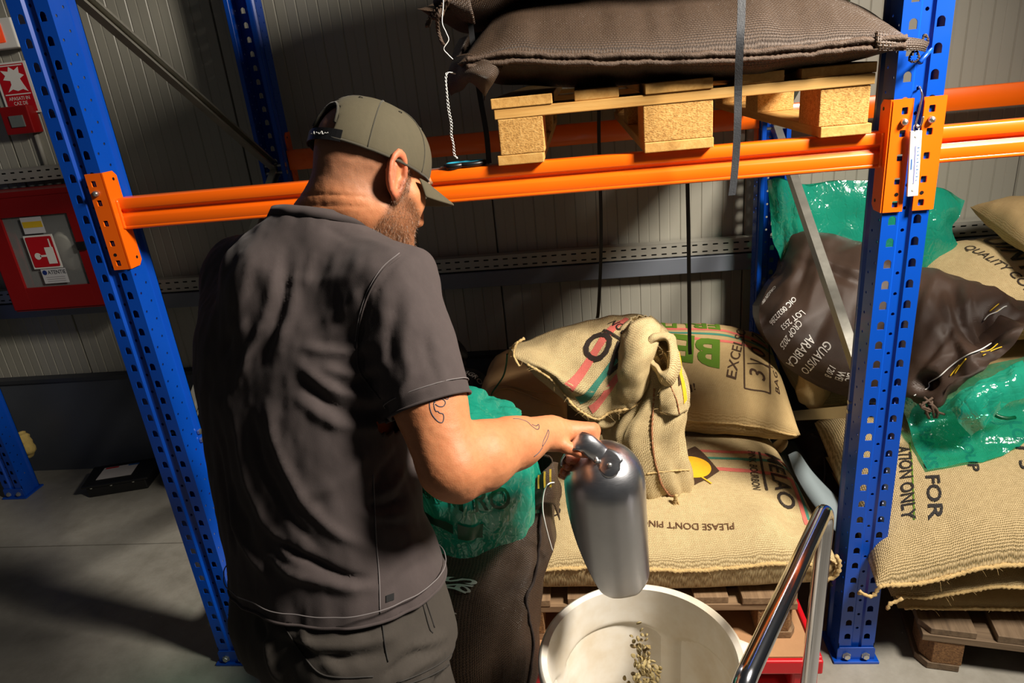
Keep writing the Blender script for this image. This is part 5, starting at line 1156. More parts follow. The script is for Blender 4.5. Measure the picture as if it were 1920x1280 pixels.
bk_[0] = F[0]; bk_[-1] = F[-1]; bk_[:, 0] = F[:, 0]; bk_[:, -1] = F[:, -1]
b = MB(); Surf(bk_).mesh(b); b.build('sack_back', m_mesh_s, lb, smooth=True)
for s_, c1, ex, sz in (('ORIGIN PERU', (1438, 558), (1426, 572), .028), ('OIC 002/2286', (1466, 584), (1452, 598), .028), ('LOT 2553', (1484, 600), (1470, 612), .027), ('CROP 2025', (1482, 627), (1473, 640), .026), ('ARABICA', (1500, 660), (1490, 672), .036), ('GUAVISTO', (1528, 674), (1514, 690), .034), ('120 B', (1556, 698), (1547, 716), .027), ('WEI', (1575, 705), (1569, 720), .028), ('BIC', (1594, 708), (1589, 723), .028)):
    w = word(s_lb, s_, c1, ex, sz, ink_w, .008, .0025); w.parent = lb
def line_on(st, L, r, off=.004): return MB().tube(cr(np.array([st.sample(*[np.array(z) for z in st.inv(p)], off) for p in L]), 5), r, 6)
line_on(s_lb, [(1715, 742), (1728, 730), (1745, 716), (1762, 706), (1780, 690), (1800, 676), (1818, 664), (1840, 656), (1862, 642)], .0018).build('stitching', m_thread_w, lb, smooth=True)
line_on(s_lb, [(1846, 600), (1856, 590), (1870, 584), (1884, 574), (1900, 566)], .0016).build('stitching', m_thread_w, lb, smooth=True)
m_yl = mat('label_bright', srgb(206, 168, 30), .5)
for (a, c) in (((1856, 584), (1886, 562)), ((1862, 588), (1892, 570)), ((1842, 666), (1878, 650)), ((1838, 660), (1872, 644)), ((1790, 702), (1812, 672)), ((1782, 706), (1800, 684))): line_on(s_lb, [a, ((a[0]+c[0])/2, (a[1]+c[1])/2-1), c], .0016, .002).build('label_stripe', m_yl, lb, smooth=True)
t_ = MB(); rng = random.Random(3)
for k in range(7):
    P = [aty(1738+rng.uniform(-14, 14), 752+rng.uniform(-8, 8), .2), aty(1740+rng.uniform(-18, 22), 768+rng.uniform(-8, 8), .19), aty(1745+rng.uniform(-26, 26), 775+rng.uniform(-6, 10), .2)]; t_.tube(cr(np.array(P), 4), .0035, 6)
t_.build('frayed_corner', m_cord_b, lb, smooth=True)
# green film: draped over the stencilled sack, and a big bag standing behind
gl = root('green_film', (.3, .2, .6), 'green film draped over the stencilled burlap sack under the brown one', 'film')
def on_sack(st, x, y, up): return st.sample(*[np.array(z) for z in st.inv((x, y))])+A(0, -.2, 1)*up
LF = (.075, .04, .016, .008)
net = np.array([[on_sack(s_r1, x, y, LF[k]) for k, (x, y) in enumerate(r)] for r in (((1690, 790), (1696, 812), (1714, 846), (1738, 886)), ((1745, 782), (1750, 806), (1766, 845), (1790, 877)), ((1800, 775), (1802, 796), (1818, 835), (1842, 868)), ((1855, 768), (1860, 788), (1874, 820), (1890, 852)), ((1905, 760), (1912, 775), (1922, 800), (1930, 828)), ((1955, 750), (1962, 762), (1968, 780), (1975, 805)))])
for k, q_ in enumerate(((1686, 742, .30), (1742, 752, .28), (1798, 712, .29), (1850, 688, .29), (1905, 666, .30), (1960, 648, .30))): net[k, 0] = aty(*q_)
s_g1, _ = film(net, 7, .012, 15, 43, 10, 'draped_fold', par=gl, mt=m_film_thin)
net = pnet([[(1760, 770, 0.230), (1800, 735, 0.210), (1850, 700, 0.230), (1915, 676, 0.270)], [(1786, 772, 0.180), (1822, 742, 0.165), (1866, 712, 0.190), (1925, 690, 0.220)], [(1800, 795, 0.160), (1838, 765, 0.150), (1880, 730, 0.170), (1930, 712, 0.200)], [(1824, 820, 0.160), (1850, 790, 0.160), (1892, 755, 0.170), (1930, 740, 0.190)]])
film(net, 7, .014, 22, 47, 8, 'loose_fold', par=gl)
ring = MB().tube([s_g1.sample(*[np.array(z) for z in s_g1.inv((1890+34*math.cos(a), 760+26*math.sin(a)))], .003) for a in np.linspace(1.2, 4.6, 14)], .006, 6); under(ring.build('printed_ring', m_greenprint, smooth=True), gl)
gb = root('green_bag', (.2, 1.0, .7), 'large green plastic bag standing behind the brown sack near the wall', 'bag')
net = pnet([[(1438, 338, 1.00), (1446, 400, 0.98), (1450, 450, 0.97), (1462, 480, 0.96), (1480, 560, 0.96)], [(1462, 334, 0.95), (1472, 400, 0.94), (1476, 440, 0.94), (1486, 490, 0.94), (1520, 600, 0.94)], [(1500, 346, 0.94), (1508, 400, 0.92), (1516, 450, 0.91), (1540, 520, 0.91), (1570, 620, 0.92)], [(1560, 340, 0.96), (1570, 380, 0.93), (1580, 440, 0.91), (1600, 520, 0.90), (1620, 620, 0.91)], [(1630, 340, 0.96), (1636, 370, 0.93), (1650, 440, 0.91), (1670, 520, 0.90), (1680, 620, 0.91)], [(1700, 346, 0.96), (1712, 380, 0.93), (1722, 440, 0.91), (1742, 510, 0.90), (1745, 600, 0.91)], [(1764, 352, 0.96), (1776, 384, 0.94), (1768, 430, 0.92), (1800, 510, 0.92), (1800, 600, 0.93)], [(1806, 376, 1.00), (1800, 404, 0.98), (1786, 438, 0.97), (1844, 528, 0.96), (1850, 590, 0.96)]])
film(net, 7, .016, 11, 53, 9, 'bag_front', par=gb)
net2 = net.copy(); net2[..., 1] = np.clip(net2[..., 1]+.10, 1.02, 1.04); net2[0] = net[0]; net2[-1] = net[-1]; net2[:, 0] = net[:, 0]
film(net2, 7, .008, 11, 57, 9, 'bag_back', par=gb)
# burlap sack with black letters, far right, and the knot above it
g = pillow([(.46, .62, .76), (1.02, .58, .80), (1.02, 1.08, .90), (.48, 1.10, .91)], .10, .14, 80, 60, (.015, .02), seed=83, exb=.4, up=(0, -.25, 1))
s_q = g[0]; qs = sackobj('burlap_sack', g, m_jute, 'burlap sack with large black letters at the right edge behind the brown sack', seed=10)
sword(s_q, 'QUINDIO', (1872, 470), (1890, 476), .13, ink_k, .014, .003, qs) if False else None
w = word(s_q, 'QUINTAL', (1905, 478), (1930, 498), .13, ink_k, .014, .003); w.parent = qs
w = word(s_q, 'QUALITY COFFEE', (1886, 504), (1904, 518), .05, ink_k, .010, .003); w.parent = qs
g = pillow([(.69, .62, .99), (1.04, .60, 1.00), (1.04, 1.08, 1.06), (.71, 1.08, 1.06)], .07, .06, 50, 40, (.02, .02), seed=85, exb=.4)
sackobj('burlap_sack', g, m_jute_dull, 'burlap sack corner with frayed knot, highest at the right edge', seed=12, fr=20)
# hanging thermometer on its hook
th = root('thermometer', tuple(aty(1712, 305, -.012)), 'white thermometer with blue scale hanging from the post on a wire hook', 'thermometer')
R0 = [aty(1705, 245, -.014), aty(1727, 244, -.014), aty(1719, 366, -.014), aty(1699, 368, -.014)]
under(MB().prism(R0, (0, -.006, 0)).build('body', m_white, bevel=.001), th)
def tq(a, c, dd=-.0208): # bilinear on the thermometer face
    p = (R0[0]*(1-a)+R0[1]*a)*(1-c)+(R0[3]*(1-a)+R0[2]*a)*c; return A(p[0], dd, p[2])
q = lambda a0, c0, a1, c1, nm, mt, dd: under(MB().add([tq(a0, c0, dd), tq(a1, c0, dd), tq(a1, c1, dd), tq(a0, c1, dd)], [(3, 2, 1, 0)]).build(nm, mt), th)
q(.10, .235, .92, .80, 'scale_plate', mat('scale_pale', srgb(206, 222, 240), .4), -.0203)
q(.46, .22, .54, .80, 'glass_tube', mat('tube_lilac', srgb(150, 150, 200), .2), -.0209); m_bl = mat('scale_blue', srgb(60, 110, 190), .4)
q(.17, .42, .25, .58, 'scale_mark', m_bl, -.0209)
for k in range(10): q(.66, .25+k*.055, .86 if k % 2 == 0 else .78, .258+k*.055, 'scale_mark', m_bl, -.0209)
for c in (.08, .9): under(MB().lathe([(0, .0008), (.003, .0006), (.003, 0)], tq(.5, c, -.0202), 10, axis=(0, -1, 0)).build('mount_dot', mat('dot_grey', srgb(190, 190, 190))), th)
m_wire = mat('hook_wire', srgb(170, 170, 172), .25, .9)
P = [aty(1726, 164, .002), aty(1724, 163, -.004), aty(1727, 170, -.012), aty(1729, 180, -.014), aty(1725, 200, -.016), aty(1720, 222, -.018), aty(1718, 234, -.02), aty(1722, 239, -.024), aty(1728, 232, -.026), aty(1731, 218, -.026)]
under(MB().tube(cr(np.array(P), 6), .0019, 8).build('wire_hook', m_wire, smooth=True), th)
P = [aty(1718+5*math.cos(a), 240+7*math.sin(a), -.018) for a in np.linspace(0, 2*PI, 16, endpoint=False)]; under(MB().tube(P, .0013, 6, closed=True).build('ring', m_white, smooth=True), th)
# blue peg in the post
pg = MB().tube([aty(1746, 93, .004), aty(1746, 93, -.004), aty(1724, 117, -.035)], [.004, .0042, .0048], 10); tag(pg.build('post_peg', m_blue, smooth=True), 'short blue peg sticking out of the post above the thermometer', 'peg')
# ================================================================== floor things on the left
bt = root('black_tray', (-3.0, 1.09, 0), 'black plastic tray with paper sheet on the floor by the wall', 'tray', math.radians(14))
def lb_(b, nm, m, **k): o = b.build(nm, m, **k); o.parent = bt; return o
lb_(MB().prism([(-.135, -.085, 0), (.135, -.085, 0), (.15, .085, 0), (-.15, .085, 0)], (0, 0, .055)), 'body', m_black, bevel=.006)
lb_(MB().prism([(-.15, -.095, .055), (.15, -.095, .055), (.165, .10, .055), (-.165, .10, .055)], (0, 0, .012)), 'rim', m_black, bevel=.004)
lb_(MB().box((-.02, .01, .0685), (.16, .11, .0015)), 'paper_sheet', mat('paper_grey', srgb(196, 190, 186), .7))
lb_(MB().box((-.06, .055, .0700), (.06, .012, .0008)), 'paper_mark', m_signred); lb_(MB().box((.04, .057, .0700), (.05, .012, .0008)), 'paper_mark', mat('mark_blue', srgb(40, 90, 150)))
for x in (-.11, -.02, .08): lb_(MB().lathe([(.006, 0), (.006, .004), (0, .006)], (x, -.088, .05), 10), 'stud', m_zinc)
P = [aty(*q) for q in [(36, 812, 1.16), (42, 822, 1.15), (44, 834, 1.14), (52, 840, 1.14), (52, 854, 1.15)]]
V = cr(np.array(P), 5); o = MB().tube(V, [.018+.022*math.sin(PI*(i+1)/(len(V)+1))+.004*math.sin(i*2.1) for i in range(len(V))], 12).build('foam_lump', mat('foam_yellow', srgb(206, 178, 104), .9, var=.3, vs=40, bump=.004, bs=60), smooth=True); tag(o, 'yellowish foam lump on the wall behind the far left post', 'foam')
bk2 = root('bucket', (-2.36, .98, 0), 'red and white bucket on the floor behind the left rack frame', 'bucket')
bc = (-2.36, .98, 0)
under(MB().lathe([(.115, 0), (.12, .01), (.135, .12)], bc, 32).build('body', m_redp, smooth=True), bk2)
under(MB().lathe([(.1352, .12), (.139, .175)], bc, 32).build('white_band', m_white, smooth=True), bk2)
under(MB().lathe([(.139, .175), (.147, .26), (.152, .265), (.152, .285), (.145, .29), (.0, .292)], bc, 32).build('lid', m_redp, auto=40), bk2)
under(MB().lathe([(.1395, .185), (.1405, .196)], bc, 32).build('white_band', m_white, smooth=True), bk2)
b = MB().tube([(bc[0]+.14*math.cos(a), bc[1]-.05-.09*math.sin(a)*.5, .24-.10*math.sin(a)) for a in np.linspace(0, PI, 14)], .004, 6); under(b.build('handle', m_wire, smooth=True), bk2)
# ================================================================== the man
from mathutils.bvhtree import BVHTree
def mesh_sdf(fn, lo, hi, h, safe=2.0):
    lo, hi = A(*lo), A(*hi); nc = np.ceil((hi-lo)/(4*h)).astype(int)
    cc = [lo[i]+(np.arange(nc[i])+.5)*4*h for i in range(3)]
    Cg = np.stack(np.meshgrid(*cc, indexing='ij'), -1).reshape(-1, 3); cd = fn(Cg).reshape(nc)
    act = np.abs(cd) < 4*h*.87*safe+h
    D = np.where(cd > 0, 1., -1.).astype(np.float32)
    D = D.repeat(4, 0).repeat(4, 1).repeat(4, 2)
    # fine samples sit at lo + (i+.5)*h
    idx = np.argwhere(act); off = np.stack(np.meshgrid(*[np.arange(4)]*3, indexing='ij'), -1).reshape(-1, 3)
    for s in range(0, len(idx), 4000):
        q = (idx[s:s+4000, None]*4+off[None]).reshape(-1, 3); D[q[:, 0], q[:, 1], q[:, 2]] = fn(lo+(q+.5)*h)
    S = D < 0; n = D.shape
    any_ = np.zeros((n[0]-1, n[1]-1, n[2]-1), np.uint8)
    for a in (0, 1):
        for b in (0, 1):
            for c in (0, 1): any_ += S[a:n[0]-1+a, b:n[1]-1+b, c:n[2]-1+c]
    cells = np.argwhere((any_ > 0) & (any_ < 8)); vid = -np.ones(any_.shape, np.int64); vid[tuple(cells.T)] = np.arange(len(cells))
    acc = np.zeros((len(cells), 3)); cnt = np.zeros(len(cells))
    cor = [(a, b, c) for a in (0, 1) for b in (0, 1) for c in (0, 1)]; val = {k: D[cells[:, 0]+k[0], cells[:, 1]+k[1], cells[:, 2]+k[2]] for k in cor}
    for i, p in enumerate(cor):
        for q in cor[i+1:]:
            if sum(abs(p[k]-q[k]) for k in range(3)) != 1: continue
            d0, d1 = val[p], val[q]; m = (d0 < 0) != (d1 < 0); t = np.where(m, d0/np.where(m, d0-d1, 1), 0)
            acc += np.where(m[:, None], A(*p)+(A(*q)-A(*p))*t[:, None], 0); cnt += m
    V = lo+(cells+acc/cnt[:, None]+.5)*h; F = []
    for ax in range(3):
        o1, o2 = [(1, 2), (2, 0), (0, 1)][ax]
        sl0 = [slice(1, n[k]-1) for k in range(3)]; sl1 = list(sl0); sl0[ax] = slice(0, n[ax]-1); sl1[ax] = slice(1, n[ax])
        a0, a1 = S[tuple(sl0)], S[tuple(sl1)]; e = np.argwhere(a0 != a1); base = e.copy(); base[:, o1] += 1; base[:, o2] += 1; dirn = a0[tuple(e.T)]
        def g(d1, d2): q = base.copy(); q[:, o1] -= d1; q[:, o2] -= d2; return vid[tuple(q.T)]
        f = np.stack([g(1, 1), g(0, 1), g(0, 0), g(1, 0)], -1); f = np.where(dirn[:, None], f, f[:, ::-1]); F.append(f)
    return V, np.concatenate(F)
def smin(a, b, k):
    h = np.clip(.5+.5*(b-a)/k, 0, 1); return b+(a-b)*h-k*h*(1-h)
def smax(a, b, k): return -smin(-a, -b, k)
def cone(P, a, b, ra, rb):
    a, b = A(*a), A(*b); ab = b-a; t = np.clip(((P-a)@ab)/(ab@ab), 0, 1); return np.linalg.norm(P-a-t[:, None]*ab, axis=1)-(ra+(rb-ra)*t)
def ell(P, c, r, R=None):
    q = P-A(*c)
    if R is not None: q = q@R.T
    r = A(*r); k = np.linalg.norm(q/r, axis=1); return (k-1)*r.min() if False else k*(k-1)/(np.linalg.norm(q/(r*r), axis=1)+1e-9)
def relax(V, F, it=2, lam=.5):
    e = np.concatenate([F[:, [0, 1]], F[:, [1, 2]], F[:, [2, 3]], F[:, [3, 0]]]); e = np.concatenate([e, e[:, ::-1]])
    for _ in range(it):
        s = np.zeros_like(V); c = np.zeros(len(V)); np.add.at(s, e[:, 0], V[e[:, 1]]); np.add.at(c, e[:, 0], 1); V = V+(s/np.maximum(c, 1)[:, None]-V)*lam
    return V
def vnormals(V, F):
    n = np.cross(V[F[:, 2]]-V[F[:, 0]], V[F[:, 3]]-V[F[:, 1]]); N = np.zeros_like(V)
    for k in range(4): np.add.at(N, F[:, k], n)
    return N/(np.linalg.norm(N, axis=1, keepdims=True)+1e-12)
# head frame (fitted): r = his right, f = where the face points, u = crown
HP0 = A(-1.0617, -.4074, 1.5317); _h, _p, _r = [math.radians(a) for a in (42.1, 29.9, 5.1)]
hf = A(math.sin(_h)*math.cos(_p), math.cos(_h)*math.cos(_p), -math.sin(_p)); _rr = A(math.cos(_h), -math.sin(_h), 0); _uu = np.cross(_rr, hf)
hr = _rr*math.cos(_r)+_uu*math.sin(_r); hu = np.cross(hr, hf)
HM = np.stack([hr, hf, hu])
def HW(x, y, z): return HP0+hr*x+hf*y+hu*z
# joints
NECK = att(622, 412, 1.195); SR = att(742, 545, 1.085); ER = att(846, 876, 1.035); WR = att(1034, 806, 1.215)
th = math.radians(30); tf, tr = A(math.sin(th), math.cos(th), 0), A(math.cos(th), -math.sin(th), 0)
SL = att(462, 520, 1.36); EL = SL+A(.10, .10, -.26); WL = att(742, 800, 1.36)
# torso rings: (pixel row, left, right, depth along the view, a/b ratio)
TR = [(490, 452, 742, 1.20, 1.9), (560, 384, 742, 1.215, 1.75), (630, 374, 748, 1.22, 1.65), (700, 376, 748, 1.22, 1.6), (770, 386, 744, 1.22, 1.6), (840, 402, 750, 1.22, 1.55), (905, 414, 764, 1.22, 1.5), (960, 424, 768, 1.22, 1.5), (1020, 436, 796, 1.225, 1.45), (1080, 446, 816, 1.23, 1.4), (1140, 452, 832, 1.235, 1.4), (1200, 458, 846, 1.245, 1.4)]
RG = []
for y, l, r_, t_, k in TR:
    c = att((l+r_)/2, y, t_); vh = c-CAMP; vh[2] = 0; vh = nrm(vh); vr = A(vh[1], -vh[0], 0); S_ = (r_-l)/2*t_/FPX*.985
    ca, cb = abs(tr@vr), abs(tf@vr); b_ = S_/math.sqrt((k*ca)**2+cb**2); RG.append((c[2], c[0], c[1], k*b_, b_))
RG = np.array(RG)[::-1]          # ascending z
def torso(P, grow=0., z0=None, z1=None):
    z = P[:, 2]; I = lambda k: np.interp(z, RG[:, 0], RG[:, k])
    d = P[:, :2]-np.stack([I(1), I(2)], -1); x = d@tr[:2]; y = d@tf[:2]; a, b = I(3)+grow, I(4)+grow
    e = 2.35; q = (np.abs(x/a)**e+np.abs(y/b)**e)**(1/e); s = (q-1)*np.minimum(a, b)*.92
    return np.maximum(np.maximum(s, z-(z1 or RG[-1, 0])), (z0 or RG[0, 0])-z)
Cx = lambda z: A(np.interp(z, RG[:, 0], RG[:, 1]), np.interp(z, RG[:, 0], RG[:, 2]), z)
def shirt_sdf(P):
    d = torso(P, 0, RG[0, 0], RG[-1, 0]-.01)
    zt = RG[-1, 0]
    nb = NECK-A(0, 0, .035)
    d = smin(d, cone(P, nb-tf*.03, SR-A(0, 0, -.006)-tr*.02, .074, .066), .06); d = smin(d, cone(P, nb-tf*.03, SL-A(0, 0, -.004), .074, .068), .06)
    d = smin(d, cone(P, Cx(zt-.05)-tf*.035+A(0, 0, .02), nb-tf*.035-A(0, 0, .02), .105, .075), .05)
    d = smin(d, cone(P, nb, nb+A(0, 0, .05), .062, .062), .02)
    e = SR+(ER-SR)*.74
    d = smin(d, cone(P, SR, e, .069, .0655), .035)
    e2 = SL+(EL-SL)*.75; d = smin(d, cone(P, SL, e2, .070, .064), .04)
    return d
V, F = mesh_sdf(shirt_sdf, (-1.62, -.95, .66), (-.74, -.05, 1.56), .0062); V = relax(V, F, 3)
bvh0 = BVHTree.FromPolygons([tuple(v) for v in V], [tuple(f) for f in F])
def hit(bvh, p):
    d = nrm(ray(*p)); h = bvh.ray_cast(Vector(CAMP), Vector(d)); return None if h[0] is None else np.array(h[0])
# creases and ridges drawn as lines on the cloth: (pixel polyline, width m, height m)
FOLDS = [([(470, 470), (460, 560), (440, 640)], .018, .006), ([(520, 470), (505, 560), (470, 660), (440, 730)], .014, .008), ([(560, 480), (545, 580), (520, 650)], .016, .006), ([(590, 470), (570, 540)], .012, .004),
 ([(480, 500), (450, 600), (420, 660)], .014, -.006), ([(540, 500), (520, 600), (480, 700)], .014, -.007),
 ([(672, 540), (650, 580), (600, 600)], .018, .005), ([(690, 610), (640, 640), (590, 650)], .016, -.006), ([(700, 640), (650, 660), (560, 650)], .014, .008), ([(716, 680), (660, 700), (600, 690)], .014, .007), ([(720, 700), (670, 722), (620, 720)], .012, -.007),
 ([(730, 740), (680, 745), (610, 720), (560, 680)], .016, .009), ([(734, 760), (690, 775), (620, 760), (560, 710)], .014, -.009), ([(738, 790), (690, 800), (620, 790), (548, 740)], .016, .008),
 ([(500, 760), (520, 840), (560, 920), (620, 990), (700, 1030)], .016, .009), ([(470, 780), (490, 860), (540, 960), (600, 1030)], .015, -.008), ([(440, 780), (460, 880), (500, 980), (560, 1060)], .018, .008), ([(410, 780), (430, 900), (470, 1000)], .018, -.006),
 ([(690, 850), (640, 900), (560, 940)], .018, .006), ([(745, 850), (720, 880), (700, 930)], .014, -.006), ([(760, 880), (735, 915), (700, 930)], .014, .009), ([(762, 930), (720, 950), (690, 945)], .010, -.010), ([(770, 960), (720, 972), (680, 962)], .012, .007), ([(790, 985), (745, 985), (700, 975)], .010, -.006),
 ([(690, 1085), (640, 1080), (560, 1040), (510, 1010)], .012, -.012), ([(700, 1100), (640, 1100), (550, 1075), (500, 1040)], .016, .009), ([(800, 1030), (750, 1060), (715, 1100)], .014, .005),
 ([(690, 560), (676, 610), (680, 680), (700, 740)], .007, -.006), ([(745, 560), (730, 630), (735, 690)], .014, -.007), ([(770, 580), (760, 640), (765, 700)], .014, .006), ([(800, 600), (800, 660), (820, 710)], .014, -.004), ([(780, 690), (760, 720), (745, 750)], .012, .006), ([(850, 690), (820, 720), (770, 740)], .012, .004),
 ([(700, 560), (720, 520), (752, 480)], .007, -.004), ([(650, 440), (700, 452), (745, 470)], .014, .004), ([(600, 420), (640, 440), (690, 445)], .012, -.003),
 ([(430, 930), (450, 1000), (500, 1080)], .014, .008), ([(405, 830), (420, 930), (445, 1030)], .014, -.008)]
def draw_folds(V, F, bvh, FL, nz=.0022, seed=3):
    N = vnormals(V, F); D = np.zeros(len(V))
    for px, w, a in FL:
        P = [hit(bvh, p) for p in cr(np.array(px, float), 6)]; P = np.array([p for p in P if p is not None])
        if len(P) < 2: continue
        near = np.where((V > P.min(0)-w*3).all(1) & (V < P.max(0)+w*3).all(1))[0]
        if not len(near): continue
        Q = V[near]; best = np.full(len(near), 9.); par = np.zeros(len(near))
        for i in range(len(P)-1):
            ab = P[i+1]-P[i]; t = np.clip(((Q-P[i])@ab)/(ab@ab+1e-12), 0, 1); dd = np.linalg.norm(Q-P[i]-t[:, None]*ab, axis=1); m = dd < best; best = np.where(m, dd, best); par = np.where(m, (i+t)/(len(P)-1), par)
        D[near] += a*np.exp(-(best/(w*.62))**2)*np.clip(np.sin(PI*np.clip(par*.9+.05, 0, 1))*1.6, 0, 1)
    D += fbm(V*A(22, 22, 9), 3, seed)*nz
    return V+N*D[:, None]
V = draw_folds(V, F, bvh0, [(a_, b_, c_*.72) for a_, b_, c_ in FOLDS], .0032)
def cut_mesh(V, F, planes):
    bm = bmesh.new(); vs = [bm.verts.new(v) for v in V]
    for f in F: bm.faces.new([vs[i] for i in f])
    rims = []
    for co, no, reg in planes:
        geom = bm.verts[:]+bm.edges[:]+bm.faces[:]
        if reg is not None: fs = [f for f in bm.faces if reg(np.array(f.calc_center_median()))]; geom = fs+list({e for f in fs for e in f.edges})+list({v for f in fs for v in f.verts})
        bmesh.ops.bisect_plane(bm, geom=geom, plane_co=co, plane_no=no, clear_outer=True)
    bm.verts.index_update(); return bm
def bm_build(bm, name, m, parent, th=0.):
    me = bpy.data.meshes.new(name); bm.to_mesh(me); me.materials.append(m); me.polygons.foreach_set('use_smooth', [True]*len(me.polygons)); o = bpy.data.objects.new(name, me); COL.objects.link(o); under(o, parent)
    if th: q = o.modifiers.new('thick', 'SOLIDIFY'); q.thickness = th; q.offset = -1
    return o
def rim_of(bm, co, no, tol=.004, reg=None):
    """ordered loop of boundary vertices lying on a cutting plane"""
    es = [e for e in bm.edges if e.is_boundary and all(abs((np.array(v.co)-co)@no) < tol for v in e.verts) and (reg is None or reg(np.array(e.verts[0].co)))]
    nb = {}
    for e in es:
        a, b = e.verts; nb.setdefault(a, []).append(b); nb.setdefault(b, []).append(a)
    best = []
    seen = set()
    for s in nb:
        if s in seen: continue
        L = [s]; seen.add(s); cur = s
        while True:
            nx = [v for v in nb[cur] if v not in seen]
            if not nx: break
            cur = nx[0]; seen.add(cur); L.append(cur)
        if len(L) > len(best): best = L
    return np.array([v.co[:] for v in best])
man = root('person', (-1.15, -.5, 0), 'man in grey t-shirt and olive cap, scooping beans, seen from behind', 'person')
def cloth_mat(name, c, bs=900, rough=.9, sheen=.25, v=.14):
    t = NT(name); o = t.obj(); n = t.noise(o, 7, 5, .6); n2 = t.noise(o, bs, 2, .6); n3 = t.noise(t.obj((1, 1, .25)), 160, 3, .6)
    cc = t.mix(n, tuple(x*(1-v) for x in c), tuple(x*(1+v) for x in c)); cc = t.mix(t.math('MULTIPLY', n2, .25), cc, tuple(x*.55 for x in c)); cc = t.mix(t.math('MULTIPLY', n3, .22), cc, tuple(min(1, x*1.7) for x in c))
    return t.done(Base_Color=cc, Roughness=rough, Specular_IOR_Level=.2, Sheen_Weight=sheen, Sheen_Roughness=.5, Normal=t.bump(n2, .00018))
m_shirt = cloth_mat('shirt_cotton', srgb(71, 63, 62), sheen=.06); m_pants = cloth_mat('trouser_canvas', srgb(62, 57, 52), 700, .85, .03); m_cap = cloth_mat('cap_canvas', srgb(80, 74, 58), 1000, .85, .03)
m_stitch = mat('stitch_grey', srgb(112, 106, 106), .9)
arm_d = nrm(ER-SR); SE = SR+(ER-SR)*.655; axd = lambda p, o, d: np.linalg.norm((p-o)-d*((p-o)@d))
near_arm = lambda p: (p-SR)@arm_d > .06 and axd(p, SR, arm_d) < .092 and np.linalg.norm(p-SE) < .2
larm_d = nrm(EL-SL); LE = SL+(EL-SL)*.62; near_larm = lambda p: (p-SL)@larm_d > .03 and axd(p, SL, larm_d) < .09 and np.linalg.norm(p-LE) < .16 and (p-Cx(p[2]))@tf > .10
ncn = nrm(A(.22, .42, 1)); NC = NECK-tf*.012+A(0, 0, -.006); near_neck = lambda p: p[2] > NECK[2]-.07 and np.linalg.norm((p-NECK)[:2]) < .13
HC = A(-1.1, -.72, .888); hemn = nrm(A(.02, -.20, -1))
bm = cut_mesh(V, F, [(NC, ncn, near_neck), (SE, arm_d, near_arm), (LE, larm_d, near_larm), (HC, hemn, None)])
rimN = rim_of(bm, NC, ncn, reg=near_neck); rimS = rim_of(bm, SE, arm_d, reg=near_arm); rimH = rim_of(bm, HC, hemn)
shirt = bm_build(bm, 'shirt', m_shirt, man, .003); bvhS = BVHTree.FromBMesh(bm); bm.free()
def closed(L, k=2): return np.concatenate([L, L[:1]])
def ring_smooth(L, it=3):
    for _ in range(it): L = (np.roll(L, 1, 0)+L*2+np.roll(L, -1, 0))/4
    return L
if len(rimN) > 8:
    L = ring_smooth(rimN, 6); c = L.mean(0); b = MB()
    W = [nrm(ncn*.9+(c-p)*2.6)*.0085 for p in L]; Q = [p+w*.55+nrm(p-c)*.0015 for p, w in zip(L, W)]
    b.ribbon(closed(np.array(Q)), closed(np.array(W)), .0035); co = b.build('collar', m_shirt, smooth=True); under(co, shirt) if False else None; co.parent = shirt; co.matrix_parent_inverse = shirt.matrix_world.inverted() if False else shirt.matrix_parent_inverse.inverted() if False else Matrix()
    co.matrix_parent_inverse = Matrix.Translation(-Vector(man.location)) @ Matrix() if False else Matrix()
def sub(o, par):
    """sub-part: keep world place under a part of the man"""
    o.parent = par; o.matrix_parent_inverse = (par.matrix_parent_inverse if False else Matrix()); 
    o.matrix_parent_inverse = (man.matrix_basis @ par.matrix_parent_inverse @ par.matrix_basis).inverted(); return o
if len(rimN) > 8: sub(co, shirt)
if len(rimS) > 8: sub(MB().tube(ring_smooth(rimS-arm_d*.020, 4)+(ring_smooth(rimS, 4)-rimS.mean(0))*.045, .0009, 6, closed=True).build('sleeve_stitching', m_stitch, smooth=True), shirt); sub(MB().tube(ring_smooth(rimS, 3), .0026, 6, closed=True).build('sleeve_hem', m_shirt, smooth=True), shirt)
if len(rimH) > 8: sub(MB().tube(ring_smooth(rimH, 3), .0028, 6, closed=True).build('shirt_hem', m_shirt, smooth=True), shirt); sub(MB().tube(ring_smooth(rimH+A(0, 0, .024), 4)+(ring_smooth(rimH, 4)-rimH.mean(0))*.016, .0010, 6, closed=True).build('hem_stitching', m_stitch, smooth=True), shirt)
def seam_on(bvh, px, r, name, m, par, off=.001):
    P = [hit(bvh, p) for p in cr(np.array(px, float), 5)]; P = np.array([p for p in P if p is not None]); dcam = [nrm(CAMP-p)*off for p in P]
    return sub(MB().tube(P+np.array(dcam), r, 6).build(name, m, smooth=True), par)
seam_on(bvhS, [(752, 478), (720, 505), (694, 545), (678, 590), (670, 640), (672, 690), (690, 720), (714, 748)], .0016, 'armhole_seam', m_shirt, shirt); seam_on(bvhS, [(749, 474), (716, 502), (690, 544), (674, 590), (666, 640)], .0007, 'armhole_stitching', m_stitch, shirt)
seam_on(bvhS, [(700, 890), (703, 960), (706, 1020), (711, 1080), (713, 1150)], .0010, 'side_seam', m_stitch, shirt)
lab = [hit(bvhS, p) for p in ((724, 1116), (739, 1111), (739, 1124), (724, 1129))]
if all(p is not None for p in lab): sub(MB().prism([p+nrm(CAMP-p)*.001 for p in lab], nrm(CAMP-lab[0])*.001).build('side_label', m_black, smooth=False), shirt)
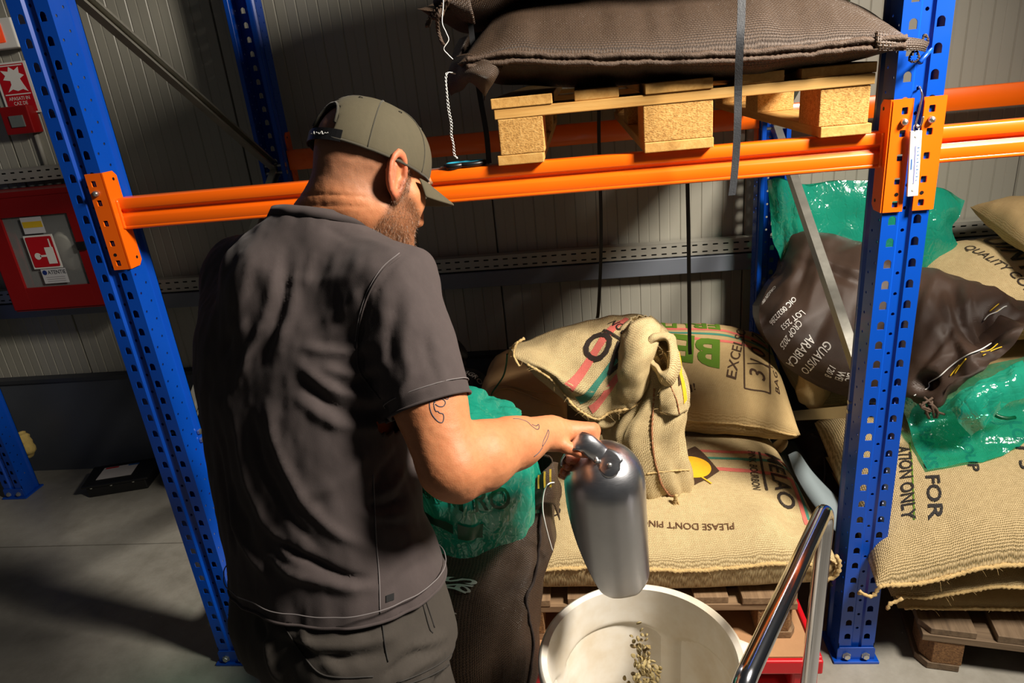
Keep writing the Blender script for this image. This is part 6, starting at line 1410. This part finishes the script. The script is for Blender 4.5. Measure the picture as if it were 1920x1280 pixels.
# ---------------------------------------------------------------- skin
def finger(P, J, R):
    d = 9.
    for i in range(len(J)-1): d = np.minimum(d, cone(P, J[i], J[i+1], R[i], R[i+1])) if i == 0 else smin(d, cone(P, J[i], J[i+1], R[i], R[i+1]), .004)
    return d
# right hand joints
FI = [[att(1106, 806, 1.236), att(1112, 842, 1.243), att(1084, 862, 1.226), att(1066, 862, 1.218)],
      [att(1112, 806, 1.262), att(1112, 852, 1.262), att(1080, 878, 1.240), att(1062, 874, 1.228)],
      [att(1110, 806, 1.285), att(1106, 860, 1.280), att(1074, 890, 1.256), att(1056, 884, 1.242)],
      [att(1104, 808, 1.302), att(1096, 862, 1.298), att(1068, 896, 1.272), att(1052, 890, 1.258)]]
FR = [[.0118, .0100, .0090, .0078], [.0120, .0102, .0092, .0080], [.0116, .0098, .0088, .0078], [.0105, .0088, .0080, .0070]]
TH = [att(1040, 826, 1.202), att(1062, 838, 1.196), att(1085, 846, 1.198), att(1101, 850, 1.203)]; TRr = [.0150, .0118, .0108, .0088]
HL = nrm(WL-EL)
FL_ = [[WL+HL*.09+A(.0, 0, -.0)+q*.02, WL+HL*.125+q*.021+A(0, 0, -.012), WL+HL*.13+q*.021+A(0, 0, -.036), WL+HL*.115+q*.02+A(0, 0, -.05)] for q in [A(.6, -.8, 0)*k for k in (1.5, .5, -.5, -1.5)]]
TL_ = [WL+HL*.03+A(.02, -.025, 0), WL+HL*.07+A(.03, -.035, -.01), WL+HL*.10+A(.025, -.03, -.025), WL+HL*.115+A(.018, -.024, -.035)]
fa = nrm(WR-ER)
def head_sdf(P):
    q = (P-HP0)@HM.T
    d = ell(q, (0, -.014, .032), (.0765, .099, .088))
    d = smin(d, ell(q, (0, .040, -.035), (.062, .060, .078)), .03)
    d = smin(d, cone(q, (.050, .004, -.060), (.018, .072, -.098), .020, .022), .022); d = smin(d, cone(q, (-.050, .004, -.060), (-.018, .072, -.098), .020, .022), .022)
    d = smin(d, cone(q, (-.012, .074, -.100), (.012, .074, -.100), .020, .020), .02)
    d = smin(d, cone(q, (.030, .080, .016), (-.030, .080, .016), .016, .016), .014)
    d = smin(d, cone(q, (.042, .066, -.024), (.052, .044, -.020), .016, .018), .016); d = smin(d, cone(q, (-.042, .066, -.024), (-.052, .044, -.020), .016, .018), .016)
    for s in (-1, 1): d = smax(d, -ell(q, (s*.032, .100, -.004), (.017, .016, .010)), .010)
    d = smin(d, cone(q, (0, .094, .002), (0, .110, -.044), .0085, .0118), .010); d = smin(d, cone(q, (.010, .099, -.049), (-.010, .099, -.049), .0085, .0085), .008)
    d = smin(d, cone(q, (.018, .089, -.066), (-.018, .089, -.066), .0075, .0075), .006); d = smin(d, cone(q, (.016, .087, -.076), (-.016, .087, -.076), .008, .008), .006)
    d = smax(d, -cone(q, (.02, .1005, -.0705), (-.02, .1005, -.0705), .003, .003), .004)
    # ears: a tilted bowl with rim and lobe
    for s in (-1, 1):
        e = q*A(s, 1, 1)-A(.081, -.010, -.008); cs, sn = math.cos(.30), math.sin(.30); e2 = np.stack([e[:, 0]*cs+e[:, 1]*sn, -e[:, 0]*sn+e[:, 1]*cs, e[:, 2]], -1); cs, sn = math.cos(.22), math.sin(.22)
        e3 = np.stack([e2[:, 0], e2[:, 1]*cs+e2[:, 2]*sn, -e2[:, 1]*sn+e2[:, 2]*cs], -1)
        rr = np.sqrt((e3[:, 1]/.0195)**2+((e3[:, 2]-.004)/.0330)**2); tor = np.sqrt(((rr-1)*.021)**2+(e3[:, 0]-.004)**2)-.0050
        fl = np.maximum(np.abs(e3[:, 0]+.004)-.0035, (rr-1)*.019); ear = smin(tor, fl, .004); ear = smin(ear, ell(e3, (.0, .007, -.034), (.0055, .0095, .011)), .006)
        ear = smin(ear, cone(e3, (-.002, .013, -.020), (.003, .0135, -.008), .0052, .0050), .004); ear = smin(ear, cone(e3, (.001, -.005, -.018), (.002, -.004, .018), .0040, .0032), .004)
        d = smin(d, ear, .006)
    return d
def skin_sdf(P):
    d = np.full(len(P), 9.)
    m = np.linalg.norm(P-HP0, axis=1) < .32
    if m.any(): d[m] = head_sdf(P[m])
    nk = HW(0, -.030, -.055)
    d = smin(d, cone(P, nk, NECK-A(0, 0, .01)-tf*.006, .058, .066), .022)
    d = smin(d, cone(P, HW(.030, .0, -.075), NECK-A(0, 0, .02)+tr*.012+tf*.03, .032, .040), .03)
    d = smin(d, cone(P, HW(0, -.062, -.01), NECK-tf*.045-A(0, 0, .03), .034, .050), .03)
    d = smin(d, cone(P, NECK-A(0, 0, .03), NECK-A(0, 0, .14), .066, .09), .03)
    d = smin(d, torso(P, -.022, .92, RG[-1, 0]-.03), .05); d = smin(d, cone(P, NECK-A(0, 0, .08), SR, .055, .052), .04); d = smin(d, cone(P, NECK-A(0, 0, .08), SL, .055, .052), .04)
    # right arm
    um = SR+(ER-SR)*.62
    d = smin(d, cone(P, SR, um, .054, .0535), .02); d = smin(d, cone(P, um, ER, .0535, .0465), .02)
    d = smin(d, cone(P, SR+(ER-SR)*.5-fa*.012, SR+(ER-SR)*.86-fa*.012, .046, .036), .02)
    el = att(866, 912, 1.045); d = smin(d, cone(P, ER, el, .040, .0235), .022)
    f1, f2 = ER+(WR-ER)*.26, ER+(WR-ER)*.62
    d = smin(d, cone(P, ER, f1, .0455, .0520), .018); d = smin(d, cone(P, f1, f2, .0520, .0405), .02); d = smin(d, cone(P, f2, WR, .0405, .0275), .02)
    d = smin(d, cone(P, ER+(WR-ER)*.10+UP*.022, ER+(WR-ER)*.5+UP*.016, .030, .028), .02)
    # right palm, back of the hand up
    for k, (F_, w) in enumerate(zip(FI, (.0145, .014, .0135, .0125))): d = smin(d, cone(P, WR+(F_[0]-WR)*.18+A(0, 0, -.004), F_[0]-A(0, 0, .001), .0190-.0015*k, w), .014)
    d = smin(d, cone(P, WR+fa*.012-UP*.010, TH[0], .021, .0185), .014)
    dd = np.full(len(P), 9.)
    for F_, R_ in zip(FI, FR): dd = np.minimum(dd, finger(P, F_, R_))
    d = smin(d, dd, .006); d = smin(d, finger(P, TH, TRr), .006)
    # left arm and hand, reaching to the rim of the liner
    d = smin(d, cone(P, SL, EL, .052, .044), .03); d = smin(d, cone(P, EL, EL+(WL-EL)*.35, .045, .045), .02); d = smin(d, cone(P, EL+(WL-EL)*.35, WL, .045, .027), .02)
    for F_ in FL_: d = smin(d, cone(P, WL+(F_[0]-WL)*.2, F_[0], .016, .012), .012)
    dd = np.full(len(P), 9.)
    for F_ in FL_: dd = np.minimum(dd, finger(P, F_, [.0105, .0095, .0088, .0075]))
    d = smin(d, dd, .005); d = smin(d, finger(P, TL_, [.015, .012, .0105, .0088]), .006)
    return d
V, F = mesh_sdf(skin_sdf, (-1.55, -.86, .86), (-.66, -.06, 1.70), .0036); V = relax(V, F, 1, .4)
# the torso core inside the shirt need not be kept: leave the body one continuous surface
q = (V-HP0)@HM.T; N = vnormals(V, F)
# attributes: stubble on scalp and jaw, redness, all own colours of the skin
inhead = (np.linalg.norm(V-HP0, axis=1) < .22)
scalp = inhead*np.clip((.030-q[:, 1]+.0)/.03, 0, 1)*np.clip((q[:, 2]+.062+.0*q[:, 1])/.025, 0, 1)*(np.abs(q[:, 0]) < .0775)
jawz = lambda q: np.clip((q[:, 1]-(-.004)+np.clip((q[:, 2]+.02)*-.22, -.02, .02))/.012, 0, 1)*np.clip((-.030+.0-q[:, 2]-np.clip((q[:, 1]-.03)*.45, -.06, .05)+np.where(q[:, 1] < .030, .048, .012))/.012, 0, 1)*np.clip((q[:, 2]+.150)/.03, 0, 1)
jaw = inhead*jawz(q)
lips = inhead*np.exp(-((q[:, 2]+.071)/.007)**2)*(np.abs(q[:, 0]) < .022)*(q[:, 1] > .08)
jaw = jaw*(1-lips)*(1-np.exp(-((q[:, 0])**2+(q[:, 1]-.112)**2+(q[:, 2]+.038)**2)/.030**2))
ear = inhead*np.clip((np.abs(q[:, 0])-.079)/.006, 0, 1)
knk = np.zeros(len(V))
for p in [F_[j] for F_ in FI for j in (0, 1, 2)]+[att(868, 918, 1.04), TH[2]]: knk = np.maximum(knk, np.exp(-(np.linalg.norm(V-p, axis=1)/.022)**2))
crease = np.zeros(len(V))
Dd = fbm(V*120, 2, 5)*.00035+fbm(V*30, 2, 8)*.0006
# neck and wrist skin folds
for c0, n0, w0 in ((WR, fa, .0022), (WR+fa*.012, fa, .002), (WR+fa*.022, fa, .002)): x = (V-c0)@n0; Dd -= .0012*np.exp(-(x/w0)**2)*np.exp(-(np.linalg.norm(V-c0, axis=1)/.04)**4)
for k in (-.058, -.075): x = q[:, 2]-k-.25*(q[:, 1]+.06); Dd -= .0016*np.exp(-(x/.0022)**2)*inhead*np.clip(-(q[:, 1]+.03)/.02, 0, 1)
V = V+N*Dd[:, None]
t = NT('skin'); o_ = t.obj()
an = lambda nm: t.node('ShaderNodeAttribute', attribute_name=nm).outputs['Fac']
n1, n2, n3 = t.noise(o_, 14, 4, .6), t.noise(o_, 140, 3, .6), t.noise(o_, 420, 2, .7)
base = t.mix(n1, srgb(184, 114, 74), srgb(206, 140, 97)); base = t.mix(t.math('MULTIPLY', t.math('SUBTRACT', n2, .45), .8), base, srgb(178, 94, 58))
base = t.mix(t.math('MULTIPLY', an('red'), .55), base, srgb(206, 100, 78))
base = t.mix(t.math('MULTIPLY', an('scalp'), t.math('MULTIPLY_ADD', n3, .5, .18)), base, srgb(112, 92, 80))
base = t.mix(t.math('MULTIPLY', an('jaw'), .75), base, srgb(104, 70, 48))
m_skin = t.done(Base_Color=base, Roughness=.54, Specular_IOR_Level=.35, Subsurface_Weight=.12, Subsurface_Scale=.006, Subsurface_Radius=(1., .35, .2), Normal=t.bump(n3, .0003))
me = bpy.data.meshes.new('body'); me.from_pydata([tuple(v) for v in V], [], [tuple(map(int, f)) for f in F]); me.materials.append(m_skin); me.polygons.foreach_set('use_smooth', [True]*len(me.polygons))
for nm, arr in (('scalp', scalp), ('jaw', jaw), ('red', np.clip(ear*.9+knk*.6+lips*.9, 0, 1))): at_ = me.attributes.new(nm, 'FLOAT', 'POINT'); at_.data.foreach_set('value', arr.astype(np.float32))
body = bpy.data.objects.new('body', me); COL.objects.link(body); under(body, man)
bvhB = BVHTree.FromPolygons([tuple(v) for v in V], [tuple(map(int, f)) for f in F])
# beard: short hairs growing from the jaw
rng = np.random.default_rng(4); cand = np.where((jaw > .5) & (q[:, 1] < .092))[0]; N = vnormals(V, F)
cand = rng.choice(cand, size=min(len(cand)*3, 7500)); hb = MB(); HV, HFc = [], []
down = nrm(-hu*1.0+hf*.25)
for i in cand:
    p = V[i]+rng.normal(0, .0012, 3); dn = N[i]; d1 = nrm(dn*.75+down*.8+rng.normal(0, .35, 3)); ln = .0060*rng.uniform(.5, 1.3)*(1.25 if q[i, 2] < -.08 else .8)*(.5+.5*jaw[i]); d2 = nrm(d1+down*.6+rng.normal(0, .3, 3)); w = nrm(np.cross(d1, rng.normal(0, 1, 3)))*.00021
    k = len(HV); m_ = p+d1*ln*.55; HV += [p-w, p+w, m_-w*.8, m_+w*.8, m_+d2*ln*.5]; HFc += [(k, k+1, k+3, k+2), (k+2, k+3, k+4)]
t = NT('beard_hair'); rn = t.noise(t.obj(), 300, 2); m_beard = t.done(Base_Color=t.ramp(rn, [(.3, srgb(70, 46, 32)), (.5, srgb(112, 80, 56)), (.74, srgb(160, 132, 108))]), Roughness=.5)
bd = MB().add(HV, HFc).build('beard', m_beard, kind='stuff'); under(bd, man)
# eyes, brows
for s in (-1, 1):
    e = MB().lathe([(0, .0115), (.005, .0104), (.009, .0072), (.0115, 0), (.009, -.0072), (0, -.0115)], HW(s*.0315, .083, -.003), 14, axis=hf).build('eye', mat('eye_white', srgb(220, 214, 208), .2), smooth=True); under(e, man)
    sub(MB().lathe([(0, .0008), (.0054, 0), (.0054, -.001)], HW(s*.0315, .083, -.003)+nrm(hf-hu*.3)*.0112, 12, axis=nrm(hf-hu*.3)).build('iris', mat('iris_brown', srgb(60, 44, 34), .2)), e)
    P = [HW(s*x, y, z) for x, y, z in ((.014, .1005, .016), (.028, .0985, .0215), (.043, .088, .019), (.052, .076, .012))]; under(MB().tube(cr(np.array(P), 4), .0034, 6).build('eyebrow', m_beard, smooth=True), man)
# finger nails on the right hand
for J, w in [(TH, .0062)]+[(F_, .005) for F_ in FI]:
    tip, prv = J[-1], J[-2]; d_ = nrm(tip-prv); up_ = nrm(np.cross(np.cross(d_, nrm(CAMP-tip)), d_)); c = tip+d_*.003+up_*.0078; sx_ = np.cross(d_, up_)
    under(MB().add([c+sx_*w*a+d_*w*1.25*b-up_*abs(a)*.0024 for a, b in ((-1, -1), (0, -1.1), (1, -1), (1, .6), (0, 1.05), (-1, .6))], [(0, 1, 4, 5), (1, 2, 3, 4)]).build('nail', mat('nail', srgb(226, 164, 140), .3), smooth=True), man)
# tattoo lines on the arm
m_tat = mat('tattoo_ink', srgb(62, 62, 74), .6)
z2 = lambda L: [(740+x/2.78, 640+y/2.78) for x, y in L]
for L in (z2([(302, 264), (298, 280), (282, 284), (278, 300), (262, 296), (254, 280), (240, 276), (232, 288), (214, 278), (196, 276), (184, 300), (182, 335), (190, 370), (206, 396), (228, 418), (248, 422), (256, 400), (252, 378), (234, 372), (226, 364), (214, 362), (206, 342), (204, 322), (214, 306), (236, 298), (258, 306), (264, 322), (252, 338), (230, 338), (212, 326)]),
          z2([(196, 280), (206, 300), (210, 318)]), z2([(618, 402), (650, 404), (690, 418), (714, 440), (740, 458), (752, 452), (750, 432), (738, 440), (716, 432)]), z2([(800, 460), (790, 486), (776, 516), (770, 546), (782, 530), (796, 504), (804, 474), (800, 460)]), z2([(770, 552), (750, 580), (726, 600)])):
    P = [hit(bvhB, p) for p in cr(np.array(L, float), 4)]; P = np.array([p+nrm(CAMP-p)*.0001 for p in P if p is not None])
    if len(P) > 3: sub(MB().tube(P, .0008, 5).build('tattoo_line', m_tat, smooth=True), body)
# ---------------------------------------------------------------- cap
cap_ = root('cap_tmp', (0, 0, 0), 'x', 'x'); bpy.data.objects.remove(cap_)
cb = MB(); na, ne = 72, 16; Zc = .020; CRr = (.0845, .1095, .1010); G = np.zeros((na+1, ne+1, 3)); msk = {}
for i in range(na+1):
    a = 2*PI*i/na
    for j in range(ne+1):
        e = (PI/2)*(j/ne); ce = math.cos(e)**.82; x, y, z = CRr[0]*math.sin(a)*ce, CRr[1]*math.cos(a)*ce-.012, CRr[2]*math.sin(e)**1.0
        seam = .0022*max(0, 1-abs(((math.degrees(a)+30) % 60)-30)/5.) if j < ne else 0
        bulge = .004*math.sin(2*e)*(1 if y > 0 else .4)
        base = -.010*math.cos(a)*0+(.000 if y > 0 else .006*(y/.1))
        k = 1+bulge/.09-(seam/.09)*.6; zz = Zc+z+(1-j/ne)*(-.006*abs(math.sin(a))+.002)
        G[i, j] = HW(x*k, y*k, zz)
faces = []
for i in range(na):
    am = math.degrees(2*PI*(i+.5)/na)-180
    for j in range(ne):
        if (am/24.)**2+((j+.5-2.6)/4.4)**2 < 1: continue          # opening at the back
        faces.append((i*(ne+1)+j, (i+1)*(ne+1)+j, (i+1)*(ne+1)+j+1, i*(ne+1)+j+1))
cp = under(MB().add(G.reshape(-1, 3), [f[::-1] for f in faces]).build('cap', m_cap, smooth=True), man); qd = cp.modifiers.new('t', 'SOLIDIFY'); qd.thickness = .0022; qd.offset = 0; qd = cp.modifiers.new('s', 'SUBSURF'); qd.levels = qd.render_levels = 1
m_capd = cloth_mat('cap_seam', srgb(62, 58, 47), 1000)
for k in range(6):
    i = int(na*((k*60+30) % 360)/360) if False else int(na*(k*60)/360); L = [G[i, j]+nrm(G[i, j]-HW(0, -.012, Zc))*.0016 for j in range(0 if k != 3 else 8, ne+1)]; sub(MB().tube(L, .0011, 6).build('panel_seam', m_capd, smooth=True), cp)
L = [G[i, 0]+nrm(G[i, 0]-HW(0, -.012, Zc))*.001 for i in list(range(41, na+1))+list(range(0, 32))]; sub(MB().tube(L, .0022, 6).build('edge_band', m_capd, smooth=True), cp)
arch = [i for i in range(0, 41)]
L = []
for t_ in np.linspace(-1, 1, 21):
    a = PI+math.radians(24)*t_; i = a/(2*PI)*na; j = 2.6+4.4*math.sqrt(max(0, 1-t_*t_)); i0, j0 = int(i), min(int(j), ne-1); L.append(G[i0, j0]*(1-(i-i0))*(1-(j-j0))+G[i0+1, j0]*(i-i0)*(1-(j-j0))+G[i0, j0+1]*(1-(i-i0))*(j-j0)+G[i0+1, j0+1]*(i-i0)*(j-j0))
sub(MB().tube(L, .0028, 6).build('arch_binding', m_capd, smooth=True), cp)
sub(MB().lathe([(0, .005), (.005, .004), (.007, .0005), (.007, -.001)], HW(0, -.012, Zc+CRr[2]), 14, axis=hu).build('button', m_cap, smooth=True), cp)
for k in (1, 2, 4, 5, 0):
    a = math.radians(k*60+30); i = int(na*(k*60+30)/360) % na; p = G[i, 10]; n_ = nrm(p-HW(0, -.012, Zc)); sub(MB().tube([p+n_*.0012+(hr*math.cos(x)+hf*math.sin(x))*.003 for x in np.linspace(0, 2*PI, 9)[:-1]], .0009, 5, closed=True).build('eyelet', m_capd, smooth=True), cp)
st_ = MB(); L = [HW((CRr[0]+.0018)*math.sin(a), (CRr[1]+.0018)*math.cos(a)-.012, Zc+.004+.000*abs(a-PI)) for a in np.linspace(PI-.62, PI+.62, 15)]
strap_ = sub(st_.ribbon(L, hu*.0095, .002).build('back_strap', m_black, smooth=False), cp)
V_, F_ = centre(text_geo('North Line', .0125, .0)); b = MB()
def strap_pt(x, y): a = PI-x/CRr[1]*1.0; return HW((CRr[0]+.0035)*math.sin(a), (CRr[1]+.0035)*math.cos(a)-.012, Zc+.004+y)
SC = MB()
for w_ in range(2):
    P = [strap_pt(x, .0028*math.sin(x*620+w_)*math.sin(x*140+1)) for x in np.linspace(.006+.028*w_-.016, .030+.028*w_-.016, 40)]; SC.tube(P, .0006, 5)
sub(SC.build('script_lettering', m_thread_w, smooth=True), cp)
# brim
nb, ns_ = 33, 12; B_ = np.zeros((nb, ns_, 3))
for i in range(nb):
    a = math.radians(-62+124*i/(nb-1)); x0, y0 = CRr[0]*math.sin(a), CRr[1]*math.cos(a)-.012
    ext = .074*math.cos(a*PI/2/math.radians(66))**.55
    for j in range(ns_):
        s = j/(ns_-1); x = x0*(1+.02*s); y = y0+ext*s; z = Zc-.004-.006*s-.030*(x/.085)**2*(.35+.65*s)-.004*s*s; B_[i, j] = HW(x, y, z)
br = sub(MB().grid(B_).build('brim', m_cap, smooth=True), cp); qd = br.modifiers.new('t', 'SOLIDIFY'); qd.thickness = .004; qd.offset = 0; qd = br.modifiers.new('s', 'SUBSURF'); qd.levels = qd.render_levels = 1
# ---------------------------------------------------------------- trousers and shoes
zb = RG[0, 0]; HIPR, HIPL = Cx(.80)+tr*.085, Cx(.80)-tr*.09
FTR, FTL = A(-1.03, -.70, 0), A(-1.30, -.56, 0)
def pants_sdf(P):
    z = P[:, 2]; 
    d = torso(P, -.009, .76, .95)
    d = smax(d, z-.93, .01)
    kr = A(HIPR[0]*.5+FTR[0]*.5, HIPR[1]*.5+FTR[1]*.5, .47)+tf*.02; kl = A(HIPL[0]*.5+FTL[0]*.5, HIPL[1]*.5+FTL[1]*.5, .47)+tf*.02
    d = smin(d, cone(P, HIPR-A(0, 0, .03), kr, .112, .082), .04); d = smin(d, cone(P, kr, FTR+A(0, 0, .07), .080, .066), .03)
    d = smin(d, cone(P, HIPL-A(0, 0, .03), kl, .112, .082), .04); d = smin(d, cone(P, kl, FTL+A(0, 0, .07), .080, .066), .03)
    d = smin(d, cone(P, HIPR-tf*.06-A(0, 0, .0), HIPL-tf*.06-A(0, 0, .0), .085, .085), .05)
    return np.maximum(d, .045-z)
V, F = mesh_sdf(pants_sdf, (-1.62, -.98, .03), (-.80, -.28, .97), .0075); V = relax(V, F, 3); b1 = BVHTree.FromPolygons([tuple(v) for v in V], [tuple(map(int, f)) for f in F])
PF = [([(520, 1180), (600, 1210), (680, 1205), (740, 1190)], .016, .008), ([(540, 1200), (620, 1235), (720, 1225)], .014, -.008), ([(560, 1160), (590, 1220), (640, 1262)], .014, .007), ([(740, 1280), (780, 1250), (840, 1220)], .012, .008), ([(720, 1270), (760, 1235), (800, 1215)], .010, -.008), ([(840, 1190), (800, 1205), (770, 1215)], .012, .007), ([(500, 1190), (510, 1240), (530, 1280)], .016, .007), ([(480, 1150), (500, 1200)], .014, -.006), ([(850, 1240), (830, 1265), (800, 1280)], .012, -.006)]
V = draw_folds(V, F, b1, PF, .003, 7)
pm = MB().add(V, [tuple(map(int, f)) for f in F]).build('trousers', m_pants, smooth=True); pants = under(pm, man); bvhP = BVHTree.FromPolygons([tuple(v) for v in V], [tuple(map(int, f)) for f in F])
m_ps = mat('trouser_stitch', srgb(46, 43, 40), .9)
for L, nm in (([(792, 1128), (798, 1150), (806, 1178), (812, 1186)], 'pocket_seam'), ([(798, 1124), (806, 1148), (815, 1176)], 'pocket_seam'), ([(716, 1160), (722, 1210), (728, 1240)], 'side_seam'), ([(744, 1280), (790, 1262), (830, 1240), (858, 1214)], 'thigh_pocket_seam'), ([(760, 1284), (804, 1268), (842, 1246), (862, 1226)], 'thigh_pocket_seam'), ([(530, 1170), (570, 1230), (600, 1262), (640, 1270), (700, 1268)], 'yoke_seam')):
    try: seam_on(bvhP, L, .0012, nm, m_ps, pants)
    except Exception: pass
for ft in (FTR, FTL):
    d_ = tf; b = MB(); G = []
    for s, w, h_ in ((-.075, .02, .05), (-.06, .034, .085), (-.02, .038, .095), (.04, .038, .085), (.10, .044, .065), (.15, .044, .05), (.185, .034, .04), (.20, .012, .03)):
        G.append([ft+d_*s+tr*w*math.cos(a)+A(0, 0, .012+max(-.011, (h_-.012)*max(0, math.sin(a))-.0)) for a in np.linspace(0, 2*PI, 17)])
    under(MB().grid(np.array(G), flip=True).build('shoe', mat('shoe_black', srgb(34, 32, 32), .5), smooth=True), man)
